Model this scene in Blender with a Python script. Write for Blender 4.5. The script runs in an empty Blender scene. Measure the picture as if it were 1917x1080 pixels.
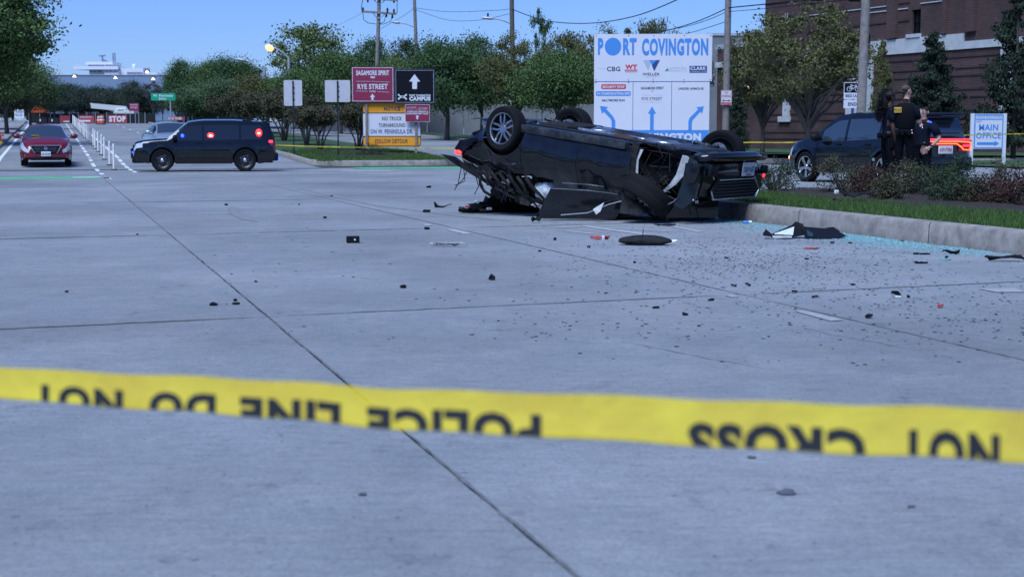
import bpy, bmesh, math, random
import numpy as np
from mathutils import Vector, Matrix, noise as mnoise
R = math.radians
PI = math.pi
scene = bpy.context.scene
COL = scene.collection

# ------------------------------------------------------------------ camera
H = 1.22                       # eye height over the pavement
F = 2770.0                     # focal length in photo pixels (1917 wide)
HZ = 252.0                     # row of the pavement plane's horizon
cam_d = bpy.data.cameras.new('camera')
cam_d.sensor_width = 36.0
cam_d.lens = 36.0 * F / 1917.0
cam_d.clip_start = 0.1
cam_d.clip_end = 6000
cam_d.dof.use_dof = True
cam_d.dof.focus_distance = 22.0
cam_d.dof.aperture_fstop = 4.2
cam = bpy.data.objects.new('camera', cam_d)
COL.objects.link(cam)
cam.location = (0, 0, H)
cam.rotation_euler = (R(90) - math.atan((540 - HZ) / F), 0, 0)
scene.camera = cam

# ------------------------------------------------------------------ sky and sun
SUN_EL, SUN_AZ = R(58.0), R(205.0)      # high, soft light from behind the camera
world = bpy.data.worlds.new('World')
scene.world = world
world.use_nodes = True
wn = world.node_tree
for n in list(wn.nodes):
    wn.nodes.remove(n)
w_out = wn.nodes.new('ShaderNodeOutputWorld')
w_bg = wn.nodes.new('ShaderNodeBackground')
w_sky = wn.nodes.new('ShaderNodeTexSky')
w_sky.sky_type = 'NISHITA'
w_sky.sun_disc = False
w_sky.sun_elevation = SUN_EL
w_sky.sun_rotation = SUN_AZ
w_sky.altitude = 0
w_sky.air_density = 1.0
w_sky.dust_density = 0.3
w_sky.ozone_density = 3.5
w_mul = wn.nodes.new('ShaderNodeMix')
w_mul.data_type = 'RGBA'
w_mul.blend_type = 'MULTIPLY'
w_mul.inputs[0].default_value = 1.0
w_mul.inputs[7].default_value = (0.76, 1.07, 1.95, 1)
wn.links.new(w_sky.outputs[0], w_mul.inputs[6])
wn.links.new(w_mul.outputs[2], w_bg.inputs[0])
w_bg.inputs[1].default_value = 0.05
wn.links.new(w_bg.outputs[0], w_out.inputs[0])

sun_d = bpy.data.lights.new('sun', 'SUN')
sun_d.energy = 2.5
sun_d.angle = R(34)
sun_d.color = (0.80, 0.97, 1.18)
sun = bpy.data.objects.new('sun', sun_d)
COL.objects.link(sun)
_sd = Vector((math.sin(SUN_AZ) * math.cos(SUN_EL), math.cos(SUN_AZ) * math.cos(SUN_EL), math.sin(SUN_EL)))
sun.rotation_euler = (_sd).to_track_quat('Z', 'Y').to_euler()
scene.view_settings.view_transform = 'Standard'
scene.view_settings.look = 'None'
scene.view_settings.exposure = 0.6
scene.view_settings.gamma = 1.0
scene.view_settings.use_curve_mapping = False

# ------------------------------------------------------------------ where things are
UX, UY = -0.296, 0.955         # the boulevard's direction on the ground
def W2(u, w):                  # road coordinates (along, across) to world
    return (UX * u + UY * w, UY * u - UX * w)
def UW(x, y):
    return (UX * x + UY * y, UY * x - UX * y)
def sstep(a, b, t):
    t = max(0.0, min(1.0, (t - a) / (b - a)))
    return t * t * (3 - 2 * t)
def zt(x, y):                  # the land: flat at the crossing, the boulevard climbs beyond it
    u, w = UW(x, y)
    rise = 0.0
    if u > 50:
        t = u - 50
        rise = 0.022 * t * min(1, t / 12) if t < 12 else 0.022 * t
        if u > 165:
            rise = 0.022 * 115
    return rise * (1 - sstep(24, 44, w))
def ztw(u, w):
    x, y = W2(u, w)
    return zt(x, y)
def at(px, py, Y):             # the point seen at a photo pixel, Y metres ahead
    s = F / Y
    return Vector(((px - 958.5) / s, Y, H + (HZ - py) / s))
def gp(px, py, z=0.0):         # the point of a level z seen at a photo pixel
    Y = (H - z) * F / (py - HZ)
    return Vector(((px - 958.5) * Y / F, Y, z))
def gx(px, Y, dz=0.0):         # on the land
    x = (px - 958.5) * Y / F
    return Vector((x, Y, zt(x, Y) + dz))

# ------------------------------------------------------------------ materials
def _sock(nd, name):
    return nd.inputs[name]
def mat(name, col, rough=0.7, metal=0.0, var=0.0, vscale=4.0, bump=0.0, bscale=30.0, emit=0.0, ecol=None,
        coat=0.0, spec=None, alpha=None, rvar=0.0, col2=None, orand=0.0, irand=0.0, bdist=0.02):
    m = bpy.data.materials.new(name)
    m.use_nodes = True
    nt = m.node_tree
    b = nt.nodes['Principled BSDF']
    c = (col[0], col[1], col[2], 1)
    b.inputs['Base Color'].default_value = c
    b.inputs['Roughness'].default_value = rough
    b.inputs['Metallic'].default_value = metal
    if coat:
        b.inputs['Coat Weight'].default_value = coat
        b.inputs['Coat Roughness'].default_value = 0.04
    if spec is not None:
        b.inputs['Specular IOR Level'].default_value = spec
    if emit:
        b.inputs['Emission Color'].default_value = (*(ecol or col), 1)
        b.inputs['Emission Strength'].default_value = emit
    tc = None
    def coords():
        nonlocal tc
        if tc is None:
            tc = nt.nodes.new('ShaderNodeTexCoord')
        return tc.outputs['Object']
    src = None
    if var or col2:
        nz = nt.nodes.new('ShaderNodeTexNoise')
        nz.inputs['Scale'].default_value = vscale
        nz.inputs['Detail'].default_value = 6
        nz.inputs['Roughness'].default_value = 0.65
        nt.links.new(coords(), nz.inputs['Vector'])
        rp = nt.nodes.new('ShaderNodeValToRGB')
        rp.color_ramp.elements[0].position = 0.3
        rp.color_ramp.elements[1].position = 0.7
        k = 1 - var
        rp.color_ramp.elements[0].color = (col[0] * k, col[1] * k, col[2] * k, 1)
        c2 = col2 or (min(1, col[0] * (1 + var)), min(1, col[1] * (1 + var)), min(1, col[2] * (1 + var)))
        rp.color_ramp.elements[1].color = (*c2, 1)
        nt.links.new(nz.outputs[0], rp.inputs[0])
        src = rp.outputs[0]
        if rvar:
            mr = nt.nodes.new('ShaderNodeMapRange')
            mr.inputs['To Min'].default_value = max(0, rough - rvar)
            mr.inputs['To Max'].default_value = min(1, rough + rvar)
            mr.inputs['From Min'].default_value = 0.3
            mr.inputs['From Max'].default_value = 0.7
            nt.links.new(nz.outputs[0], mr.inputs['Value'])
            nt.links.new(mr.outputs[0], b.inputs['Roughness'])
    if orand or irand:
        hs = nt.nodes.new('ShaderNodeHueSaturation')
        hs.inputs['Color'].default_value = c
        if src:
            nt.links.new(src, hs.inputs['Color'])
        if orand:
            oi = nt.nodes.new('ShaderNodeObjectInfo'); o_ = oi.outputs['Random']; amt = orand
        else:
            oi = nt.nodes.new('ShaderNodeNewGeometry'); o_ = oi.outputs['Random Per Island']; amt = irand
        mr = nt.nodes.new('ShaderNodeMapRange')
        mr.inputs['To Min'].default_value = 1 - amt
        mr.inputs['To Max'].default_value = 1 + amt
        nt.links.new(o_, mr.inputs['Value'])
        nt.links.new(mr.outputs[0], hs.inputs['Value'])
        src = hs.outputs[0]
    if src:
        nt.links.new(src, b.inputs['Base Color'])
    if bump:
        n2 = nt.nodes.new('ShaderNodeTexNoise')
        n2.inputs['Scale'].default_value = bscale
        n2.inputs['Detail'].default_value = 5
        nt.links.new(coords(), n2.inputs['Vector'])
        bp = nt.nodes.new('ShaderNodeBump')
        bp.inputs['Strength'].default_value = bump
        bp.inputs['Distance'].default_value = bdist
        nt.links.new(n2.outputs[0], bp.inputs['Height'])
        nt.links.new(bp.outputs[0], b.inputs['Normal'])
    return m

def concrete_mat(name, base, dark=0.66, streak=True, orand=0.05, scale=1.0):
    m = bpy.data.materials.new(name)
    m.use_nodes = True
    nt = m.node_tree; N = nt.nodes; L = nt.links
    b = N['Principled BSDF']
    b.inputs['Roughness'].default_value = 0.82
    b.inputs['Specular IOR Level'].default_value = 0.35
    geo = N.new('ShaderNodeNewGeometry')
    def nz(sc, det, rough, stretch=None, off=0):
        n = N.new('ShaderNodeTexNoise')
        n.inputs['Scale'].default_value = sc * scale
        n.inputs['Detail'].default_value = det
        n.inputs['Roughness'].default_value = rough
        mp = N.new('ShaderNodeMapping')
        mp.inputs['Rotation'].default_value = (0, 0, R(-17.2))
        mp.inputs['Location'].default_value = (off, off * .7, 0)
        if stretch:
            mp.inputs['Scale'].default_value = stretch
        L.new(geo.outputs['Position'], mp.inputs['Vector'])
        L.new(mp.outputs[0], n.inputs['Vector'])
        return n.outputs[0]
    def ramp(v, p0, p1, c0, c1):
        r = N.new('ShaderNodeValToRGB')
        r.color_ramp.elements[0].position = p0; r.color_ramp.elements[1].position = p1
        r.color_ramp.elements[0].color = (*c0, 1); r.color_ramp.elements[1].color = (*c1, 1)
        L.new(v, r.inputs[0]); return r.outputs[0]
    def mul(a, c, f=1.0):
        x = N.new('ShaderNodeMix'); x.data_type = 'RGBA'; x.blend_type = 'MULTIPLY'
        x.inputs[0].default_value = f
        L.new(a, x.inputs[6]); L.new(c, x.inputs[7]); return x.outputs[2]
    lo = tuple(c * dark for c in base)
    c = ramp(nz(0.22, 6, 0.62), 0.34, 0.64, lo, base)                             # broad traffic staining
    c = mul(c, ramp(nz(2.6, 5, 0.6, None, 7), 0.3, 0.7, (.84, .85, .88), (1.0, .985, 1.0)))
    c = mul(c, ramp(nz(0.5, 5, 0.7, None, 41), 0.35, 0.65, (.95, .98, 1.0), (1.0, .985, .985)))
    c = mul(c, ramp(nz(60, 3, 0.85, None, 3), 0.32, 0.62, (.70, .70, .72), (1.06, 1.06, 1.06)))
    c = mul(c, ramp(nz(14, 4, 0.8, None, 13), 0.36, 0.60, (.86, .86, .88), (1.03, 1.03, 1.03)))     # sand grain
    c = mul(c, ramp(nz(0.9, 4, 0.6, (1.0, 0.12, 1), 11), 0.35, 0.65, (.90, .90, .92), (1, 1, 1)))   # wheel tracks along the lane
    if streak:
        c = mul(c, ramp(nz(9, 4, 0.7, (0.35, 3.0, 1), 5), 0.42, 0.66, (1, 1, 1), (.86, .86, .87)))   # tined texture
        c = mul(c, ramp(nz(3.2, 4, 0.75, (1, 0.7, 1), 23), 0.60, 0.72, (1, 1, 1), (.68, .68, .70)))
        c = mul(c, ramp(nz(16, 3, 0.7, (0.25, 1.6, 1), 37), 0.64, 0.72, (1, 1, 1), (.58, .58, .6)))     # old oil spots
        c = mul(c, ramp(nz(24, 2, 0.6, (1, 1, 1), 29), 0.67, 0.73, (1, 1, 1), (.42, .42, .45)))
    if orand:
        hs = N.new('ShaderNodeHueSaturation'); oi = N.new('ShaderNodeObjectInfo'); mr = N.new('ShaderNodeMapRange')
        mr.inputs['To Min'].default_value = 1 - orand; mr.inputs['To Max'].default_value = 1 + orand
        L.new(oi.outputs['Random'], mr.inputs['Value']); L.new(mr.outputs[0], hs.inputs['Value'])
        L.new(c, hs.inputs['Color']); c = hs.outputs[0]
    L.new(c, b.inputs['Base Color'])
    bp = N.new('ShaderNodeBump'); bp.inputs['Strength'].default_value = 0.35; bp.inputs['Distance'].default_value = 0.004
    L.new(nz(90, 4, 0.7, (1, 1, 1), 3), bp.inputs['Height']); L.new(bp.outputs[0], b.inputs['Normal'])
    return m

def brick_mat(name, c1, c2, mortar):
    m = bpy.data.materials.new(name)
    m.use_nodes = True
    nt = m.node_tree; N = nt.nodes; L = nt.links
    b = N['Principled BSDF']; b.inputs['Roughness'].default_value = 0.9
    tc = N.new('ShaderNodeTexCoord'); sx = N.new('ShaderNodeSeparateXYZ'); cb = N.new('ShaderNodeCombineXYZ')
    ad = N.new('ShaderNodeMath'); ad.operation = 'ADD'
    L.new(tc.outputs['Object'], sx.inputs[0]); L.new(sx.outputs[0], ad.inputs[0]); L.new(sx.outputs[1], ad.inputs[1])
    L.new(ad.outputs[0], cb.inputs[0]); L.new(sx.outputs[2], cb.inputs[1])
    br = N.new('ShaderNodeTexBrick')
    br.inputs['Scale'].default_value = 1.0
    br.inputs['Brick Width'].default_value = 0.30; br.inputs['Row Height'].default_value = 0.10
    br.inputs['Mortar Size'].default_value = 0.012
    br.inputs['Color1'].default_value = (*c1, 1); br.inputs['Color2'].default_value = (*c2, 1); br.inputs['Mortar'].default_value = (*mortar, 1)
    L.new(cb.outputs[0], br.inputs['Vector'])
    nz = N.new('ShaderNodeTexNoise'); nz.inputs['Scale'].default_value = 0.5; nz.inputs['Detail'].default_value = 6
    L.new(tc.outputs['Object'], nz.inputs['Vector'])
    rp = N.new('ShaderNodeValToRGB'); rp.color_ramp.elements[0].position = .3; rp.color_ramp.elements[1].position = .7
    rp.color_ramp.elements[0].color = (.6, .6, .62, 1); rp.color_ramp.elements[1].color = (1.1, 1.05, 1.05, 1)
    L.new(nz.outputs[0], rp.inputs[0])
    mx = N.new('ShaderNodeMix'); mx.data_type = 'RGBA'; mx.blend_type = 'MULTIPLY'; mx.inputs[0].default_value = 1
    L.new(br.outputs[0], mx.inputs[6]); L.new(rp.outputs[0], mx.inputs[7]); L.new(mx.outputs[2], b.inputs['Base Color'])
    bp = N.new('ShaderNodeBump'); bp.inputs['Strength'].default_value = .6; bp.inputs['Distance'].default_value = .01; bp.invert = True
    L.new(br.outputs[1], bp.inputs['Height']); L.new(bp.outputs[0], b.inputs['Normal'])
    return m

M = {}
M['slab'] = concrete_mat('concrete_slab', (.405, .405, .385))
M['road'] = concrete_mat('concrete_road', (.395, .395, .375), orand=0)
M['walk'] = concrete_mat('sidewalk_concrete', (.40, .375, .35), streak=False)
M['kerb'] = mat('kerb_concrete', (.24, .205, .18), .9, var=.22, vscale=5.5, bump=.6, bscale=60, bdist=.006, col2=(.40, .35, .31))
M['joint'] = mat('joint_sealant', (.03, .03, .033), .85)
M['white_paint'] = mat('road_paint_white', (.74, .74, .74), .7, var=.18, vscale=9)
M['scuff'] = mat('pavement_scuff', (.35, .345, .34), .85, var=.2, vscale=14)
M['dirt'] = mat('joint_dirt', (.15, .15, .15), .95, var=.4, vscale=9)
M['skid'] = mat('tyre_mark', (.225, .225, .22), .85, var=.16, vscale=5)
M['worn_paint'] = mat('road_paint_worn', (.44, .44, .44), .8, var=.2, vscale=14)
M['green_paint'] = mat('bike_lane_green', (.10, .42, .19), .75, var=.25, vscale=1.6)
M['soil'] = mat('ground_soil', (.045, .05, .03), .95, var=.4, vscale=.4, bump=.6, bscale=4)
M['grass'] = mat('lawn_base', (.035, .075, .022), .95, var=.35, vscale=1.5, bump=.8, bscale=25, bdist=.03)
M['blade'] = mat('grass_blade', (.070, .125, .030), .7, irand=.45, spec=.2)
M['mulch'] = mat('mulch', (.040, .026, .021), .95, var=.5, vscale=22, bump=1.0, bscale=55, bdist=.03)
M['bark'] = mat('bark', (.085, .07, .058), .95, var=.35, vscale=9, bump=.7, bscale=22)
M['bark_pale'] = mat('bark_pale', (.17, .13, .115), .9, var=.3, vscale=9, bump=.5, bscale=22)
def leaf(name, c, r=.30):
    return mat(name, c, .75, irand=r, spec=.2)
M['leaf_green'] = leaf('leaf_green', (.088, .140, .044))
M['leaf_deep'] = leaf('leaf_deep', (.062, .110, .040))
M['leaf_blue'] = leaf('leaf_blue_green', (.085, .135, .062))
M['leaf_light'] = leaf('leaf_light', (.125, .165, .058))
M['leaf_olive'] = leaf('leaf_olive', (.112, .114, .042))
M['leaf_rust'] = leaf('leaf_rust', (.078, .074, .040))
M['leaf_far'] = leaf('leaf_far', (.052, .072, .050))
M['leaf_grey'] = leaf('leaf_grey', (.10, .10, .10))
M['needle'] = leaf('needle', (.034, .048, .030))
M['leaf_red'] = leaf('shrub_red', (.072, .038, .028))
M['leaf_bush'] = leaf('shrub_green', (.040, .060, .028))
M['wood_pole'] = mat('pole_wood', (.24, .205, .18), .9, var=.3, vscale=6, bump=.6, bscale=30)
M['wood_dark'] = mat('pole_wood_dark', (.12, .095, .085), .9, var=.3, vscale=6)
M['sign_white'] = mat('sign_white', (.70, .68, .70), .45, var=.03, vscale=1.2)
M['vinyl'] = mat('board_white', (.70, .67, .70), .4, var=.03, vscale=.8)
M['aluminium'] = mat('aluminium_back', (.60, .56, .56), .5, metal=.25, var=.1, vscale=4)
M['blue_print'] = mat('print_blue', (.065, .26, .62), .5)
M['navy_print'] = mat('print_navy', (.025, .06, .20), .5)
M['grey_print'] = mat('print_grey', (.45, .47, .55), .5)
M['dark_print'] = mat('print_dark', (.04, .04, .07), .5)
M['red_print'] = mat('print_red', (.62, .045, .06), .5)
M['maroon'] = mat('sign_maroon', (.26, .022, .062), .45, var=.08, vscale=2)
M['sign_black'] = mat('sign_black', (.006, .007, .011), .6, spec=.15)
M['orange_sign'] = mat('sign_orange', (.90, .35, .010), .45)
M['green_sign'] = mat('sign_green', (.0, .33, .17), .45)
M['black_metal'] = mat('black_metal', (.012, .014, .02), .4)
M['galv'] = mat('galvanised', (.42, .44, .46), .5, metal=.4)
M['paint_black'] = mat('car_paint_black', (.004, .0045, .006), .22, coat=1.0, spec=.12)
M['paint_wreck'] = mat('wreck_paint', (.0025, .003, .005), .3, coat=1.0, spec=.08, bump=.22, bscale=3.0, bdist=.06, var=.2, vscale=6, col2=(.008, .009, .011))
M['paint_dark'] = mat('car_paint_dark_blue', (.003, .004, .005), .25, coat=1.0, spec=.12)
M['paint_red'] = mat('car_paint_maroon', (.16, .010, .020), .25, coat=1.0, spec=.12)
M['paint_silver'] = mat('car_paint_silver', (.42, .45, .48), .3, metal=.5, coat=.6)
M['seam'] = mat('panel_seam', (.003, .003, .003), .9)
M['plastic'] = mat('black_plastic', (.007, .007, .009), .6, spec=.2)
M['glass_dark'] = mat('tinted_glass', (.011, .014, .019), .05, spec=.8)
M['glass_sky'] = mat('windscreen_glass', (.03, .045, .055), .04, spec=1.0, coat=1)
M['tyre'] = mat('tyre_rubber', (.010, .010, .011), .85, spec=.15, bump=.5, bscale=60, bdist=.004)
M['rim'] = mat('alloy_rim', (.40, .41, .44), .28, metal=.9)
M['rim_dark'] = mat('steel_rim', (.02, .02, .022), .4)
M['chrome'] = mat('chrome', (.75, .76, .78), .15, metal=1.0)
M['under'] = mat('underbody', (.012, .014, .018), .42, var=.7, vscale=5, col2=(.05, .052, .058), rvar=.25, bump=.7, bscale=9, bdist=.03)
M['wet'] = mat('bare_metal', (.35, .37, .42), .25, metal=.8, var=.35, vscale=6, bump=.3, bscale=12)
M['rusty'] = mat('rusty_metal', (.05, .028, .020), .8, var=.5, vscale=7, bump=.5)
M['grime'] = mat('grimy_plastic', (.010, .010, .011), .75, var=.6, vscale=9, col2=(.034, .032, .031), spec=.2, bump=.6, bscale=30)
M['liner'] = mat('white_bent_panel', (.50, .47, .44), .6, var=.5, vscale=6, col2=(.66, .65, .64), bump=.3)
M['airbag'] = mat('airbag_fabric', (.72, .73, .72), .8, var=.15, vscale=5, bump=.8, bscale=9, bdist=.03)
M['lamp_clear'] = mat('headlamp_lens', (.55, .57, .60), .15, coat=1.0)
M['lamp_red'] = mat('tail_lamp_red', (.30, .01, .015), .2, coat=1.0)
M['em_red'] = mat('lit_red', (1, .05, .04), .4, emit=5, ecol=(1, .012, .01))
M['em_red_soft'] = mat('lit_red_soft', (1, .05, .05), .4, emit=1.6, ecol=(1, .03, .06))
M['em_pink'] = mat('lit_pink', (1, .3, .3), .4, emit=2, ecol=(1, .12, .12))
M['em_white'] = mat('lit_white', (1, .8, .75), .4, emit=5, ecol=(1, .55, .42))
M['em_blue'] = mat('lit_blue', (.05, .1, 1), .4, emit=6, ecol=(.008, .03, 1))
M['em_orange'] = mat('lit_sodium', (1, .45, .15), .4, emit=1.9, ecol=(1, .36, .13))
M['em_bar'] = mat('lit_tail_bar', (1, .2, .06), .4, emit=2.6, ecol=(1, .10, .02))
M['em_warm'] = mat('lit_warm', (1, .75, .5), .4, emit=2.2, ecol=(1, .72, .42))
M['em_amber'] = mat('lit_amber', (1, .5, .1), .4, emit=3, ecol=(1, .25, .03))
M['cloth'] = mat('uniform_navy', (.0045, .005, .008), .85, spec=.1, bump=.5, bscale=20, bdist=.02)
M['shirt'] = mat('uniform_shirt', (.006, .009, .020), .85, spec=.1, bump=.5, bscale=20, bdist=.02)
M['vest'] = mat('black_vest', (.006, .0065, .009), .8, spec=.1, bump=.4, bscale=40)
M['skin_dark'] = mat('skin_dark', (.085, .040, .028), .6)
M['skin_fair'] = mat('skin_fair', (.50, .27, .20), .6)
M['hair_black'] = mat('hair_black', (.006, .005, .006), .7)
M['hair_brown'] = mat('hair_brown', (.085, .060, .050), .8)
M['tape'] = mat('tape_yellow', (.80, .58, .03), .45, var=.12, vscale=9, bump=.3, bscale=22, bdist=.01)
M['tape_near'] = mat('tape_yellow_film', (1.0, .66, .02), .4, var=.14, vscale=7, bump=.5, bscale=18, bdist=.012)
M['tape_near'].node_tree.nodes['Principled BSDF'].inputs['Alpha'].default_value = .86
M['tape_ink'] = mat('tape_ink', (.018, .018, .02), .6)
M['brick'] = brick_mat('brick', (.098, .042, .036), (.066, .029, .028), (.15, .11, .10))
M['brick_dark'] = brick_mat('brick_dark', (.055, .024, .025), (.045, .02, .022), (.09, .065, .06))
M['stone_white'] = mat('painted_stone', (.50, .48, .47), .8, var=.12, vscale=1.2, col2=(.62, .61, .60))
M['rail_yellow'] = mat('rail_yellow', (.75, .42, .03), .5)
M['wall_grey'] = mat('precast_wall', (.20, .20, .205), .9, var=.15, vscale=.5)
M['roof_grey'] = mat('roof_grey', (.42, .42, .45), .8, var=.1, vscale=.3)
M['warehouse'] = mat('warehouse_siding_hazed', (.20, .27, .37), .8, var=.08, vscale=.05)  # pale blue distance haze is mixed into the wall colour
M['ship_white'] = mat('ship_white', (.80, .80, .84), .5)
M['ship_grey'] = mat('ship_window', (.18, .22, .32), .4)
M['crane_white'] = mat('crane_white', (.62, .60, .56), .5)
M['delin'] = mat('delineator_white', (.78, .74, .66), .5)
M['safety_orange'] = mat('safety_orange', (.62, .09, .03), .5)
M['mesh_black'] = mat('fence_fabric', (.010, .010, .012), .9)
M['rust_red'] = mat('banner_red', (.42, .05, .055), .6)
M['chip'] = mat('plastic_chip', (.006, .006, .007), .7, spec=.2, irand=.6)
M['teal'] = mat('glass_crumb', (.17, .36, .37), .5, irand=.4, spec=.5)
M['cloth_junk'] = mat('torn_fabric', (.006, .008, .009), .9, spec=.1, bump=.8, bscale=14, bdist=.03)

# ------------------------------------------------------------------ mesh helpers
class MB:
    def __init__(self):
        self.v = []; self.f = []; self.m = []; self.mats = []; self.cur = 0
    def use(self, m):
        if m not in self.mats:
            self.mats.append(m)
        self.cur = self.mats.index(m); return self
    def add(self, vs, fs):
        o = len(self.v)
        self.v.extend([tuple(p) for p in vs])
        self.f.extend([tuple(i + o for i in f) for f in fs])
        self.m.extend([self.cur] * len(fs)); return self
    def box(self, c, s, rot=None):
        hx, hy, hz = s[0] / 2, s[1] / 2, s[2] / 2
        vs = [Vector((x, y, z)) for x in (-hx, hx) for y in (-hy, hy) for z in (-hz, hz)]
        if rot is not None:
            vs = [rot @ p for p in vs]
        vs = [p + Vector(c) for p in vs]
        return self.add(vs, [(0, 1, 3, 2), (4, 6, 7, 5), (0, 4, 5, 1), (2, 3, 7, 6), (0, 2, 6, 4), (1, 5, 7, 3)])
    def rbox(self, c, s, b=.02, rot=None):     # chamfered box: three crossing rings of 24 vertices
        hx, hy, hz = s[0] / 2, s[1] / 2, s[2] / 2
        b = min(b, hx * .9, hy * .9, hz * .9)
        bm = bmesh.new()
        bmesh.ops.create_cube(bm, size=1)
        for v in bm.verts:
            v.co = Vector((v.co.x * 2 * hx, v.co.y * 2 * hy, v.co.z * 2 * hz))
        bmesh.ops.bevel(bm, geom=list(bm.edges), offset=b, segments=2, affect='EDGES', profile=.6)
        bm.verts.ensure_lookup_table()
        vs = [v.co.copy() for v in bm.verts]
        fs = [tuple(v.index for v in f.verts) for f in bm.faces]
        bm.free()
        if rot is not None:
            vs = [rot @ p for p in vs]
        return self.add([p + Vector(c) for p in vs], fs)
    def tube(self, pts, r, n=8, caps=True):
        pts = [Vector(p) for p in pts]
        rs = r if isinstance(r, (list, tuple)) else [r] * len(pts)
        vs = []; fs = []; prev = None
        for i, p in enumerate(pts):
            d = (pts[min(i + 1, len(pts) - 1)] - pts[max(i - 1, 0)])
            d = d.normalized() if d.length > 1e-9 else Vector((0, 0, 1))
            if prev is None:
                a = Vector((1, 0, 0)) if abs(d.x) < .8 else Vector((0, 1, 0))
                e1 = d.cross(a).normalized()
            else:
                e1 = (prev - d * prev.dot(d)).normalized()
            prev = e1
            e2 = d.cross(e1)
            for k in range(n):
                t = 2 * PI * k / n
                vs.append(p + (e1 * math.cos(t) + e2 * math.sin(t)) * rs[i])
        for i in range(len(pts) - 1):
            for k in range(n):
                a = i * n + k; b_ = i * n + (k + 1) % n
                fs.append((a, b_, b_ + n, a + n))
        if caps:
            fs.append(tuple(range(n - 1, -1, -1)))
            fs.append(tuple(range((len(pts) - 1) * n, len(pts) * n)))
        return self.add(vs, fs)
    def lathe(self, prof, n=24, axis='Z', c=(0, 0, 0), close=False):
        vs = []; fs = []
        for (r, h) in prof:
            for k in range(n):
                t = 2 * PI * k / n
                x, y = r * math.cos(t), r * math.sin(t)
                p = (x, y, h) if axis == 'Z' else ((x, h, y) if axis == 'Y' else (h, x, y))
                vs.append((p[0] + c[0], p[1] + c[1], p[2] + c[2]))
        m = len(prof)
        for i in range(m if close else m - 1):
            for k in range(n):
                a = i * n + k; b_ = i * n + (k + 1) % n
                c_ = ((i + 1) % m) * n + (k + 1) % n; d_ = ((i + 1) % m) * n + k
                fs.append((a, b_, c_, d_))
        return self.add(vs, fs)
    def prism(self, pts, d0, d1, axis='Y'):    # polygon in (x,z) pushed along y, or in (x,y) pushed along z
        n = len(pts)
        def P(p, d):
            return (p[0], d, p[1]) if axis == 'Y' else (p[0], p[1], d)
        vs = [P(p, d0) for p in pts] + [P(p, d1) for p in pts]
        fs = [tuple(range(n)), tuple(range(2 * n - 1, n - 1, -1))]
        fs += [(i, i + n, (i + 1) % n + n, (i + 1) % n) for i in range(n)]
        return self.add(vs, fs)
    def blob(self, c, s, seed=0, amp=.2, sub=2, freq=2.0, rot=None):
        bm = bmesh.new(); bmesh.ops.create_icosphere(bm, subdivisions=sub, radius=1)
        vs = []
        for v in bm.verts:
            k = 1 + amp * mnoise.noise(v.co * freq + Vector((seed * 7.1, seed * 3.3, seed)))
            p = Vector((v.co.x * s[0] * k, v.co.y * s[1] * k, v.co.z * s[2] * k))
            if rot is not None:
                p = rot @ p
            vs.append(p + Vector(c))
        bm.verts.index_update()
        fs = [tuple(v.index for v in f.verts) for f in bm.faces]; bm.free()
        return self.add(vs, fs)
    def xf(self, fn):
        self.v = [tuple(fn(Vector(p))) for p in self.v]; return self
    def build(self, name, material=None, parent=None, smooth=False, loc=None, rot=None, fix=True):
        me = bpy.data.meshes.new(name)
        me.from_pydata(self.v, [], self.f)
        ms = [material] if material is not None else self.mats
        for m_ in ms:
            me.materials.append(M[m_] if isinstance(m_, str) else m_)
        if material is None and len(self.mats) > 1:
            me.polygons.foreach_set('material_index', self.m)
        if fix and len(self.f) < 60000:
            bm = bmesh.new(); bm.from_mesh(me)
            bmesh.ops.recalc_face_normals(bm, faces=list(bm.faces))
            bm.to_mesh(me); bm.free()
        if smooth:
            me.polygons.foreach_set('use_smooth', [True] * len(me.polygons))
            if smooth != True:
                try:
                    me.set_sharp_from_angle(angle=R(smooth))
                except Exception:
                    pass
        me.update()
        o = bpy.data.objects.new(name, me)
        COL.objects.link(o)
        if parent is not None:
            o.parent = parent
        if loc is not None:
            o.location = loc
        if rot is not None:
            o.rotation_euler = rot
        return o

def empty(name, loc=(0, 0, 0), rz=0.0):
    o = bpy.data.objects.new(name, None)
    o.empty_display_size = .2
    COL.objects.link(o); o.location = loc; o.rotation_euler = (0, 0, rz)
    return o
def tag(o, label=None, cat=None, group=None, kind=None):
    if label: o['label'] = label
    if cat: o['category'] = cat
    if group: o['group'] = group
    if kind: o['kind'] = kind
    return o
KIDS = {}
def kids(o):
    return [c for c in COL.objects if c.parent is o]
def copy_tree(o, parent=None, kidmap=None):
    if kidmap is None:
        kidmap = {}
        for c in COL.objects:
            if c.parent is not None:
                kidmap.setdefault(c.parent.name, []).append(c)
    c = o.copy(); COL.objects.link(c)
    if parent is not None: c.parent = parent
    for ch in kidmap.get(o.name, []):
        copy_tree(ch, c, kidmap)
    return c
def smooth_interp(pts, x):
    if x <= pts[0][0]: return pts[0][1]
    if x >= pts[-1][0]: return pts[-1][1]
    for i in range(len(pts) - 1):
        if pts[i][0] <= x <= pts[i + 1][0]:
            t = (x - pts[i][0]) / (pts[i + 1][0] - pts[i][0])
            return pts[i][1] + (pts[i + 1][1] - pts[i][1]) * t

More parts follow.
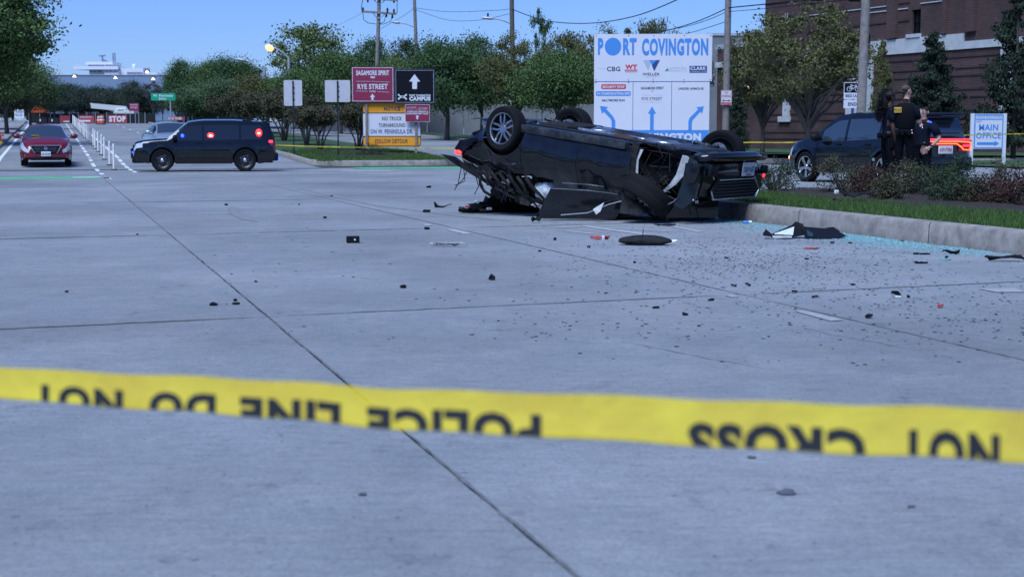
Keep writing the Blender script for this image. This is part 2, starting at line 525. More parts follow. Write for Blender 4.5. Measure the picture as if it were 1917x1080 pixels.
# ---- lettering: the built-in font turned into thin solid letters
_txt = {}
def text_geo(s, bold):
    key = (s, bold)
    if key in _txt: return _txt[key]
    cu = bpy.data.curves.new('t', 'FONT'); cu.body = s; cu.size = 1; cu.offset = bold; cu.resolution_u = 3
    cu.space_character = 1.0 + bold * 2.5
    ob = bpy.data.objects.new('t', cu); COL.objects.link(ob)
    bpy.context.view_layer.update()
    dg = bpy.context.evaluated_depsgraph_get()
    me = bpy.data.meshes.new_from_object(ob.evaluated_get(dg))
    v = np.array([tuple(p.co) for p in me.vertices]); f = [tuple(p.vertices) for p in me.polygons]
    bpy.data.objects.remove(ob); bpy.data.curves.remove(cu); bpy.data.meshes.remove(me)
    v[:, 0] -= v[:, 0].min(); v[:, 1] -= v[:, 1].min()
    w, h = v[:, 0].max(), v[:, 1].max()
    v[:, 0] /= w; v[:, 1] /= h
    _txt[key] = (v, f); return _txt[key]

class Flat:                    # draws on a vertical board in measured units: x right, y down, k metres per unit
    def __init__(self, parent, k, x0, yb, y=0.0, kz=None):
        self.p = parent; self.k = k; self.kz = kz or k; self.x0 = x0; self.yb = yb; self.y = y
    def xy(self, a, b):
        return ((a - self.x0) * self.k, (self.yb - b) * self.kz)
    def poly(self, name, pts, m, lay=1, th=.004):
        b = MB(); b.prism([self.xy(*p) for p in pts], self.y - .004 * lay, self.y - .004 * (lay - 1) + .001 + th * 0)
        return b.build(name, m, self.p)
    def rect(self, name, x0, y0, x1, y1, m, lay=1, r=0):
        if r:
            pts = []
            for cx, cy, a0 in ((x1 - r, y0 + r, -90), (x1 - r, y1 - r, 0), (x0 + r, y1 - r, 90), (x0 + r, y0 + r, 180)):
                for i in range(5):
                    a = R(a0 + 22.5 * i); pts.append((cx + r * math.cos(a), cy + r * math.sin(a)))
            return self.poly(name, pts, m, lay)
        return self.poly(name, [(x0, y0), (x1, y0), (x1, y1), (x0, y1)], m, lay)
    def disc(self, name, cx, cy, r, m, lay=1, ry=None):
        ry = ry or r
        return self.poly(name, [(cx + r * math.cos(2 * PI * i / 32), cy + ry * math.sin(2 * PI * i / 32)) for i in range(32)], m, lay)
    def text(self, s, x0, y0, x1, y1, m, lay=1, bold=.02, name='lettering'):
        v, f = text_geo(s, bold)
        a = self.xy(x0, y1); c = self.xy(x1, y0)
        vs = [(a[0] + p[0] * (c[0] - a[0]), self.y - .004 * lay, a[1] + p[1] * (c[1] - a[1])) for p in v]
        b = MB(); b.add(vs, f)
        return b.build(name, m, self.p, fix=False)
    def line(self, name, pts, w, m, lay=1):
        b = MB()
        for i in range(len(pts) - 1):
            p, q = Vector(self.xy(*pts[i])), Vector(self.xy(*pts[i + 1]))
            d = (q - p).normalized(); n = Vector((-d.y, d.x)) * w * self.k / 2
            y0, y1 = self.y - .004 * lay, self.y
            b.prism([p + n, q + n, q - n, p - n], y0 - .0003 * i, y1)
        return b.build(name, m, self.p)
# ================================================================== THE SETTING
def sheet(name, us, ws, dz, m, fz=ztw, kind='structure', skew=0.0):
    b = MB(); nu, nw = len(us), len(ws)
    vs = []
    for u in us:
        for w in ws:
            x, y = W2(u + skew * (w - 1.36), w)
            vs.append((x, y, fz(u, w) + dz))
    fs = [(i * nw + j, i * nw + j + 1, (i + 1) * nw + j + 1, (i + 1) * nw + j) for i in range(nu - 1) for j in range(nw - 1)]
    b.add(vs, fs)
    o = b.build(name, m)
    if kind: o['kind'] = kind
    for p in o.data.polygons: p.use_smooth = True
    return o
def fr(a, b, st):
    n = max(1, int(round((b - a) / st)))
    return [a + (b - a) * i / n for i in range(n + 1)]
# wide ground, out to the horizon
g_us = [-60, -30, -8] + fr(50, 62, 1) + fr(66, 165, 5) + [170, 200, 260, 400, 900, 2500]
g_ws = [-2500, -600, -200, -80, -40, -20, -10, -5, 0, 5, 9, 15.5, 20, 24, 28, 32, 36, 40, 44, 60, 120, 400, 1500, 2500]
ground = sheet('ground', g_us, g_ws, -.045, 'soil')
# dark bedding under the concrete of the crossing (shows in the joints)
bed = sheet('road_bed', [-14, 52.9], [-40, 60], -.022, 'joint')
# --- concrete slabs, one object each, with a recessed joint all round
random.seed(4)
u_edges = [-16, -7.4, 1.3, 9.94, 18.5, 27.6, 36.2, 44.8, 52.98]
cols = [(-2.35, 1.36), (1.36, 5.02), (5.02, 9.35)]
road = sheet('road', [-30, -16.02], [-2.35, 9.35], -.004, 'road')
def slab(u0, u1, w0, w1, gap=.0085):
    pts = []
    def edge(p, q):
        n = max(1, int((Vector(q) - Vector(p)).length / .22))
        for i in range(n):
            t = i / n
            j = .0035 if 0 < i else 0
            pts.append((p[0] + (q[0] - p[0]) * t + random.uniform(-j, j), p[1] + (q[1] - p[1]) * t + random.uniform(-j, j)))
    a, b_, c, d = (u0 + gap, w0 + gap), (u0 + gap, w1 - gap), (u1 - gap, w1 - gap), (u1 - gap, w0 + gap)
    edge(a, b_); edge(b_, c); edge(c, d); edge(d, a)
    P = [W2(u + .084 * (w - 1.36), w) for u, w in pts]
    b = MB(); b.prism(P[::-1], -.02, random.uniform(-.0012, .0012), axis='Z')
    o = b.build('slab', 'slab', road)
    return o
for i in range(len(u_edges) - 1):
    cc = list(cols)
    if u_edges[i] >= 27: cc = [(-22, -14.5), (-14.5, -8.4), (-8.4, -2.35)] + cc + [(9.35, 12.4), (12.4, 15.5), (15.5, 19.7), (19.7, 24), (24, 31), (31, 38)]
    elif u_edges[i] < 27: cc = cc + [(15.6, 19.7), (19.7, 24)]
    for (w0, w1) in cc:
        slab(u_edges[i], u_edges[i + 1], w0, w1)
# roads that climb away beyond the crossing
ro_us = [53.0, 54.2] + fr(55, 62, 1) + fr(66, 170, 4)
sheet('road', ro_us, [-2.35, .0, 2.4, 4.6, 7, 9.3], .0, 'road')
sheet('road', ro_us, [15.6, 18, 21, 24], .0, 'road')
sheet('road', [50, 54.9], [-40, -22.1], -.002, 'road')
sheet('road', [27, 54.9], [38.1, 60], -.002, 'road')
sheet('road', [27, 50], [-60, -22.1], -.002, 'road')
# --- kerbs
def kerb(path, h, wd, name='kerb', side=1, seg=1.0, m='kerb'):
    # path in (u,w); the face with the road lies on the path, the body to its left (side=1) or right
    P = []
    for i in range(len(path) - 1):
        a, c = Vector(path[i]), Vector(path[i + 1]); n = max(1, int((c - a).length / seg))
        P += [a + (c - a) * k / n for k in range(n)]
    P.append(Vector(path[-1]))
    prof = [(0, -.05), (.012, h - .03), (.035, h), (wd, h + .01), (wd, -.05)]
    vs = []; fs = []
    for i, p in enumerate(P):
        d = (P[min(i + 1, len(P) - 1)] - P[max(i - 1, 0)]).normalized()
        n = Vector((-d.y, d.x)) * side
        for (o_, z) in prof:
            q = p + n * o_
            x, y = W2(q.x, q.y)
            vs.append((x, y, zt(x, y) + z))
    k = len(prof)
    for i in range(len(P) - 1):
        for j in range(k - 1):
            fs.append((i * k + j, i * k + j + 1, (i + 1) * k + j + 1, (i + 1) * k + j))
    b = MB(); b.add(vs, fs); o = b.build(name, m, smooth=35); o['kind'] = 'structure'
    return o
def arc(cu, cw, r, a0, a1, n=8):
    return [(cu + r * math.cos(R(a0 + (a1 - a0) * i / n)), cw + r * math.sin(R(a0 + (a1 - a0) * i / n))) for i in range(n + 1)]
KH = .235
NU = 24.3       # nose of the near median
near_path = [(-16, 9.4)] + [(NU - 2.8, 9.4)] + arc(NU - 2.8, 12.2, 2.8, -90, 90, 14)[1:] + [(-16, 15.0)]
def split_path(path, step, gap):
    P = [Vector(q) for q in path]; out = []; cur = [P[0]]; left = step
    for i in range(len(P) - 1):
        a, c = P[i], P[i + 1]; d = (c - a); ln = d.length; d = d / ln; t = 0
        while ln - t > left:
            t += left; q = a + d * t; cur.append(q - d * gap / 2); out.append(cur); cur = [q + d * gap / 2]; left = step
        left -= ln - t; cur.append(c)
    out.append(cur); return out
kroot = None
for seg_ in split_path(near_path, 3.05, .014):
    k_ = kerb([tuple(q) for q in seg_], KH + random.uniform(-.003, .003), .17, side=1, seg=.5, name='kerb' if kroot is None else 'kerbstone')
    if kroot is None: kroot = k_
    else:
        k_.parent = kroot; del k_['kind']
far_path = [(168, 9.4), (57.6, 9.4)] + arc(57.6, 11.2, 1.8, 270, 180, 6)[1:] + [(55.8, 13.6)] + arc(57.4, 13.9, 1.6, 180, 90, 6) + [(168, 15.5)]
kerb(far_path, .16, .17, side=-1, seg=1.5)
kerb([(168, -2.35), (60, -2.35)] + arc(60, -8, 5.65, 90, 180, 8), .14, .16, side=1, seg=1.5)
kerb([(168, 24.0), (62, 24.0)] + arc(62, 30, 6, 270, 180, 8) + [(56, 44)], .14, .17, side=-1, seg=1.5)
kerb([(22, 60), (22, 30)] + [(18, 25.5), (14, 24)] + [(-14, 24.0)], .12, .17, side=1)
# kerb_joint lines are shallow saw cuts
# --- lawns, mulch
def patch(name, poly_fn, us, ws, dz, m, bumpy=0, kind='structure', fz=ztw):
    vs = []; fs = []; nw = len(ws)
    for u in us:
        lo, hi = poly_fn(u)
        for w in ws:
            ww = lo + (hi - lo) * w
            x, y = W2(u, ww)
            k = math.sin(PI * w) ** .5 if 0 < w < 1 else 0
            z = fz(u, ww) + dz + bumpy * k * (.6 + mnoise.noise(Vector((x * 1.3, y * 1.3, 0))) + .35 * mnoise.noise(Vector((x * 6, y * 6, 3))))
            vs.append((x, y, z))
    fs = [(i * nw + j, i * nw + j + 1, (i + 1) * nw + j + 1, (i + 1) * nw + j) for i in range(len(us) - 1) for j in range(nw - 1)]
    b = MB(); b.add(vs, fs); o = b.build(name, m); o['kind'] = kind
    for p in o.data.polygons: p.use_smooth = True
    return o
def med_lim(u):
    if u <= NU - 2.8: return (9.52, 14.88)
    t = min(1, (u - (NU - 2.8)) / 2.68)
    h = 2.68 * math.sqrt(max(0, 1 - t * t))
    return (12.2 - h, 12.2 + h)
un = fr(-15, NU - 2.8, .5) + [NU - 2.8 + 2.68 * math.sin(R(a)) for a in range(6, 91, 6)]
patch('lawn', med_lim, un, [i / 14 for i in range(15)], KH - .03, 'grass', .03)
def mulch_lim(u):
    lo = 11.35 + .12 * math.sin(u * .9) - (.25 if u > 16 else 0)
    hi = 14.55
    if u > 21.0:
        t = min(1, (u - 21.0) / 2.3); k = math.sqrt(max(0, 1 - t * t))
        m_ = 12.7; lo = m_ - (m_ - lo) * k; hi = m_ + (hi - m_) * k
    return (lo, hi)
patch('mulch_bed', mulch_lim, fr(2, 21, .2) + [21 + 2.3 * math.sin(R(a)) for a in range(6, 91, 6)], [i / 26 for i in range(27)], KH + .02, 'mulch', .07)
patch('lawn', lambda u: (9.53, 15.37) if u > 57.6 else (9.53 + (57.6 - u) * .6, 15.37 - (57.6 - u) * .6), fr(55.95, 168, 1.2), [i / 6 for i in range(7)], .13, 'grass', .06)
patch('mulch_bed', lambda u: (10.6 + .2 * math.sin(u), 14.4) , fr(58.6, 64.5, .4), [i / 8 for i in range(9)], .17, 'mulch', .06)
patch('sidewalk', lambda u: (-4.9, -2.51), fr(64, 168, 3), [0, .5, 1], .14, 'walk', 0)
patch('lawn', lambda u: (-30, -4.9), fr(62, 168, 3), [i / 5 for i in range(6)], .10, 'grass', .1)
patch('lawn', lambda u: (24.17, 75), fr(62, 190, 4), [i / 16 for i in range(17)], .12, 'grass', .1)
patch('lawn', lambda u: (24.17, 75), fr(-30, 14, 3), [i / 12 for i in range(13)], .10, 'grass', .05)
patch('lawn', lambda u: (33, 75) , fr(22.2, 62, 3), [i / 12 for i in range(13)], .06, 'grass', .05)
patch('sidewalk', lambda u: (27.0, 28.8), fr(-20, 13, 3), [0, 1], .20, 'walk', 0)

# --- painted markings
def stripe(u0, u1, w0, w1, m, name='lane_marking', lab=None, dz=.006, st=2.0, skew=0):
    us = fr(u0, u1, st)
    o = sheet(name, us, [w0, w1], dz, m, kind='structure', skew=skew)
    return o
stripe(56, 166, -2.02, -1.88, 'white_paint')
for k in range(28):
    u = 42.4 + k * 4.4
    stripe(u, u + (2.9 if k > 2 else 1.3 + .5 * k), 1.40, 1.53, 'white_paint')
stripe(42.0, 43.6, 1.40, 1.56, 'white_paint')
for k in range(5):
    stripe(49.0 + k * 2.6, 50.8 + k * 2.6, 2.5, 2.64, 'white_paint')
stripe(62, 166, 2.52, 2.64, 'white_paint')
for k in range(9): stripe(66 + k * 11, 69 + k * 11, 6.0, 6.12, 'white_paint')
for k in range(9): stripe(60 + k * 11, 63 + k * 11, 19.8, 19.92, 'white_paint')
stripe(60, 166, 16.1, 16.2, 'white_paint')
stripe(42.6, 44.6, -6.5, 1.25, 'green_paint', 'bike_lane_paint', skew=.02)
stripe(43.7, 44.2, .55, 1.35, 'white_paint', skew=.02, dz=.010)
stripe(51.4, 53.2, 10.4, 15.4, 'green_paint', 'bike_lane_paint', skew=.02)
stripe(48.6, 49.3, 9.2, 10.9, 'worn_paint')
for k in range(6): stripe(46.2, 46.6, 2.0 + k * 1.4, 2.9 + k * 1.4, 'worn_paint')
def mark_px(pts, m='white_paint', name='lane_marking', z=.006):
    b = MB(); P = [gp(px, py, 0) for px, py in pts]; P = [(p.x, p.y, z) for p in P]
    b.add(P, [tuple(range(len(P)))]); o = b.build(name, m); o['kind'] = 'structure'; return o
mark_px([(835, 430), (850, 430), (886, 438), (870, 438)], 'worn_paint')
mark_px([(791, 419.6), (803, 419.6), (810, 422), (797, 422)], 'worn_paint')
mark_px([(1040, 425), (1085, 423.5), (1090, 424.6), (1044, 426.2)], 'worn_paint')
mark_px([(1085, 423), (1100, 423), (1220, 439), (1200, 439)], 'worn_paint')
mark_px([(1050, 432), (1064, 432), (1120, 438), (1105, 438)], 'worn_paint')
mark_px([(1140, 427), (1150, 427), (1262, 433.5), (1250, 433.8)], 'worn_paint')
mark_px([(1255, 424), (1264, 424), (1320, 434), (1308, 434.4)], 'worn_paint')
mark_px([(1490, 584), (1510, 583), (1585, 601), (1560, 603)], 'scuff')
mark_px([(1835, 542), (1905, 540), (1925, 548), (1870, 548)], 'scuff')
mark_px([(1360, 554), (1375, 553), (1388, 557), (1372, 558)], 'scuff')
# dirt packed along the joints, old tyre marks and cracks
def ribbon(name, pts, wd, m, seed, z=.0035, jit=.4, step=.12):
    rg = random.Random(seed); vs = []; P = [Vector(q) for q in pts]; out = []
    for i in range(len(P) - 1):
        n = max(1, int((P[i + 1] - P[i]).length / step)); out += [P[i].lerp(P[i + 1], k / n) for k in range(n)]
    out.append(P[-1])
    for i, q in enumerate(out):
        d = (out[min(i + 1, len(out) - 1)] - out[max(i - 1, 0)]).normalized(); n = Vector((-d.y, d.x)); tp = min(1, i / 5, (len(out) - 1 - i) / 5)
        a, c = wd / 2 * tp * (1 + rg.uniform(-jit, jit)) + .001, wd / 2 * tp * (1 + rg.uniform(-jit, jit)) + .001
        vs += [(q.x + n.x * a, q.y + n.y * a, z), (q.x - n.x * c, q.y - n.y * c, z)]
    b = MB(); b.add(vs, [(2 * i, 2 * i + 1, 2 * i + 3, 2 * i + 2) for i in range(len(out) - 1)]); o = b.build(name, m); o['kind'] = 'structure'; return o
for i, u in enumerate([9.94, 18.5, 27.6, 36.2]):
    for (w0, w1) in ((-2.2, 1.3), (1.42, 4.95), (5.1, 9.2)):
        ribbon('joint_dirt', [W2(u + .084 * (w0 - 1.36), w0), W2(u + .084 * (w1 - 1.36), w1)], .036 if u < 12 else .05, 'dirt', i * 7 + int(w0), jit=.7)
for (a, c) in ((3, 9.8), (10.1, 18.3), (18.7, 27.4), (27.8, 36)): 
    ribbon('joint_dirt', [W2(a, 5.02), W2(c, 5.02)], .018, 'dirt', int(a), jit=.8)
    ribbon('joint_dirt', [W2(a, 1.36), W2(c, 1.36)], .013, 'dirt', int(a) + 50, jit=.8)
def pxs_(L): return [gp(*q).xy for q in L]
ribbon('tyre_mark', pxs_([(434, 386), (440, 400), (462, 410), (482, 415)]), .16, 'skid', 5, jit=.2)
ribbon('tyre_mark', pxs_([(560, 352), (700, 384), (860, 404), (960, 414)]), .14, 'skid', 6, jit=.15)
for k, L in enumerate([[(1160, 640), (1300, 668), (1480, 700)], [(1480, 610), (1620, 640), (1760, 662)]]):
    L2 = []
    rg_ = random.Random(k)
    for i in range(len(L) - 1):
        for q in range(5): L2.append((L[i][0] + (L[i + 1][0] - L[i][0]) * q / 5 + rg_.uniform(-5, 5), L[i][1] + (L[i + 1][1] - L[i][1]) * q / 5 + rg_.uniform(-1.5, 1.5)))
    ribbon('crack', pxs_(L2), .005, 'dirt', 30 + k, jit=.6, step=.05)

# --- grass blades on the near median's edge, along kerb and lawn (nobody could count them)
def blades(name, n, ufn, h0, h1, label, seed, wd=.0045, z0=KH):
    rng = np.random.default_rng(seed)
    u, w = ufn(rng, n)
    x = UX * u + UY * w; y = UY * u - UX * w
    a = rng.uniform(0, 2 * PI, n); h = rng.uniform(h0, h1, n); lean = rng.uniform(0, .7, n) * h; la = rng.uniform(0, 2 * PI, n)
    z = np.full(n, z0) + np.array([zt(float(p), float(q)) for p, q in zip(x, y)]) if z0 != KH else np.full(n, z0)
    v = np.zeros((n, 3, 3))
    v[:, 0] = np.stack([x - np.cos(a) * wd, y - np.sin(a) * wd, z], 1)
    v[:, 1] = np.stack([x + np.cos(a) * wd, y + np.sin(a) * wd, z], 1)
    v[:, 2] = np.stack([x + np.cos(la) * lean, y + np.sin(la) * lean, z + h], 1)
    me = bpy.data.meshes.new(name)
    me.vertices.add(n * 3); me.vertices.foreach_set('co', v.reshape(-1))
    me.loops.add(n * 3); me.loops.foreach_set('vertex_index', np.arange(n * 3, dtype=np.int32))
    me.polygons.add(n); me.polygons.foreach_set('loop_start', np.arange(0, n * 3, 3, dtype=np.int32))
    me.materials.append(M['blade']); me.update(calc_edges=True)
    o = bpy.data.objects.new(name, me); COL.objects.link(o)
    tag(o, label, 'grass', kind='stuff'); return o
def ufn_near(rng, n):
    u = rng.uniform(4, 24.0, n)
    w = 9.56 + (11.5 - 9.56) * rng.uniform(0, 1, n) ** 1.1
    k = np.clip((u - (NU - 2.8)) / 2.7, 0, 1); lo = 12.2 - 2.62 * np.sqrt(1 - k * k)
    w = np.maximum(w, lo + rng.uniform(0, .6, n))
    return u, w
blades('grass', 75000, ufn_near, .03, .085, 'mown green grass along the raised kerb of the near median', 1)
blades('grass', 12000, lambda rng, n: (rng.uniform(6, 23, n), rng.uniform(14.45, 14.85, n)), .04, .10, 'thin strip of grass behind the shrubs of the near median', 2)
blades('grass', 26000, lambda rng, n: (rng.uniform(55.9, 66, n), rng.uniform(9.7, 15.2, n)), .05, .13, 'green grass on the nose of the far median below the brown signs', 3, wd=.012, z0=.14)

# ================================================================== VEGETATION
def leaf_mesh(name, centers, sig, per, leaf, seed, m, flat=.6):
    rng = np.random.default_rng(seed)
    nC = len(centers); n = nC * per
    c = np.repeat(np.array(centers, float), per, 0)
    sg = np.repeat(np.array(sig, float).reshape(-1, 1), per, 0)
    d = rng.normal(0, 1, (n, 3)); d[:, 2] *= flat
    p = c + d * sg
    a = rng.normal(0, 1, (n, 3)); a /= np.linalg.norm(a, axis=1, keepdims=True)
    t = rng.normal(0, 1, (n, 3)); b = np.cross(a, t); b /= np.linalg.norm(b, axis=1, keepdims=True)
    s = leaf * rng.uniform(.6, 1.35, (n, 1))
    v = np.zeros((n, 4, 3))
    v[:, 0] = p + a * s; v[:, 1] = p + b * s * .55; v[:, 2] = p - a * s; v[:, 3] = p - b * s * .55
    me = bpy.data.meshes.new(name)
    me.vertices.add(n * 4); me.vertices.foreach_set('co', v.reshape(-1))
    me.loops.add(n * 4); me.loops.foreach_set('vertex_index', np.arange(n * 4, dtype=np.int32))
    me.polygons.add(n); me.polygons.foreach_set('loop_start', np.arange(0, n * 4, 4, dtype=np.int32))
    me.materials.append(M[m]); me.update(calc_edges=True)
    return me
def crown_centers(rng, n, zc, rx, rz, lobes=7, squash=1.0):
    L = []
    lob = [(Vector((rng.gauss(0, 1), rng.gauss(0, 1), rng.gauss(0, .8))).normalized(), rng.uniform(.55, 1.0)) for _ in range(lobes)]
    while len(L) < n:
        d = Vector((rng.gauss(0, 1), rng.gauss(0, 1), rng.gauss(0, 1)))
        if d.length < 1e-3: continue
        d.normalize()
        k = .48
        for l, s in lob:
            k = max(k, s * (.4 + .6 * max(0, d.dot(l)) ** 1.5) + .0)
        r = k * rng.uniform(.25, 1) ** .5
        L.append((d.x * rx * r, d.y * rx * r, zc + d.z * rz * r))
    return L
def limbs(b, rng, cs, n, z0, r0, zf=.34, bend=.03):
    for c in rng.sample(cs, min(n, len(cs))):
        s = Vector((0, 0, z0 + rng.uniform(0, max(0.02, zf - z0))))
        e = Vector(c)
        mid = s.lerp(e, .5) + Vector((rng.uniform(-bend, bend), rng.uniform(-bend, bend), rng.uniform(-.01, .05)))
        b.tube([s, s.lerp(mid, .5) + Vector((0, 0, .012)), mid, e], [r0, r0 * .75, r0 * .5, r0 * .15], 6, caps=False)
PROTO = {}
ORD = ['first', 'second', 'third', 'fourth', 'fifth', 'sixth', 'seventh', 'eighth', 'ninth', 'tenth', 'eleventh', 'twelfth', 'thirteenth', 'fourteenth', 'fifteenth', 'sixteenth', 'seventeenth', 'eighteenth', 'nineteenth', 'twentieth', 'twenty first', 'twenty second', 'twenty third']
def proto_broad(key, seed, n, per, leaf, zc=.62, rx=.46, rz=.38, sig=.052, m='leaf_green', bark='bark', nl=14, lobes=8, trunk=.02, zf=.36):
    rng = random.Random(seed)
    cs = crown_centers(rng, n, zc, rx, rz, lobes)
    cm = leaf_mesh('crown', cs, [sig * rng.uniform(.5, 1.6) for _ in cs], per, leaf, seed, m)
    b = MB()
    b.tube([(0, 0, -.02), (.004, .002, .06), (-.004, .004, .2), (.0, .0, .34), (.01, 0, .6)], [trunk * 1.3, trunk, trunk * .85, trunk * .7, trunk * .25], 8)
    limbs(b, rng, cs, nl, .18, trunk * .55, zf)
    t = b.build('trunk', bark, smooth=True)
    tm = t.data; bpy.data.objects.remove(t)
    PROTO[key] = (cm, tm)
def proto_multi(key, seed, n, per, leaf, m, bark='bark_pale'):
    rng = random.Random(seed)
    cs = crown_centers(rng, n, .68, .50, .31, 6)
    cm = leaf_mesh('crown', cs, [.06] * len(cs), per, leaf, seed, m)
    b = MB()
    for k in range(7):
        a = 2 * PI * k / 7 + rng.uniform(-.3, .3)
        d = rng.uniform(.14, .28)
        e = Vector((math.cos(a) * d, math.sin(a) * d, .55))
        b.tube([(math.cos(a) * .02, math.sin(a) * .02, -.02), e * .45 + Vector((math.cos(a) * -.02, 0, .02)), e, e * 1.35], [.016, .013, .010, .004], 6)
    limbs(b, rng, cs, 10, .3, .007)
    t = b.build('trunk', bark, smooth=True); tm = t.data; bpy.data.objects.remove(t)
    PROTO[key] = (cm, tm)
def proto_conifer(key, seed, m, per=26, leaf=.02, droop=.12, w=.27, gap=.0, nlev=22):
    rng = random.Random(seed); cs = []; sg = []; b = MB()
    b.tube([(0, 0, -.02), (0.005, 0, .3), (0, .005, .7), (0, 0, .985)], [.022, .018, .01, .003], 8)
    for i in range(nlev):
        z = .10 + .88 * i / (nlev - 1)
        r = w * (1 - z) ** .75 * rng.uniform(.7, 1.15) + .02
        nb = max(3, int(9 * (1 - z) + 3))
        for k in range(nb):
            if rng.random() < gap: continue
            a = rng.uniform(0, 2 * PI); rr = r * rng.uniform(.7, 1.15)
            tip = Vector((math.cos(a) * rr, math.sin(a) * rr, z - droop * rr + rng.uniform(-.01, .02)))
            b.tube([(0, 0, z), (tip.x * .5, tip.y * .5, z + .01), tip], [.005, .004, .0015], 4, caps=False)
            for q in (.35, .6, .8, 1.0):
                cs.append((tip.x * q, tip.y * q, z + (tip.z - z) * q)); sg.append(.012 + .016 * (1 - z) + .004)
    cm = leaf_mesh('crown', cs, sg, per, leaf, seed, m, flat=.55)
    t = b.build('trunk', 'bark', smooth=True); tm = t.data; bpy.data.objects.remove(t)
    PROTO[key] = (cm, tm)
proto_broad('broadA', 11, 120, 240, .0105, sig=.062, lobes=11)
proto_broad('broadB', 12, 110, 260, .0105, sig=.066, lobes=9, zc=.56, rz=.44)
proto_broad('broadC', 13, 100, 260, .011, sig=.064, lobes=13, zc=.58, rz=.42)
proto_broad('bigleft', 14, 260, 230, .0095, zc=.58, rx=.5, rz=.42, sig=.045, lobes=10, trunk=.024)
proto_broad('airy', 15, 70, 120, .0125, zc=.66, rx=.42, rz=.34, sig=.038, nl=44, lobes=12, trunk=.018, zf=.5)
proto_broad('locust', 16, 105, 150, .0105, zc=.64, rx=.55, rz=.36, sig=.036, nl=60, lobes=12, trunk=.020, zf=.42)
proto_broad('thin', 17, 34, 90, .014, zc=.68, rx=.34, rz=.3, sig=.030, nl=30, lobes=8, trunk=.014, zf=.5)
proto_multi('myrtleA', 21, 75, 170, .017, 'leaf_rust')
proto_multi('myrtleB', 22, 70, 170, .018, 'leaf_rust')
proto_conifer('spruceA', 31, 'needle', per=30, leaf=.013)
proto_conifer('spruceB', 32, 'needle', per=44, leaf=.015, gap=.12, droop=-.02, w=.40, nlev=22)
proto_conifer('pine', 33, 'needle', per=46, leaf=.012, gap=.22, droop=-.15, w=.36, nlev=20)
proto_broad('hedge', 34, 150, 170, .014, zc=.50, rx=.48, rz=.50, sig=.06, lobes=9, nl=6)
def tree(key, px, Y, top, wpx, m, label, group=None, name='tree', wz=.84, base=None, rz=None, seed=[0]):
    p = gx(px, Y) if base is None else base
    seed[0] += 1; rr = random.Random(seed[0] * 77)
    s = F / p.y
    hgt = H + (HZ - top) / s - p.z
    t = empty(name, p, rr.uniform(0, 6.28) if rz is None else rz)
    wid = wpx / s / wz
    t.scale = (wid, wid, hgt)
    cm, tm = PROTO[key]
    c = bpy.data.objects.new('crown', cm); COL.objects.link(c); c.parent = t
    if m and cm.materials[0] is not M[m]:
        c.material_slots[0].link = 'OBJECT'; c.material_slots[0].material = M[m]
    k = bpy.data.objects.new('trunk', tm); COL.objects.link(k); k.parent = t
    tag(t, label, 'tree', group); return t
# left side of the boulevard
tree('bigleft', -62, 76, -95, 330, 'leaf_green', 'huge dark green tree filling the upper left corner beside the red sedan\'s lane')
tree('broadA', 18, 96, 60, 170, 'leaf_green', 'mid green tree below and right of the huge corner tree')
tree('broadC', 62, 118, 112, 125, 'leaf_deep', 'dark rounded tree at the right edge of the left hand row')
tree('broadB', -10, 110, 120, 190, 'leaf_rust', 'low dull green tree under the huge corner tree')
tree('broadB', 108, 150, 148, 90, 'leaf_far', 'bluish green tree standing just left of the grey warehouse wall')
G = 'dark trees beyond the fence at the end of the road'
for i, (px, Y, tp, w_, k_) in enumerate([(128, 205, 150, 95, 'broadA'), (158, 222, 162, 90, 'broadC'), (196, 230, 154, 110, 'broadB'), (232, 214, 160, 80, 'broadA'), (255, 200, 147, 66, 'broadC'), (282, 210, 164, 80, 'broadB'), (338, 196, 160, 90, 'broadA'), (92, 190, 160, 90, 'broadA')]):
    tree(k_, px, Y, tp, w_, 'leaf_far', ['dark tree left of the crane boom tip', 'dark tree right above the crane boom tip', 'dark tree above the middle of the crane boom', 'dark tree above the crane cab', 'darker taller tree right of the crane cab', 'dark tree behind the small maroon sign', 'dark tree behind the green street name sign', 'dark tree at the left end of the wood behind the site fence'][i], G)
for i, (px, tp) in enumerate([(292, 150), (309, 158)]):
    tree('thin', px, 190, tp, 60, 'leaf_grey', ['grey bare twiggy tree left of the green street name sign', 'grey bare twiggy tree right above the green street name sign'][i])
tree('broadC', 352, 150, 106, 84, 'leaf_deep', 'dark round tree at the left end of the skyline right of the ship')
tree('broadA', 400, 142, 103, 96, 'leaf_green', 'green tree between the dark round tree and the leaning lamp arm')
tree('broadB', 452, 135, 92, 120, 'leaf_deep', 'wide green tree behind the pale street lamp arm')
tree('broadA', 418, 112, 138, 120, 'leaf_blue', 'bluish green tree above the police car bonnet')
tree('broadC', 372, 120, 150, 130, 'leaf_blue', 'low bluish green tree right of the green street name sign')
tree('broadB', 505, 104, 128, 130, 'leaf_olive', 'olive green tree below the glowing sodium lamp')
tree('airy', 592, 116, 30, 190, 'leaf_light', 'tall light green tree with sky showing through behind the two blank signs')
tree('broadA', 570, 100, 118, 130, 'leaf_green', 'green tree behind the left blank sign')
tree('broadB', 640, 108, 78, 130, 'leaf_green', 'green tree rising behind the right blank sign')
tree('broadC', 692, 112, 62, 110, 'leaf_deep', 'green tree at the foot of the crossarm pole')
tree('broadA', 735, 102, 92, 110, 'leaf_light', 'yellowish green tree behind the black campus sign')
tree('airy', 770, 128, 58, 90, 'needle', 'dark pine showing its ragged top beside the thin lamp pole')
tree('broadB', 838, 92, 50, 185, 'leaf_deep', 'broad dark green tree right of the black campus sign')
tree('broadC', 902, 99, 56, 130, 'leaf_deep', 'dark green tree left of the pole with the street lamp')
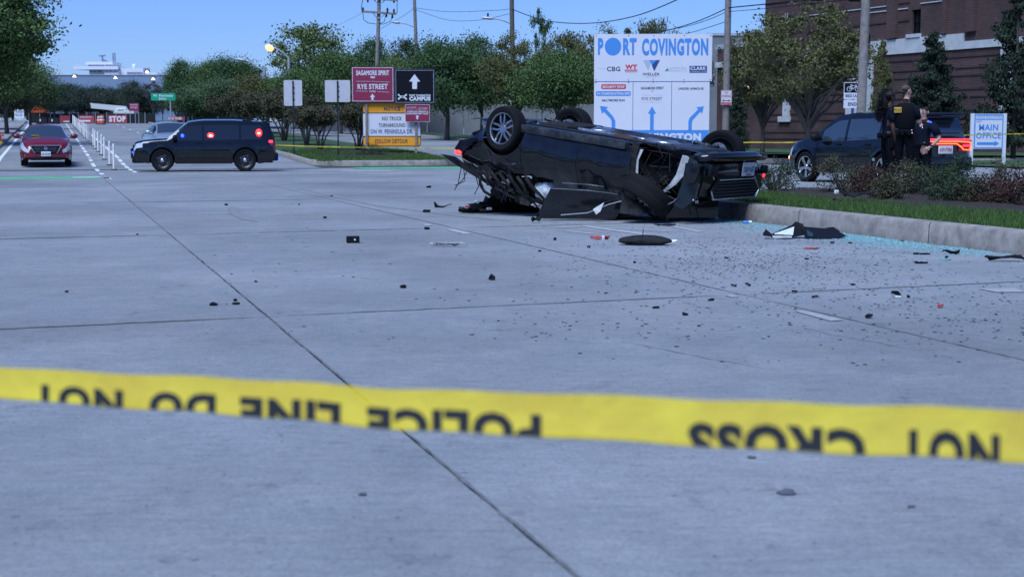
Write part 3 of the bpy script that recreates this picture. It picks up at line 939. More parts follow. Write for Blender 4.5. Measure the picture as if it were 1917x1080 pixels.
tree('locust', 968, 90, 62, 150, 'leaf_olive', 'olive brown tree straight above the upturned rear wheel')
tree('broadA', 1046, 86, 78, 170, 'leaf_green', 'bright green tree at the left edge of the big white board')
tree('airy', 1070, 110, 42, 120, 'leaf_olive', 'thin olive tree whose top shows left of the big white board')
tree('thin', 1014, 112, 8, 56, 'leaf_deep', 'small tree crown standing alone high against the sky', wz=.7)
tree('locust', 1125, 104, 50, 120, 'leaf_olive', 'olive tree whose top just clears the left corner of the big white board')
tree('airy', 1222, 112, 16, 100, 'leaf_olive', 'tall ragged tree top above the middle of the big white board')
tree('thin', 1180, 118, 46, 110, 'leaf_rust', 'reddish twiggy tree behind the big white board')
tree('airy', 1300, 120, 48, 90, 'leaf_rust', 'reddish thin tree behind the right corner of the big white board')
tree('broadB', 780, 118, 92, 120, 'leaf_deep', 'dark tree between the campus sign and the broad dark tree')
for i, (px, Y, tp, w_) in enumerate([(-20, 150, 170, 90), (30, 165, 175, 80), (75, 172, 180, 60), (470, 132, 140, 150), (540, 128, 130, 140), (620, 126, 120, 150), (690, 128, 100, 140), (760, 127, 110, 130), (880, 126, 92, 130), (950, 128, 96, 130), (1020, 127, 98, 130), (1090, 127, 92, 130), (400, 136, 150, 140)]):
    tree('hedge', px, Y, tp, w_, ['leaf_deep', 'leaf_blue', 'leaf_olive'][i % 3], ORD[i] + ' bushy tree from the left in the row behind the front trees', 'bushy trees behind the front row')
# multi-stemmed small trees in the far median
mm = [(64.5, 12.9, 192, 100, 'myrtleA', 'small multi stemmed tree nearest the right blank sign'),
      (66.8, 11.6, 190, 90, 'myrtleB', 'small multi stemmed tree under the left blank sign'),
      (74, 12.2, 175, 92, 'myrtleA', 'multi stemmed tree right behind the tail of the police car')]
for (u, w, tp, wp, k_, lab) in mm:
    x, y = W2(u, w); tree(k_, 0, 0, tp, wp, 'leaf_rust', lab, base=Vector((x, y, zt(x, y) + .13)))
for i, u in enumerate([82, 91, 101, 112, 124, 138, 152]):
    x, y = W2(u, 12.3); tree('myrtleB' if i % 2 else 'myrtleA', 0, 0, 164 + i * 3.2, 100 - i * 6, 'leaf_rust', 'dark reddish small tree behind the police car, ' + ORD[i] + ' from the right in its row', 'small trees in the row behind the police car', base=Vector((x, y, zt(x, y) + .13)))
# in front of the brick building
tree('locust', 1508, 60, 4, 262, 'leaf_olive', 'large olive green tree with dark limbs in front of the brick building')
tree('locust', 1425, 70, 40, 175, 'leaf_olive', 'olive tree just right of the pole with the no stopping sign')
tree('spruceA', 1378, 84, 150, 84, 'needle', 'dark bushy conifer behind the pole with the no stopping sign')
tree('spruceB', 1645, 72, 82, 74, 'leaf_olive', 'slim brownish conifer right of the thick wooden pole')
tree('spruceB', 1742, 66, 66, 150, 'needle', 'dark spruce behind the parked vehicle roof spoiler')
tree('spruceA', 1700, 74, 150, 110, 'needle', 'low dark conifer behind the heads of the officers')
tree('pine', 1893, 66, -30, 190, 'needle', 'tall dark conifer at the right edge of the picture')

# --- shrubs of the near median
def shrub(px, Y, top, wpx, m, label, seed, sparse=False):
    p = gx(px, Y); p.z = KH + .05
    s = F / Y; h = H + (HZ - top) / s - p.z; rad = wpx / s / 2
    t = empty('shrub', p)
    rng = random.Random(seed)
    cs = []; sg = []
    n = 16 if sparse else 40
    for _ in range(n):
        a = rng.uniform(0, 2 * PI); r = rad * rng.uniform(0, 1) ** .6; zz = h * rng.uniform(.12, 1.08) * (1 - .45 * (r / rad) ** 2)
        cs.append((math.cos(a) * r, math.sin(a) * r * .8, zz)); sg.append(rng.uniform(.04, .085))
    me = leaf_mesh('foliage', cs, sg, 60 if sparse else 80, .017, seed, m, flat=.8)
    f = bpy.data.objects.new('foliage', me); COL.objects.link(f); f.parent = t
    b = MB()
    for c in cs[:30]:
        e = Vector(c) * 1.03; b.tube([(rng.uniform(-.06, .06), rng.uniform(-.05, .05), -.05), e * .55 + Vector((rng.uniform(-.04, .04), 0, .03)), e], [.009, .006, .003], 4, caps=False)
    b.build('stems', 'bark', t)
    tag(t, label, 'shrub', 'shrubs planted in the mulch of the near median'); return t
sh = [(1448, 25.0, 300, 96, 'leaf_bush', 'dark bush beside the upturned car\'s number plate, under the parked vehicle\'s front wheel'),
      (1573, 24.2, 296, 88, 'leaf_rust', 'brown and yellowish bush under the parked vehicle\'s doors'),
      (1628, 23.0, 312, 66, 'leaf_red', 'reddish bush under the bright rear wheel of the parked vehicle'),
      (1700, 23.6, 300, 92, 'leaf_rust', 'tangled brownish bush at the feet of the officers'),
      (1748, 22.4, 304, 96, 'leaf_bush', 'dark green bush right of the officers\' legs'),
      (1796, 22.8, 300, 92, 'leaf_bush', 'dark green bush below the lit tail lamps'),
      (1846, 20.6, 330, 84, 'leaf_red', 'low red leaved bush left of the one at the picture edge'),
      (1902, 20.0, 318, 96, 'leaf_red', 'red leaved bush cut by the right edge of the picture'),
      (1790, 20.8, 336, 110, 'leaf_bush', 'low spreading dark bush in front of the tail lamp bush'),
      (1660, 21.8, 332, 60, 'leaf_rust', 'twiggy low bush in front of the officers')]
for i, a in enumerate(sh):
    shrub(*a, seed=50 + i)
shrub(1862, 24.5, 296, 40, 'leaf_rust', 'tiny sparse twig bush by the feet of the main office sign', 70, True)
shrub(700, 61, 268, 60, 'leaf_bush', 'round dark bush at the left post of the notice sign', 71)

# ================================================================== BUILDINGS
b0 = Vector((25, 92, 0)); BRZ = math.atan2(-.911, .413)
def bs(px):
    q = (px - 958.5) / F
    return (92 * q - 25) / (.413 + .911 * q)
def bz(px, py):
    s = F / (92 - .911 * bs(px)); return H + (HZ - py) / s
bld = empty('brick_building', b0, BRZ)
tag(bld, 'big dark brick building with white stone band on the right', 'building')
def bbox(name, x0, x1, y0, y1, z0, z1, m):
    b = MB(); b.box(((x0 + x1) / 2, (y0 + y1) / 2, (z0 + z1) / 2), (x1 - x0, y1 - y0, z1 - z0)); return b.build(name, m, bld)
xL, xM, xR = bs(1337), bs(1426), bs(2080)
wx0, wx1, wz0, wz1 = bs(1697), bs(1713.5), 7.38, 8.85
def wall_panels():
    b = MB()
    def q(x0, x1, z0, z1): b.box(((x0 + x1) / 2, 7, (z0 + z1) / 2), (x1 - x0, 14, z1 - z0))
    q(xM, wx0, -.4, 17); q(wx1, xR, -.4, 17)
    b.box(((wx0 + wx1) / 2, 7, (wz0 - .4) / 2), (wx1 - wx0, 14, wz0 + .4))
    b.box(((wx0 + wx1) / 2, 7, (17 + wz1) / 2), (wx1 - wx0, 14, 17 - wz1))
    return b.build('wall', 'brick', bld)
wall_panels()
bbox('wall', xL, xM - .01, .1, 13, -.4, 7.6, 'brick')
rf = bbox('roof', xL - .2, xM - .01, .0, 13.2, 7.6, 7.95, 'roof_grey')
win = bbox('window', wx0, wx1, .25, .3, wz0, wz1, 'glass_dark')
b = MB()
for xx in (wx0 + .03, (wx0 + wx1) / 2, wx1 - .03): b.box((xx, .2, (wz0 + wz1) / 2), (.05, .08, wz1 - wz0))
for zz in (wz0 + .03, (wz0 + wz1) / 2, wz1 - .03): b.box(((wx0 + wx1) / 2, .17, zz), (wx1 - wx0, .06, .05))
b.build('frame', 'plastic', win)
bbox('window_sill', wx0 - .35, wx1 + .1, -.16, .1, 7.15, 7.37, 'stone_white')
# stone band, in blocks
bands = [(xL - .05, xM, 6.22, 6.62), (xM, bs(1488), 6.22, 6.62), (bs(1488), bs(1796), 6.22, 7.14), (bs(1796), xR, 6.22, 6.66)]
for (x0, x1, z0, z1) in bands:
    n = max(1, int((x1 - x0) / 2.0))
    for i in range(n):
        a = x0 + (x1 - x0) * i / n; c = x0 + (x1 - x0) * (i + 1) / n
        bbox('band_stone', a + .006, c - .006, -.10, .05, z0, z1, 'stone_white')
for (a, c, z0, z1) in [(1581, 1629, .9, 6.2), (1464, 1476, 2.5, 6.2), (1866, 1887, .9, 6.2), (1405, 1412, 4.9, 6.2)]:
    bbox('pilaster', bs(a), bs(c), -.14, .05, z0, z1, 'stone_white')
bbox('pilaster', bs(1457), bs(1477), -.20, .05, 2.1, 2.48, 'stone_white')
for px, wd in [(1500, .5), (1560, .5), (1655, .9), (1757, .35), (1800, .8), (1870, .5)]:
    bbox('brick_pier', bs(px), bs(px) + wd, -.22, .05, 7.2, 16.9, 'brick')
for z in (.9, 1.35, 2.15, 2.6, 3.4, 3.85, 4.65, 5.1, 5.75):
    bbox('brick_course', xM, xR, -.045, .02, z, z + .085, 'brick_dark')
for z in (8.2, 9.3, 10.4, 11.4):
    bbox('brick_course', xM, wx0 - .2, -.045, .02, z, z + .085, 'brick_dark')
for (a, c, z) in [(1488, 1650, 9.25), (1713, 1755, 9.15), (1797, 1870, 10.3), (1605, 1690, 8.95)]:
    bbox('stone_string', bs(a), bs(c), -.06, .05, z, z + .06, 'stone_white')
bbox('base_kerb', bs(1391), bs(1436), -.5, .02, -.1, .17, 'stone_white')
bbox('base_kerb', bs(1800), xR, -.5, .02, -.1, .10, 'stone_white')
b = MB(); b.tube([(bs(1452), -.12, 5.0), (bs(1452), -.12, 9.2)], .05, 8); b.build('downpipe', 'galv', bld)
b = MB(); b.tube([(bs(1474), -.3, 7.2), (bs(1474), -.3, 9.6)], .035, 6); b.tube([(bs(1470), -.3, 7.2), (bs(1470), -.3, 9.6)], .035, 6)
for z in range(6): b.tube([(bs(1474), -.3, 7.4 + z * .38), (bs(1470), -.3, 7.4 + z * .38)], .02, 4)
b.build('ladder', 'galv', bld)
wl = empty('wall_lamp', b0 + Matrix.Rotation(BRZ, 3, 'Z') @ Vector((bs(1403), -.15, bz(1403, 165))), BRZ)
b = MB(); b.rbox((0, .05, 0), (.34, .22, .3), .04); b.build('housing', 'plastic', wl)
b = MB(); b.blob((0, -.07, -.04), (.17, .08, .13), 1, .05); b.build('bulb', 'em_warm', wl, smooth=True)
tag(wl, 'bright white wall lamp on the brick building behind the olive tree', 'lamp')
# grey block behind the low wing
gb = empty('grey_building', gx(1360, 150)); tag(gb, 'pale grey windowless block behind the wooden pole', 'building')
b = MB(); b.box((0.9, 5, 4), (6.0, 9, 14.2)); b.build('wall', 'wall_grey', gb)
b = MB(); b.box((0.9, 5, 11.2), (6.2, 9.2, .25)); b.build('roof', 'roof_grey', gb)
# yellow rails and white bollard by the building's corner
rl = empty('handrail', gx(1372, 96)); tag(rl, 'yellow pipe handrail behind the upturned front wheel', 'railing')
b = MB()
for (x0, z1) in ((-.1, 1.45), (.42, .95)):
    b.tube([(x0, 0, 0), (x0, 0, z1)], .03, 8)
b.tube([(-.5, 0, 1.1), (-.1, 0, 1.1)], .025, 6); b.tube([(-.1, .0, 1.45), (.18, 0, 1.4), (.42, 0, .95)], .025, 6); b.tube([(-.1, 0, .8), (.42, 0, .4)], .025, 6)
b.build('rail', 'rail_yellow', rl)
bo = empty('bollard', gx(1381, 92)); tag(bo, 'white bollard with lamp head beside the yellow handrail', 'bollard')
b = MB(); b.tube([(0, 0, 0), (0, 0, 1.0)], .15, 12); b.build('post', 'stone_white', bo)
b = MB(); b.blob((0, 0, 1.25), (.16, .16, .2), 3, .2); b.build('head', 'plastic', bo); b = MB(); b.rbox((-.02, 0, 1.55), (.3, .1, .1), .03, Matrix.Rotation(.5, 3, 'Y')); b.build('camera_head', 'stone_white', bo)

# long precast wall behind the second carriageway
cw = empty('concrete_wall', gx(880, 122)); tag(cw, 'long pale grey panel wall behind the tree trunks', 'wall')
x = -12.5
while x < 12:
    b = MB(); b.box((x + 1.5, 0, 1.35), (2.97, .2, 2.9)); b.build('panel', 'wall_grey', cw); x += 3
b = MB(); b.box((0, -.2, .1), (25, .14, .16)); b.build('base_rail', 'stone_white', cw)

# ================================================================== FAR BACKGROUND
wh = empty('warehouse', at(205, 252, 480)); wh.location.z = 0
tag(wh, 'long hazy blue grey warehouse wall on the horizon under the white ship', 'building')
s480 = F / 480
def fz(py, Y): return H + (HZ - py) * Y / F
b = MB(); b.box((0, 10, fz(143, 480) / 2), (46, 20, fz(143, 480))); b.build('wall', 'warehouse', wh)
b = MB(); b.box((0, 10, fz(143, 480) + .08), (46.4, 20.4, .22)); b.build('roof', 'roof_grey', wh)
for px, py in [(147, 144), (223, 147), (282, 136), (293, 149)]:
    fl = empty('floodlight', at(px, py, 474)); b = MB()
    b.lathe([(.04, .35), (.2, .2), (.62, -.4), (.0, -.42)], 10); b.build('glow_lamp', 'em_warm', fl)
    b = MB(); b.box((0, .5, .4), (.3, 4.6, .3)); b.build('bracket', 'galv', fl)
    tag(fl, {147: 'lit floodlight at the left end of the warehouse wall', 223: 'lit floodlight below the ship bridge', 282: 'lit floodlight high at the stern of the ship', 293: 'lit floodlight low at the right end of the warehouse'}[px], 'floodlight')
shp = empty('ship', at(230, 252, 620)); shp.location.z = 0
tag(shp, 'large white ship superstructure rising behind the grey warehouse', 'ship')
def sx(px): return (px - 230) * 620 / F
def shipbox(name, x0, y0, x1, y1, d0, d1, m='ship_white', parent=None):
    b = MB(); b.box(((sx(x0) + sx(x1)) / 2, (d0 + d1) / 2, (fz(y0, 620) + fz(y1, 620)) / 2), (sx(x1) - sx(x0), d1 - d0, fz(y0, 620) - fz(y1, 620))); return b.build(name, m, parent or shp)
shipbox('hull', 120, 150, 330, 240, 2, 24)
shipbox('superstructure', 176, 131, 205, 150, -1, 14); shipbox('deck_house', 205, 132, 232, 160, -2, 12)
shipbox('bridge', 171, 118.5, 221, 124, -2, 12); shipbox('bridge', 173, 124, 218, 128, -1.4, 11); shipbox('bridge_wing', 150, 127, 232, 133, -3, 12)
shipbox('wing_rail', 151, 123.5, 163, 124.3, -3, -2.7); shipbox('cabin', 232, 130, 275, 145, 0, 12); shipbox('cabin', 275, 138, 300, 146, 1, 10); shipbox('stern_house', 308, 146, 340, 156, 1, 10); shipbox('stern_house', 326, 138, 345, 147, 1, 10)
for i in range(9): shipbox('window', 175.5 + i * 3.3, 124.5, 177.8 + i * 3.3, 127, -1.6, -1.42, 'ship_grey')
for i in range(4): shipbox('window', 206.5 + i * 3, 122.7, 208.5 + i * 3, 126, -1.6, -1.42, 'ship_grey')
for i in range(10): shipbox('window', 245 + i * 2.9, 137, 246.8 + i * 2.9, 140.5, -.2, -.02, 'ship_grey')
for px in (179, 186, 193, 196.5, 209, 216, 224): shipbox('window', px, 135, px + 1.5, 137.4, -2.3, -.9, 'ship_grey')
b = MB(); b.tube([(sx(196), 3, fz(119, 620)), (sx(196), 3, fz(108, 620))], .35, 6); b.tube([(sx(190), 3, fz(107, 620)), (sx(202), 3, fz(106.4, 620))], .3, 6); b.tube([(sx(216), 3, fz(118, 620)), (sx(216), 3, fz(102, 620))], .25, 6); b.tube([(sx(219.5), 3, fz(118, 620)), (sx(219.5), 3, fz(101, 620))], .25, 6)
for k in range(4): b.tube([(sx(198 + k * 2.6), 3, fz(119, 620)), (sx(198 + k * 2.6), 3, fz(113 + k * 1.3, 620))], .45, 6)
b.tube([(sx(215), 3, fz(112, 620)), (sx(221), 3, fz(112, 620))], .2, 5); b.build('mast', 'ship_grey', shp)
b = MB(); b.blob((sx(255), 3, fz(126, 620)), (.9, .9, 1.1), 1, .02); b.tube([(sx(255), 3, fz(130, 620)), (sx(255), 3, fz(126, 620))], .3, 6); b.build('radar_dome', 'ship_white', shp, smooth=True)
b = MB()
for px in (276, 279, 282, 316, 320): b.tube([(sx(px), 3, fz(140, 620)), (sx(px), 3, fz(129 + (px > 300) * 6, 620))], .22, 5)
b.build('mast', 'ship_grey', shp)

# fence with black fabric across the end of the road
FY = 150
fe = empty('site_fence', gx(175, FY)); tag(fe, 'black fabric site fence closing the far end of the road', 'fence')
def fxx(px): return (px - 175) * FY / F
zb = fe.location.z
def fzz(py): return H + (HZ - py) * FY / F - zb
pxs = [60, 80, 100, 118, 136, 152, 168, 184, 205, 222, 240, 258, 276, 296]
for i in range(len(pxs) - 1):
    b = MB(); b.box(((fxx(pxs[i]) + fxx(pxs[i + 1])) / 2, 0, (fzz(213.5)) / 2), (fxx(pxs[i + 1]) - fxx(pxs[i]) - .08, .03, fzz(213.5))); b.build('panel', 'mesh_black', fe)
    b = MB(); b.tube([(fxx(pxs[i]), 0, 0), (fxx(pxs[i]), 0, fzz(211))], .035, 6); b.build('post', 'galv', fe)
def banner(name, px0, py0, px1, py1, m, label, lines, Y=149.0, cat='sign', tc='sign_white'):
    c = at((px0 + px1) / 2, HZ, Y); zg = zt(c.x, c.y); c.z = zg
    r = empty(name, c); tag(r, label, cat)
    k = Y / F; zb_ = HZ - (zg - H) / k
    fl = Flat(r, k, (px0 + px1) / 2, zb_)
    b = MB(); b.box((0, .03, (zb_ - (py0 + py1) / 2) * k), ((px1 - px0) * k, .05, (py1 - py0) * k)); b.build('panel', m, r)
    b = MB()
    for sgn in (-1, 1): b.tube([(sgn * (px1 - px0) * k * .44, .08, -.02), (sgn * (px1 - px0) * k * .44, .08, (zb_ - py0) * k)], .03, 6)
    b.build('post', 'galv', r)
    for (s, a, b1, c1, d1, bo) in lines:
        if s is None: fl.rect('stripe', a, b1, c1, d1, tc, 1)
        else: fl.text(s, a, b1, c1, d1, tc, 1.5, bo)
    return r
banner('stop_banner', 207, 216.5, 242, 230.5, 'rust_red', 'red banner with white word STOP on the far fence', [('STOP', 209, 218, 240, 229, .05)])
banner('site_banner', 152.5, 217, 181.5, 231, 'rust_red', 'red site banner with white strip at the middle of the far fence', [('BUILDING IN', 155, 219, 176, 221.5, .02), (None, 154, 225.4, 174, 228.6, 0)])
banner('site_banner', 118, 217, 136, 230, 'rust_red', 'red site banner left of the row of white posts', [(None, 124, 227, 135, 229.4, 0)])
banner('maroon_sign', 247, 194.5, 265, 209, 'maroon', 'small maroon sign on posts right of the crane cab', [('SAGAMORE', 249, 196, 263, 198.5, .01), ('RYE STREET', 249.5, 201, 262.5, 204, .01)], Y=145)
banner('notice_board', 33, 206, 51, 222.5, 'sign_white', 'small white board under the left hand trees', [('NOTICE', 36, 209, 48, 212, .02), ('KEEP OUT', 36, 215, 48, 218, .01)], Y=128, tc='navy_print')
banner('site_banner', 318, 219, 350, 226, 'rust_red', 'red and white barrier sheet behind the white car', [('ROAD WORK', 319, 220, 345, 225, .04)], Y=143)
for i, (px, lab) in enumerate([(84, 'left black water barrier by the far fence'), (106, 'right black water barrier by the far fence')]):
    r = empty('road_barrier', gx(px, 144)); tag(r, lab, 'barrier')
    b = MB(); b.prism([(-.52, 0), (.52, 0), (.52, .18), (.50, .62), (-.50, .62), (-.52, .18)], -.2, .2); b.build('body', 'mesh_black', r)
    b = MB(); b.box((-.1, -.205, .36), (.12, .01, .2)); b.build('label', 'sign_white', r)
def barrel(px, Y, label, sc=1.0, tip=0):
    r = empty('traffic_drum', gx(px, Y, .0)); tag(r, label, 'traffic drum')
    b = MB(); b.lathe([(.0, 1.0), (.16, 1.0), (.19, .96), (.21, .62), (.24, .5), (.26, .08), (.0, .08)], 16)
    b.build('drum', 'safety_orange', r, smooth=30)
    b = MB(); b.lathe([(.203, .86), (.21, .74)], 16); b.lathe([(.238, .58), (.25, .42)], 16); b.build('reflective_band', 'sign_white', r)
    b = MB(); b.lathe([(.0, .09), (.38, .08), (.4, .0), (.0, 0)], 16); b.build('base', 'tyre', r)
    r.scale = (sc, sc, sc); return r
barrel(196, 143, 'orange traffic drum left of the red STOP banner', .9)
barrel(190.5, 144, 'orange traffic drum right beside the red middle banner', .85)
hy = gx(2, 74, .14); r = empty('fire_hydrant', hy); tag(r, 'orange hydrant with yellow foot on the far left pavement', 'hydrant')
b = MB(); b.lathe([(0, .62), (.07, .6), (.13, .5), (.13, .15), (.15, .12), (.0, .12)], 14); b.tube([(-.24, 0, .42), (.24, 0, .42)], .06, 8); b.build('body', 'safety_orange', r, smooth=30)
b = MB(); b.lathe([(0, .13), (.22, .12), (.24, 0), (0, 0)], 14); b.build('foot', 'rail_yellow', r, smooth=30)
r = empty('excavator', gx(78, 158)); tag(r, 'orange digger half hidden behind the far fence', 'digger')
b = MB(); b.rbox((0, 0, 1.3), (1.9, 1.4, .7), .1); b.build('body', 'safety_orange', r)
b = MB(); b.rbox((.3, 0, 1.95), (.8, 1.1, .8), .1); b.build('cab', 'glass_dark', r)
b = MB(); b.tube([(-.6, 0, 1.5), (-1.1, 0, 2.5), (-1.7, 0, 1.6)], [.14, .12, .09], 6); b.build('arm', 'safety_orange', r)
for sy in (-1, 1):
    b = MB(); b.rbox((0, sy * .6, .45), (2.2, .4, .6), .2); b.build('track', 'tyre', r)
# crane truck
CY = 168
cr = empty('mobile_crane', at(235, 252, CY)); cr.location.z = zt(cr.location.x, CY); cz = cr.location.z
tag(cr, 'white mobile crane with its boom lowered to the left behind the far fence', 'crane')
def cp(px, py, d=0): return Vector(((px - 235) * CY / F, d, H + (HZ - py) * CY / F - cz))
b = MB()
P_, Q_ = cp(176, 199.5), cp(246, 209)
b.prism([(P_.x, P_.z + .32), (cp(205, 0).x, cp(0, 201.5).z + .28), (cp(241, 0).x, cp(0, 205).z + .3), (Q_.x, Q_.z), (cp(238, 0).x, cp(0, 209.5).z), (P_.x, P_.z - .25)], -.3, .3); b.build('boom', 'crane_white', cr)
b = MB(); b.prism([(cp(167, 0).x, cp(0, 196).z), (cp(177, 0).x, cp(0, 197.5).z), (cp(177, 0).x, cp(0, 203.5).z), (cp(167, 0).x, cp(0, 204).z)], -.35, .35); b.build('boom_head', 'plastic', cr)
b = MB(); b.tube([cp(209, 206), cp(228, 214)], .12, 8); b.build('lift_ram', 'crane_white', cr)
b = MB(); b.rbox(cp(234, 211), (1.1, 1.3, .8), .1); b.build('cab', 'crane_white', cr); b = MB(); b.box(cp(234, 210) + Vector((0, -.66, 0)), (.7, .03, .4)); b.build('cab_window', 'glass_dark', cr)
b = MB(); b.rbox(cp(241, 216), (2.3, 2.0, .9), .08); b.build('chassis', 'crane_white', cr)
b = MB(); b.rbox(cp(247, 222), (1.6, 2.2, .7), .08); b.build('counterweight', 'rusty', cr)
for px in (232, 242, 250):
    b = MB(); b.lathe([(0, -.15), (.42, -.15), (.45, 0), (.42, .15), (0, .15)], 14, 'Y'); o = b.build('wheel', 'tyre', cr, loc=(cp(px, 0).x, -.9, .45))
# white post markers (delineators), one object each
DEL = None; n_del = 0
b = MB(); b.lathe([(.0, .90), (.032, .885), (.038, .86), (.038, .03), (.0, .03)], 12); post_me = b.build('post', 'delin', smooth=30)
b = MB(); b.lathe([(.0, .035), (.10, .03), (.11, .0), (.0, .0)], 14); base_me = b.build('base', 'plastic')
b = MB(); b.lathe([(.040, .80), (.040, .72)], 12); band_me = b.build('reflective_band', 'sign_white')
pm, bm_, rm = post_me.data, base_me.data, band_me.data
for o in (post_me, base_me, band_me): bpy.data.objects.remove(o)
for i in range(23):
    u = 52.4 + i * 4.35
    x, y = W2(u, 2.02 + .02 * math.sin(i * 2.3))
    r = empty('lane_post', (x, y, zt(x, y) + .004))
    for nm, me in (('post', pm), ('base', bm_), ('reflective_band', rm)):
        o = bpy.data.objects.new(nm, me); COL.objects.link(o); o.parent = r
    r.rotation_euler = (random.uniform(-.03, .03), random.uniform(-.03, .03), 0)
    lab = {0: 'nearest white lane post in the row beside the red sedan', 1: 'second nearest white lane post of the row', 2: 'third nearest white lane post of the row'}.get(i, 'white flexible lane post, ' + ORD[i] + ' nearest in the row climbing the left road')
    tag(r, lab, 'lane post', 'white lane posts between the carriageways')

# unseen woods added around the crossing to darken what the cars' paint mirrors
cs_ = []
rg_ = random.Random(77)
for k in range(420):
    a = rg_.uniform(R(112), R(338)); d_ = rg_.uniform(62, 74)      # left, behind and right, out of the picture
    if abs(math.atan2(math.cos(a), math.sin(a))) < R(26): continue
    cs_.append((math.cos(a) * d_ * 1.0, math.sin(a) * d_, rg_.uniform(1, 11)))
me_ = leaf_mesh('wood', cs_, [1.5] * len(cs_), 60, .42, 77, 'leaf_far', flat=1.0)
o_ = bpy.data.objects.new('wood', me_); COL.objects.link(o_); tag(o_, 'mass of trees added unseen around the crossing to darken the reflections in the cars', 'wood', kind='stuff')
# ================================================================== SIGNS
# --- big white board
PY_ = 61.0; kpb = PY_ / F / 4.696          # metres per unit of the enlarged view
pb = empty('direction_board', gx(1219, PY_, 0)); pb.rotation_euler.z = R(-3)
tag(pb, 'big white board reading PORT COVINGTON with three blue arrows', 'sign')
zb_ = (HZ + (H - pb.location.z) * F / PY_ - 50) * 4.696
f = Flat(pb, kpb, 606, zb_)
def board(name, x0, y0, x1, y1):
    b = MB(); a = f.xy(x0, y1); c = f.xy(x1, y0); b.box(((a[0] + c[0]) / 2, .02, (a[1] + c[1]) / 2), (c[0] - a[0], .04, c[1] - a[1])); return b.build(name, 'vinyl', pb)
board('top_panel', 98, 82, 1120, 489); board('lower_panel', 99, 493, 1102, 1042)
f.text('P', 130, 116, 178, 262, 'blue_print', 1, .05); f.disc('round_letter', 261, 190, 72, 'blue_print', 1, 77)
f.text('RT', 348, 118, 466, 264, 'blue_print', 1, .05)
f.text('COVINGTON', 512, 120, 1086, 270, 'blue_print', 1, .05)
f.text('CBG', 210, 362, 326, 402, 'dark_print', 1, .02); f.line('rule', [(128, 380), (196, 380)], 2, 'grey_print'); f.line('rule', [(196, 370), (196, 391)], 2, 'grey_print')
f.text('WT', 368, 345, 472, 384, 'red_print', 1, .06); f.rect('rule', 364, 388, 474, 393, 'red_print'); f.rect('rule', 366, 397, 474, 404, 'red_print'); f.text('Whiting-Turner', 368, 408, 472, 416, 'red_print', 1, .0)
f.poly('logo', [(522, 307), (596, 307), (572, 392), (566, 392)], 'grey_print', 1); f.poly('logo', [(576, 307), (640, 307), (606, 345), (598, 345)], 'blue_print', 2); f.poly('logo', [(640, 307), (668, 307), (624, 394), (617, 394), (598, 345), (606, 345)], 'navy_print', 3)
f.text('WELLER', 520, 416, 668, 440, 'dark_print', 1, .02); f.text('DEVELOPMENT', 552, 448, 640, 458, 'grey_print', 1, 0); f.line('rule', [(532, 453), (544, 453)], 2, 'grey_print'); f.line('rule', [(648, 453), (660, 453)], 2, 'grey_print')
f.poly('logo', [(712, 402), (738, 372), (746, 402)], 'green_sign'); f.text('BOZZUTO', 752, 370, 902, 405, 'grey_print', 1, .0)
f.rect('logo_plate', 926, 357, 1077, 417, 'navy_print', 1); f.text('CLARK', 934, 364, 1070, 394, 'sign_white', 2.5, .03); f.text('CONSTRUCTION', 934, 402, 1070, 411, 'sign_white', 2.5, .0)
f.rect('rule', 99, 489, 1108, 494, 'navy_print'); f.rect('rule', 436, 496, 440, 912, 'navy_print'); f.rect('rule', 772, 496, 776, 912, 'navy_print')
f.rect('label_plate', 161, 514, 377, 556, 'red_print', 1, 12); f.text('SECURITY STOP', 173, 526, 364, 547, 'sign_white', 2.5, .05)
f.rect('label_plate', 115, 574, 419, 615, 'blue_print', 1, 12); f.text('PC CONSTRUCTION SITE', 126, 585, 411, 606, 'sign_white', 2.5, .05)
f.text('BALTIMORE SUN', 170, 643, 366, 663, 'dark_print', 1, .04)
f.text('SAGAMORE SPIRIT', 507, 536, 704, 560, 'dark_print', 1, .03); f.text('EST 2013', 588, 515, 622, 524, 'grey_print', 1, 0); f.rect('rule', 592, 571, 618, 580, 'grey_print')
f.line('rule', [(515, 608), (592, 608)], 2, 'grey_print'); f.line('rule', [(618, 608), (696, 608)], 2, 'grey_print'); f.text('RYE STREET', 515, 627, 692, 654, 'dark_print', 1, .0)
f.text('TAVERN', 586, 665, 622, 674, 'grey_print', 1, 0); f.line('rule', [(515, 671), (576, 671)], 2, 'grey_print'); f.line('rule', [(634, 671), (696, 671)], 2, 'grey_print')
f.text('UNDER ARMOUR', 831, 543, 1052, 563, 'dark_print', 1, .03)
f.poly('arrow', [(150, 701), (222, 711), (206, 727), (266, 792), (286, 830), (287, 914), (254, 914), (253, 835), (243, 812), (185, 752), (170, 772)], 'blue_print')
f.poly('arrow', [(605, 706), (642, 769), (621, 769), (621, 914), (589, 914), (589, 769), (568, 769)], 'blue_print')
f.poly('arrow', [(1055, 705), (1040, 770), (1026, 752), (962, 822), (953, 842), (952, 914), (922, 914), (922, 835), (930, 808), (1006, 730), (988, 714)], 'blue_print')
f.rect('band', 99, 911, 1100, 1040, 'blue_print', 1); f.text('PORT COVINGTON', 150, 938, 1034, 1006, 'sign_white', 2.5, .07)
for xx in (115, 397, 613, 880, 1106):
    for yy in (97, 477, 498): f.disc('screw', xx, yy, 4, 'plastic', 2)
b = MB()
for xx in (120, 400, 800, 1090):
    a = f.xy(xx, 90); b.box((a[0], .10, a[1] / 2), (.1, .1, a[1]))
b.build('post', 'wood_pole', pb)

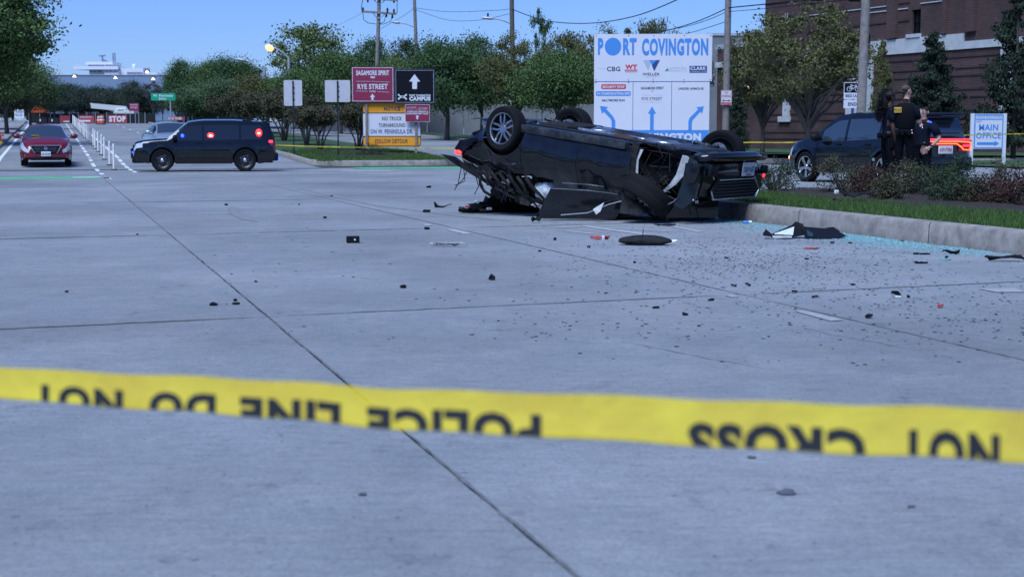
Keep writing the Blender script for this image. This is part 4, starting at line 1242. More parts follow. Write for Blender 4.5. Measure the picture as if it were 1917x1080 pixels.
# --- brown and black wayfinding boards with the notice board under them
SY = 63.0; ks = SY / F / 4.694
def signroot(name, zx, label, Y=SY, cat='sign'):
    px = 500 + zx / 4.694
    r = empty(name, gx(px, Y, .13)); tag(r, label, cat)
    zbb = (HZ + (H - r.location.z) * F / Y - 90) * 4.694
    return r, Flat(r, Y / F / 4.694, zx, zbb)
def plate(fl, r, x0, y0, x1, y1, m, name='panel', rr=10, th=.03):
    pts = []
    for cx, cy, a0 in ((x1 - rr, y0 + rr, -90), (x1 - rr, y1 - rr, 0), (x0 + rr, y1 - rr, 90), (x0 + rr, y0 + rr, 180)):
        for i in range(5):
            a = R(a0 + 22.5 * i); pts.append(fl.xy(cx + rr * math.cos(a), cy + rr * math.sin(a)))
    b = MB(); b.prism(pts, 0, th); return b.build(name, m, r)
def border(fl, x0, y0, x1, y1, w, m, lay=1):
    for i, (a, b_, c, d) in enumerate([(x0, y0, x1, y0 + w), (x0, y1 - w, x1, y1), (x0, y0 + w + .3, x0 + w, y1 - w - .3), (x1 - w, y0 + w + .3, x1, y1 - w - .3)]): fl.rect('border', a, b_, c, d, m, lay)
r, f = signroot('wayfinding_sign', 935, 'maroon board reading SAGAMORE SPIRIT and RYE STREET above the notice board', SY - .1)
plate(f, r, 753, 174, 1127, 484, 'dark_print', 'frame'); plate(f, r, 758, 179, 1122, 479, 'maroon', 'panel').location.y = -.01
f.y = -.012
border(f, 762, 183, 1117, 474, 4, 'sign_white', 1)
f.text('SAGAMORE SPIRIT', 796, 207, 1083, 250, 'sign_white', 1, .04)
for k in (-13, 0, 13): f.disc('logo', 940 + k, 267, 6, 'sign_white', 1, 9)
f.line('rule', [(797, 301), (925, 303)], 2.4, 'sign_white'); f.line('rule', [(950, 303), (1084, 308)], 2.4, 'sign_white'); f.text('AND', 932, 298, 946, 307, 'sign_white', 1, .0)
f.text('RYE STREET', 807, 324, 1070, 370, 'sign_white', 1, .03)
f.line('rule', [(793, 386), (895, 388)], 2.4, 'sign_white'); f.line('rule', [(980, 391), (1083, 395)], 2.4, 'sign_white'); f.text('TAVERN', 910, 382, 966, 396, 'sign_white', 1, .02)
f.poly('arrow', [(936, 408), (958, 438), (945, 438), (945, 463), (926, 463), (926, 438), (914, 438)], 'sign_white')
b = MB(); a = f.xy(880, 300); b.box((a[0], .10, a[1] / 2), (.09, .09, a[1])); b.build('post', 'wood_pole', r)
r, f = signroot('wayfinding_sign', 1305, 'black board with white arrow reading PORT COVINGTON CAMPUS', SY - .1)
plate(f, r, 1129, 194, 1482, 494, 'dark_print', 'frame', 6); plate(f, r, 1134, 200, 1476, 488, 'sign_black', 'panel', 6).location.y = -.01
f.y = -.012
border(f, 1139, 206, 1470, 484, 2.5, 'grey_print')
f.poly('arrow', [(1304, 240), (1353, 304), (1326, 304), (1324, 368), (1284, 367), (1284, 303), (1256, 302)], 'sign_white')
f.text('PORT COVINGTON', 1258, 414, 1442, 433, 'sign_white', 1, .05); f.text('CAMPUS', 1257, 434, 1442, 470, 'sign_white', 1, .07)
# interlocking emblem: two crossing arcs with flared ends
def arcband(name, pts, w, lay):
    f.line(name, pts, w, 'sign_white', lay)
f.poly('emblem', [(1157, 412), (1166, 410), (1180, 426), (1212, 426), (1228, 410), (1237, 412), (1236, 424), (1214, 436), (1180, 436), (1160, 424)], 'sign_white', 1)
f.poly('emblem', [(1157, 459), (1168, 461), (1180, 445), (1212, 445), (1227, 461), (1237, 459), (1236, 447), (1214, 434.5), (1180, 434.5), (1158, 447)], 'sign_white', 2)
f.disc('emblem_gap', 1197, 435.5, 11, 'sign_black', 3, 4)
b = MB(); a = f.xy(1313, 300); b.box((a[0], .10, a[1] / 2), (.09, .09, a[1])); b.build('post', 'wood_pole', r)
r, f = signroot('notice_sign', 1100, 'white and orange NOTICE board reading NO TRUCK TURNAROUND', SY + .05)
plate(f, r, 847, 484, 1356, 866, 'dark_print', 'frame', 24); f.y = 0
f.rect('panel', 853, 490, 1350, 572, 'orange_sign', 1, 18); f.rect('panel', 853, 580, 1350, 774, 'sign_white', 1); f.rect('panel', 853, 782, 1350, 858, 'orange_sign', 1, 18)
f.text('NOTICE', 1035, 520, 1178, 556, 'dark_print', 2.2, .045)
f.text('NO TRUCK', 1018, 606, 1192, 640, 'dark_print', 2.2, .02); f.text('TURNAROUND', 988, 664, 1220, 697, 'dark_print', 2.2, .02); f.text('ON W. PENINSULA DR.', 916, 716, 1288, 755, 'navy_print', 2.2, .02)
f.text('FOLLOW DETOUR', 956, 802, 1242, 838, 'dark_print', 2.2, .02)
b = MB()
for xx in (882, 1310):
    a = f.xy(xx, 500); b.box((a[0], .09, a[1] / 2), (.12, .09, a[1]))
b.build('post', 'wood_pole', r)
r, f = signroot('parking_sign', 1327, 'small maroon overflow parking board fixed over the notice board\'s corner', SY - .16)
plate(f, r, 1219, 500, 1435, 652, 'sign_white', 'frame', 8, .02); plate(f, r, 1222, 503, 1432, 648, 'maroon', 'panel', 8, .02).location.y = -.008
f.y = -.010
f.text('SAGAMORE SPIRIT', 1234, 522, 1320, 534, 'sign_white', 1, .0); f.text('RYE STREET', 1338, 527, 1418, 540, 'sign_white', 1, .0); f.line('rule', [(1234, 543), (1416, 547)], 1.6, 'sign_white')
f.text('OVERFLOW PARKING &', 1234, 556, 1420, 570, 'sign_white', 1, .04); f.text('COMPLIMENTARY VALET', 1228, 573, 1424, 588, 'sign_white', 1, .04)
f.poly('arrow', [(1326, 592), (1342, 610), (1333, 610), (1332, 630), (1318, 630), (1318, 609), (1310, 609)], 'sign_white')
b = MB()
for xx in (1300, 1350): a = f.xy(xx, 575); b.box((a[0], .09, a[1]), (.06, .14, .5))
b.build('bracket', 'galv', r)
# two blank sign backs on dark posts
for (zx, x0, y0, x1, y1, Y, lab) in [(245, 163, 291, 323, 513, 62, 'grey back of a tall rectangular road sign, left one of two'), (633, 522, 291, 742, 480, 60, 'grey back of a squarish road sign beside the maroon board')]:
    r, f = signroot('road_sign', zx, lab, Y)
    pl = plate(f, r, x0, y0, x1, y1, 'aluminium', 'panel', 12, .012)
    b = MB(); a = f.xy(zx, y0 + 6); b.box((0, -.03, a[1] / 2), (.055, .045, a[1])); b.build('post', 'black_metal', r)
    for yy in (.3, .5, .75):
        a = f.xy(zx + 10, y0 + (y1 - y0) * yy); b = MB(); b.lathe([(0, -.02), (.025, -.02), (.025, 0)], 8, 'Y', (a[0], 0, a[1])); b.build('bolt', 'black_metal', r)
# green street name sign
GYs = 112.0
r = empty('street_name_sign', gx(310, GYs, .13)); tag(r, 'green street name sign reading W. Peninsula Drive over the small trees', 'sign')
zbb = HZ + (H - r.location.z) * F / GYs
f = Flat(r, GYs / F, 310, zbb)
b = MB(); a = f.xy(288, 189.5); c = f.xy(333, 176); b.box(((a[0] + c[0]) / 2, .02, (a[1] + c[1]) / 2), (c[0] - a[0], .03, c[1] - a[1])); b.build('panel', 'green_sign', r)
f.y = .004
f.text('W. Peninsula', 292, 178, 328.5, 182.6, 'sign_white', 1, .03); f.text('Drive', 303, 184, 316, 188, 'sign_white', 1, .03)
b = MB(); b.tube([(.55, .06, -.1), (.55, .06, c[1])], .05, 8); b.build('post', 'galv', r)

# --- poles
def pole(name, Y, top, bot, r0, r1, m, label, cat='utility pole'):
    pt, pb_ = at(top[0], top[1], Y), at(bot[0], bot[1], Y)
    d = (pt - pb_) / (pt.z - pb_.z)
    g = zt(pb_.x, Y) - .1
    base = pb_ + d * (g - pb_.z)
    r = empty(name, base); tag(r, label, cat)
    b = MB(); n = 8
    P = [(pt - base) * (i / n) for i in range(n + 1)]
    b.tube(P, [r0 + (r1 - r0) * i / n for i in range(n + 1)], 16); b.build('pole', m, r, smooth=30)
    return r, lambda px, py, dy=0: at(px, py, Y) - base + Vector((0, dy, 0))
r, L_ = pole('utility_pole', 104, (714, -8), (708, 135), .16, .12, 'wood_pole', 'wooden utility pole with two crossarms above the maroon board')
for (x0, y0, x1, y1) in ((682, 3, 748, 6.5), (681, 27, 745, 31.5)):
    b = MB(); p, q = L_(x0, y0, -.2), L_(x1, y1, -.2); b.box((p + q) / 2, ((q - p).length, .12, .14), Matrix.Rotation(-math.atan2(q.z - p.z, q.x - p.x), 3, 'Y')); b.build('crossarm', 'wood_pole', r)
for (a, c) in (((703, 5), (713, 14)), ((727, 5), (715, 14)), ((703, 31), (711, 40)), ((724, 32), (712, 40))):
    b = MB(); b.tube([L_(*a, -.2), L_(*c, -.15)], .03, 5); b.build('brace', 'galv', r)
for (px, py, h) in [(684, 28, 9), (693, 4, -7), (741, 5, -7), (729, 30, 10), (741, 31, 9), (727, 30, -8), (738, 32, -8)]:
    b = MB(); p = L_(px, py, -.2); b.lathe([(0, 0), (.08, 0), (.05, h * .018), (.09, h * .02), (.03, h * .037), (0, h * .037)], 8, 'Z', p); b.build('insulator', 'plastic', r)
for pts in ([(684, 30), (685, 42), (693, 48), (709, 50)], [(738, 33), (735, 45), (722, 50), (712, 50)], [(726, 33), (723, 46), (713, 50)], [(747, 5), (747, 28), (745, 32)], [(684, 5), (681, 20), (683, 28)]):
    b = MB(); b.tube([L_(a, c, -.25) for a, c in pts], .022, 5); b.build('cable', 'plastic', r)
def lamp_arm(L_, r, pts, head, on=False, lens=True):
    b = MB(); b.tube([L_(*p) for p in pts], .045, 8); b.build('arm', 'galv', r, smooth=30)
    x0, y0, x1, y1 = head
    p, q = L_(x0, y0), L_(x1, y1); ln = (q - p).length
    b = MB(); b.blob((p + q) / 2, (ln / 2, .18, .10) if not on else (ln / 2 * 1.3, .26, .24), 3, .05, 2, rot=Matrix.Rotation(-math.atan2(q.z - p.z, q.x - p.x), 3, 'Y')); b.build('lamp_head', 'em_orange' if on else 'aluminium', r, smooth=True)
r, L_ = pole('street_lamp', 106, (777, -40), (781, 85), .14, .11, 'wood_pole', 'thin wooden pole with a street lamp arm reaching left, right of the crossarm pole', 'street lamp')
lamp_arm(L_, r, [(778, 55), (765, 49.5), (754, 47), (750, 46.5)], (736, 45.5, 753, 47.5))
r, L_ = pole('street_lamp', 98, (957, -60), (961, 200), .17, .14, 'wood_dark', 'dark wooden pole with a street lamp arm above the upturned rear wheel', 'street lamp')
lamp_arm(L_, r, [(957, 49), (945, 44), (935, 40.5), (922, 39.5)], (901, 37.5, 926, 40))
b = MB(); b.lathe([(0, .25), (.06, .25), (.06, 0), (0, 0)], 8, 'Z', L_(914, 37)); b.build('photocell', 'plastic', r)
b = MB(); p = L_(959, 193, -.17); b.box(p, (.5, .02, .28)); o = b.build('tag_plate', 'sign_white', r)
r, L_ = pole('street_lamp', 118, (500, 128), (500, 240), .12, .1, 'galv', 'pale street lamp with curved arm above the green trees at left', 'street lamp')
lamp_arm(L_, r, [(500, 136), (483, 125), (470, 117), (464, 115)], (450, 113.5, 465, 116))
r, L_ = pole('street_lamp', 108, (545, 112), (545, 240), .12, .1, 'galv', 'glowing orange street lamp over the trees', 'street lamp')
lamp_arm(L_, r, [(545, 112), (533, 100), (522, 94), (514, 92)], (504, 90, 515, 96), on=True)
r, L_ = pole('utility_pole', 68, (1358, -110), (1356, 250), .165, .14, 'wood_pole', 'wooden pole with the NO STOPPING sign right of the big white board')
r1, L1 = r, L_
c = at(1356.5, HZ, 67.75); ns = empty('parking_sign', (c.x, c.y, H)); tag(ns, 'white and red NO STOPPING sign with double arrow on the wooden pole', 'sign')
f = Flat(ns, 67.75 / F, 1356.5, HZ)
b = MB(); a = f.xy(1346.6, 197.6); c = f.xy(1366.6, 170.6); b.box(((a[0] + c[0]) / 2, .006, (a[1] + c[1]) / 2), (c[0] - a[0], .012, c[1] - a[1])); b.build('panel', 'sign_white', ns)
f.y = .0; border(f, 1347.2, 171.2, 1366, 197, .45, 'red_print'); f.text('NO', 1354, 173.2, 1359.5, 177, 'red_print', 1, .02); f.text('STOPPING', 1348.6, 179.5, 1364.6, 184, 'red_print', 1, .02)
f.rect('arrow', 1350, 189, 1363.4, 190.1, 'dark_print'); f.rect('band', 1347.8, 192.6, 1365.4, 196.4, 'red_print', 1)
f.poly('arrow', [(1349, 189.5), (1352.4, 187.6), (1352.4, 191.4)], 'dark_print', 2); f.poly('arrow', [(1364.2, 189.5), (1360.8, 187.6), (1360.8, 191.4)], 'dark_print', 2)
f.text('TOW AWAY ZONE', 1349.5, 193.6, 1364, 195.6, 'sign_white', 2, .0)
r, L_ = pole('utility_pole', 52, (1613.5, -120), (1607, 250), .165, .15, 'wood_pole', 'thick pale wooden pole behind the parked dark vehicle')
r2, L2 = r, L_
b = MB(); p = L_(1618, 77, 0); b.rbox(p, (.1, .16, .32), .02); b.build('junction_box', 'plastic', r)
# bike lane sign behind the pole
BYs = 54.5
bk = empty('bike_sign', gx(1592, BYs)); tag(bk, 'white BIKE LANE ENDS sign pair partly behind the thick wooden pole', 'sign')
zbb = HZ + (H - bk.location.z) * F / BYs
f = Flat(bk, BYs / F, 1592, zbb)
for (y0, y1) in ((156, 187), (188.5, 203.5)):
    b = MB(); a = f.xy(1574.6, y1); c = f.xy(1609.6, y0); b.box(((a[0] + c[0]) / 2, .006, (a[1] + c[1]) / 2), (c[0] - a[0], .012, c[1] - a[1])); b.build('panel', 'sign_white', bk)
f.rect('symbol_panel', 1575.6, 157.2, 1608.6, 175, 'sign_black', 1)
def ring(cx, cy, rr, w):
    pts = [(cx + rr * math.cos(2 * PI * i / 24), cy + rr * math.sin(2 * PI * i / 24)) for i in range(25)]; f.line('wheel_ring', pts, w, 'sign_white', 2.2)
ring(1584.5, 168.3, 4.2, .9); ring(1599.5, 168.3, 4.2, .9)
for pts in ([(1584.5, 168.3), (1588, 162), (1597, 162.3), (1599.5, 168.3)], [(1588, 162), (1591.5, 168.5), (1597, 162.3)], [(1584.5, 168.3), (1591.5, 168.5)], [(1596.5, 159.8), (1599.5, 168.3)], [(1586.2, 160.6), (1590, 160.6)]): f.line('bike_frame', pts, .9, 'sign_white', 2.4)
f.text('BIKE LANE', 1578, 178, 1606.5, 183.6, 'dark_print', 1, .03); f.text('ENDS', 1583, 192.8, 1603, 199.4, 'dark_print', 1, .03)
b = MB(); b.box((.0, .04, f.xy(0, 158)[1] / 2), (.09, .05, f.xy(0, 158)[1])); b.build('post', 'navy_print', bk)
# main office sign
OY = 58.0
mo = empty('office_sign', gx(1845, OY)); tag(mo, 'white and blue MAIN OFFICE sign on two white posts', 'sign')
K4 = 4.0
zbb = (HZ + (H - mo.location.z) * F / OY - 130) * K4
f = Flat(mo, OY / F / K4, (1845 - 1450) * K4, zbb)
for (x0, x1, y0) in ((1447, 1470, 333), (1690, 1714, 333)):
    b = MB(); a = f.xy(x0, 700); c = f.xy(x1, y0); b.box(((a[0] + c[0]) / 2, .02, c[1] / 2), (c[0] - a[0], .10, c[1])); b.build('post', 'sign_white', mo)
b = MB(); a = f.xy(1470, 596); c = f.xy(1690, 336); b.box(((a[0] + c[0]) / 2, .0, (a[1] + c[1]) / 2), (c[0] - a[0], .04, c[1] - a[1])); b.build('panel', 'sign_white', mo)
f.y = -.02; border(f, 1474, 340, 1691, 593, 9, 'blue_print')
f.text('LOCKE INSULATORS', 1489, 350, 1677, 371, 'blue_print', 1, .0); f.rect('band', 1486, 374, 1680, 381, 'blue_print', 1); f.text('NGK', 1490, 386, 1528, 400, 'blue_print', 1, .02)
f.text('MAIN', 1509, 413, 1652, 460, 'blue_print', 1, .03); f.text('OFFICE', 1489, 474, 1675, 520, 'blue_print', 1, .03)
f.poly('arrow', [(1498, 546), (1628, 546), (1628, 535), (1664, 555), (1628, 575), (1628, 566), (1498, 566)], 'blue_print')

# --- overhead wires, each a thing of its own
def wire(name, pts, label, r=.022, m='plastic', cat='wire', sub=10, sag=0):
    P = [at(*p) for p in pts]
    out = []
    for i in range(len(P) - 1):
        a = P[max(i - 1, 0)]; b_ = P[i]; c = P[i + 1]; d = P[min(i + 2, len(P) - 1)]
        for k in range(sub):
            t = k / sub
            out.append(.5 * ((2 * b_) + (c - a) * t + (2 * a - 5 * b_ + 4 * c - d) * t * t + (3 * b_ - a - 3 * c + d) * t ** 3))
    out.append(P[-1])
    o0 = out[0].copy(); b = MB(); b.tube([p - o0 for p in out], r, 5)
    o = b.build(name, m, loc=o0); tag(o, label, cat); return o
wire('overhead_cable', [(1330, -30, 60), (1275, 0, 66), (1185, 35, 78), (1100, 48, 88), (1020, 43, 94), (957, 22, 98)], 'thick dark cable sagging from the top edge to the dark lamp pole', .026)
wire('overhead_cable', [(1357, 20, 68), (1300, 45, 74), (1240, 62, 82), (1180, 72, 92)], 'upper cable running left from the no stopping pole behind the white board', .024)
wire('overhead_cable', [(1357, 26, 68), (1320, 42, 74), (1270, 56, 82), (1200, 66, 96)], 'second cable just under the upper cable left of the no stopping pole', .016)
wire('overhead_cable', [(1357, 44, 68), (1320, 56, 74), (1280, 67, 82), (1230, 74, 92)], 'lowest cable running left from the no stopping pole', .016)
wire('overhead_cable', [(1357, 20, 68), (1430, 13, 63), (1520, 4, 57), (1611, -8, 52)], 'cable between the no stopping pole and the thick pale pole', .026)
wire('overhead_cable', [(1357, 27, 68), (1430, 21, 63), (1540, 9, 57), (1611, 2, 52)], 'lower cable between the no stopping pole and the thick pale pole', .014)
wire('overhead_cable', [(957, 22, 98), (920, 25, 99), (840, 27, 102), (780, 20, 106)], 'thin cable between the dark lamp pole and the thin pole, upper', .014)
wire('overhead_cable', [(957, 30, 98), (900, 42, 100), (840, 42, 103), (780, 23, 106)], 'thin cable between the dark lamp pole and the thin pole, lower', .014)
wire('overhead_cable', [(780, 18, 106), (765, 30, 105), (745, 42, 104.5), (716, 58, 104)], 'thin cable from the thin pole down to the crossarm pole', .014)
wire('overhead_cable', [(747, 5, 104), (780, -6, 103), (820, -20, 102)], 'thin cable rising right from the crossarm pole', .014)
wire('overhead_cable', [(684, 28, 104), (640, 50, 118), (560, 84, 140)], 'faint cable running left from the crossarm pole', .010)
wire('overhead_cable', [(1098, 88, 100), (1040, 92, 104), (980, 93, 108)], 'thin cable crossing the trees left of the white board', .012)
for px, py, lab in ((1521, 3.5, 'black cable splice case hanging at the top edge, left of two'), (1590, 5, 'black cable splice case beside the thick pole at the top edge')):
    c = at(px, py, 56 if px < 1550 else 53); r = empty('splice_case', c); tag(r, lab, 'cable box')
    b = MB(); b.tube([(-.22, 0, -.02), (-.18, 0, 0), (.18, 0, 0), (.22, 0, .02)], [.03, .075, .075, .03], 10); b.build('case', 'plastic', r, smooth=30)
    b = MB(); b.tube([(-.1, 0, .07), (-.1, 0, .2)], .01, 4); b.tube([(.1, 0, .07), (.1, 0, .2)], .01, 4); b.build('hanger', 'galv', r)

# --- barrier tape
def tape_path(pts, sub=14):
    out = []
    P = [Vector(p) for p in pts]
    for i in range(len(P) - 1):
        a = P[max(i - 1, 0)]; b_ = P[i]; c = P[i + 1]; d = P[min(i + 2, len(P) - 1)]
        for k in range(sub):
            t = k / sub
            out.append(.5 * ((2 * b_) + (c - a) * t + (2 * a - 5 * b_ + 4 * c - d) * t * t + (3 * b_ - a - 3 * c + d) * t ** 3))
    out.append(P[-1]); return out
def far_tape(pts, label, texts=6, hgt=.034, twist=0):
    P = tape_path([at(*p) for p in pts]); o0 = P[0].copy()
    r = empty('barrier_tape', o0); tag(r, label, 'barrier tape')
    vs = []; 
    L = [0]
    for i in range(1, len(P)): L.append(L[-1] + (P[i] - P[i - 1]).length)
    for i, p in enumerate(P):
        tw = math.sin(L[i] * 1.7) * .5 * twist
        up = Vector((0, math.sin(tw), math.cos(tw))) * hgt / 2
        vs += [p - o0 - up, p - o0 + up]
    fs = [(2 * i, 2 * i + 1, 2 * i + 3, 2 * i + 2) for i in range(len(P) - 1)]
    b = MB(); b.add(vs, fs); b.build('band', 'tape', r)
    v, fc = text_geo('POLICE LINE DO NOT CROSS', .03)
    def pos(l):
        for i in range(1, len(L)):
            if l <= L[i]:
                t = (l - L[i - 1]) / (L[i] - L[i - 1]); return P[i - 1].lerp(P[i], t), (P[i] - P[i - 1]).normalized()
        return P[-1], (P[-1] - P[-2]).normalized()
    tl = .95; gapl = 1.25
    for k in range(texts):
        l0 = .3 + k * gapl
        if l0 + tl > L[-1]: break
        q, d = pos(l0)
        vv = [q - o0 + d * (a * tl) + Vector((0, -.006, (c - .5) * hgt * .62)) for a, c, _ in v]
        b = MB(); b.add(vv, fc); b.build('lettering', 'tape_ink', r, fix=False)
    return r
far_tape([(488, 269, 51.5), (522, 272, 51.6), (640, 275.5, 52), (760, 277, 54), (862, 278, 55), (930, 278, 56)], 'yellow POLICE LINE tape strung past the police car and the notice board', 14)
far_tape([(1300, 274, 58), (1392, 267, 57), (1470, 267, 56), (1600, 262, 55), (1740, 256, 54), (1820, 253, 54), (1925, 250.5, 55), (1990, 249, 55)], 'yellow tape crossing the MAIN OFFICE sign at the right', 12)

# --- the near tape, blurred across the whole picture: upside down, its lower half folded back
NT = 3.35
def ntp(px, py, Y): return at(px, py, Y)
cl = [(-160, 672, 2.34), (0, 690, 2.28), (240, 702, 2.2), (480, 714, 2.14), (700, 728, 2.08), (960, 738, 2.02), (1200, 746, 1.98), (1450, 756, 1.95), (1700, 764, 1.93), (1917, 772, 1.92), (2080, 780, 1.92)]
P = tape_path([at(*p) for p in cl], 16)
o0 = Vector((0, 2.0, .85))
nt = empty('barrier_tape', o0); tag(nt, 'near yellow POLICE LINE tape stretched across the whole foreground', 'barrier tape')
L = [0]
for i in range(1, len(P)): L.append(L[-1] + (P[i] - P[i - 1]).length)
FOLD = .058
def tape_pt(l, wv, off=0.0):           # l along, wv down from the top edge; past FOLD the band turns back
    i = 1
    while i < len(L) - 1 and L[i] < l: i += 1
    t = max(0, min(1, (l - L[i - 1]) / (L[i] - L[i - 1])))
    p = P[i - 1].lerp(P[i], t)
    wob = .003 * math.sin(l * 13) + .0015 * math.sin(l * 37 + 1)
    g = .80 + .42 * l / L[-1]
    if wv <= FOLD:
        return p + Vector((0, wob - .004 * (wv / FOLD) ** 2 - off, -wv * g + .0012 * math.sin(l * 29)))
    q = (wv - FOLD) / .012
    return p + Vector((0, wob + .004 * q, -FOLD * g + .0012 * math.sin(l * 29) + .002 * q))
vs = []; fs = []; nl = 260; ws = [0, .01, .02, .03, .04, .05, .056, FOLD, .062, .068, .075]
tot = L[-1]
for i in range(nl + 1):
    for w_ in ws: vs.append(tape_pt(tot * i / nl, w_) - o0)
nw = len(ws)
for i in range(nl):
    for j in range(nw - 1): fs.append((i * nw + j, i * nw + j + 1, (i + 1) * nw + j + 1, (i + 1) * nw + j))
b = MB(); b.add(vs, fs); b.build('band', 'tape_near', nt, smooth=True)
def l_at(px):                           # arc length where the band passes a photo column
    best = min(range(len(P)), key=lambda i: abs(958.5 + F * P[i].x / P[i].y - px)); 
    return L[best] + (px - (958.5 + F * P[best].x / P[best].y)) * P[best].y / F
# words in the order they are met from the left, turned by 180 degrees
for (word, x0, x1) in [('NOT', 50, 222), ('DO', 272, 397), ('LINE', 443, 634), ('POLICE', 684, 1014), ('CROSS', 1292, 1630), ('NOT', 1695, 1886), ('DO', 1960, 2050)]:
    v, fc = text_geo(word, .055)
    la, lb = l_at(x0), l_at(x1)
    bm = bmesh.new()
    bv = [bm.verts.new((p[0], p[1], 0)) for p in v]
    for q in fc:
        try: bm.faces.new([bv[i] for i in q])
        except ValueError: pass
    # rotated: letter bottoms point up; top of the ink 0.022 below the band's top edge, height .05
    top, hh = .027, .050
    cutv = 1 - 0; lim = (FOLD - .0015 - top) / hh
    bmesh.ops.bisect_plane(bm, geom=list(bm.verts) + list(bm.edges) + list(bm.faces), plane_co=(0, lim, 0), plane_no=(0, 1, 0), clear_outer=True)
    for yy in (.2, .4, .6):
        if yy < lim: bmesh.ops.bisect_plane(bm, geom=list(bm.verts) + list(bm.edges) + list(bm.faces), plane_co=(0, yy, 0), plane_no=(0, 1, 0))
    bm.verts.index_update()
    vv = [tape_pt(lb - (lb - la) * q.co.x, top + q.co.y * hh, .0012) - o0 for q in bm.verts]
    ff = [tuple(q.index for q in fa.verts) for fa in bm.faces]
    bm.free()
    b = MB(); b.add(vv, ff); b.build('lettering', 'tape_ink', nt, fix=False)
# ================================================================== VEHICLES
# local frame: x forward, y to the car's left, z up, origin on the ground between the axles
def pw(pts, x):
    return smooth_interp(pts, x)
def build_car(root, P, paint, deform=None, skip=lambda part, x, y, z: False, lamps=True):
    """Body skin from cross sections; every panel, pane and lamp becomes a mesh of its own."""
    wb, Wd, Rw = P['wb'], P['W'], P['R']
    xr, xf = P['xr'], P['xf']
    ax = [-wb / 2, wb / 2]; Ra = Rw + P.get('gap', .055)
    xs = set(np.linspace(xr, xf, int((xf - xr) / .075)).round(4))
    for a in ax:
        for k in range(0, 13): xs.add(round(a + Ra * math.cos(PI * k / 12), 4))
        xs.add(round(a + Ra + .004, 4)); xs.add(round(a - Ra - .004, 4))
    crit = [p[0] for p in P['top']] + [x for d in P['doors'] for x in d] + [x for w in P['sidewin'] for x in w] + [P['ws'][0], P['ws'][1], P['rw'][0], P['rw'][1]]
    for x in crit: xs.add(round(x, 4))
    for d in P['doors']:
        for x in d: xs.add(round(x - .012, 4))
    for k in range(1, 6):
        xs.add(round(xr + .02 * k * k * .4, 4)); xs.add(round(xf - .02 * k * k * .4, 4))
    xs = sorted(x for x in xs if xr <= x <= xf)
    o = [xs[0]]
    for x in xs[1:]:
        if x - o[-1] > .0035: o.append(x)
    xs = o
    NL, NU, NT = 8, 5, 5
    rock = P['rock']
    def section(x):
        hw = pw(P['hw'], x) * Wd / 2
        ztop = pw(P['top'], x); zb = min(pw(P['belt'], x), ztop - .015)
        zl = rock + max(0, (abs(x - (xr + xf) / 2) - (xf - xr) / 2 + .55)) * .18
        z0 = zl
        for a in ax:
            if abs(x - a) < Ra: z0 = max(z0, Rw + math.sqrt(Ra * Ra - (x - a) ** 2))
        z0 = min(z0, zb - .03)
        pts = []
        for j in range(NL + 1):
            t = j / NL; z = z0 + (zb - z0) * t
            h = (z - rock) / max(.05, zb - rock)
            tk = P.get('tuck', .075); k = 1 - tk + tk * math.sin(PI * min(1, max(0, h * .80 + .10))) ** .8
            if h > .80: k -= (h - .80) * .09
            fl = 0
            for a in ax:          # flared arches
                d_ = math.hypot(x - a, z - Rw); 
                if d_ < Ra + .09: fl = max(fl, (1 - (d_ - Ra) / .09) * .022)
            pts.append((hw * k + fl, z))
        hw_b = pts[-1][0]
        rwid = pw(P['roofw'], x) * Wd / 2; rwid = min(rwid, hw_b * .99)
        ze = ztop - pw(P['crown'], x)
        ze = max(ze, zb + .005)
        for k in range(1, NU + 1):
            t = k / NU; pts.append((hw_b + (rwid - hw_b) * (t ** 1.25), zb + (ze - zb) * t))
        for k in range(1, NT + 1):
            t = k / NT; pts.append((rwid * (1 - t), ze + (ztop - ze) * (1 - (1 - t) ** 2.2)))
        return pts
    S = [section(x) for x in xs]
    nj = len(S[0])
    parts = {}
    def put(key, quad, side):
        parts.setdefault(key, []).append((quad, side))
    seams = [x for d in P['doors'] for x in d]
    for i in range(len(xs) - 1):
        xm = (xs[i] + xs[i + 1]) / 2
        is_seam = any(abs(xm - (x - .006)) < .006 for x in seams)
        for j in range(nj - 1):
            for side in (1, -1):
                key = ('body',)
                zm = (S[i][j][1] + S[i][j + 1][1] + S[i + 1][j][1] + S[i + 1][j + 1][1]) / 4
                if j < NL:
                    if is_seam and zm > rock + .02: key = ('seam',)
                    elif zm > rock + P.get('sill', .10):
                        for di, d in enumerate(P['doors']):
                            if d[0] < xm < d[1] - .012: key = ('door', di, side)
                    if lamps and xm > xf - P['hl'][0] and P['hl'][1] <= j < P['hl'][2]: key = ('headlight', side)
                    if lamps and xm < xr + P['tl'][0] and P['tl'][1] <= j < P['tl'][2]: key = ('tail_light', side)
                elif j < NL + NU:
                    for wi, w_ in enumerate(P['sidewin']):
                        if w_[0] < xm < w_[1] and j < NL + NU - 1 and (S[i][NL + NU][1] - S[i][NL][1]) > .10: key = ('side_window', wi, side)
                    if P['ws'][1] < xm < P['ws'][0] and j >= NL + NU - 1 and False: key = ('windscreen',)
                else:
                    if P['ws'][1] < xm < P['ws'][0]: key = ('windscreen',)
                    if P['rw'][0] < xm < P['rw'][1] and j >= NL + NU: key = ('rear_window',)
                q = [(xs[i], S[i][j]), (xs[i + 1], S[i + 1][j]), (xs[i + 1], S[i + 1][j + 1]), (xs[i], S[i][j + 1])]
                quad = [(a, p[0] * side, p[1]) for a, p in q]
                c = [sum(v[k] for v in quad) / 4 for k in range(3)]
                if skip(key[0], *c): continue
                put(key, quad if side == 1 else quad[::-1], side)
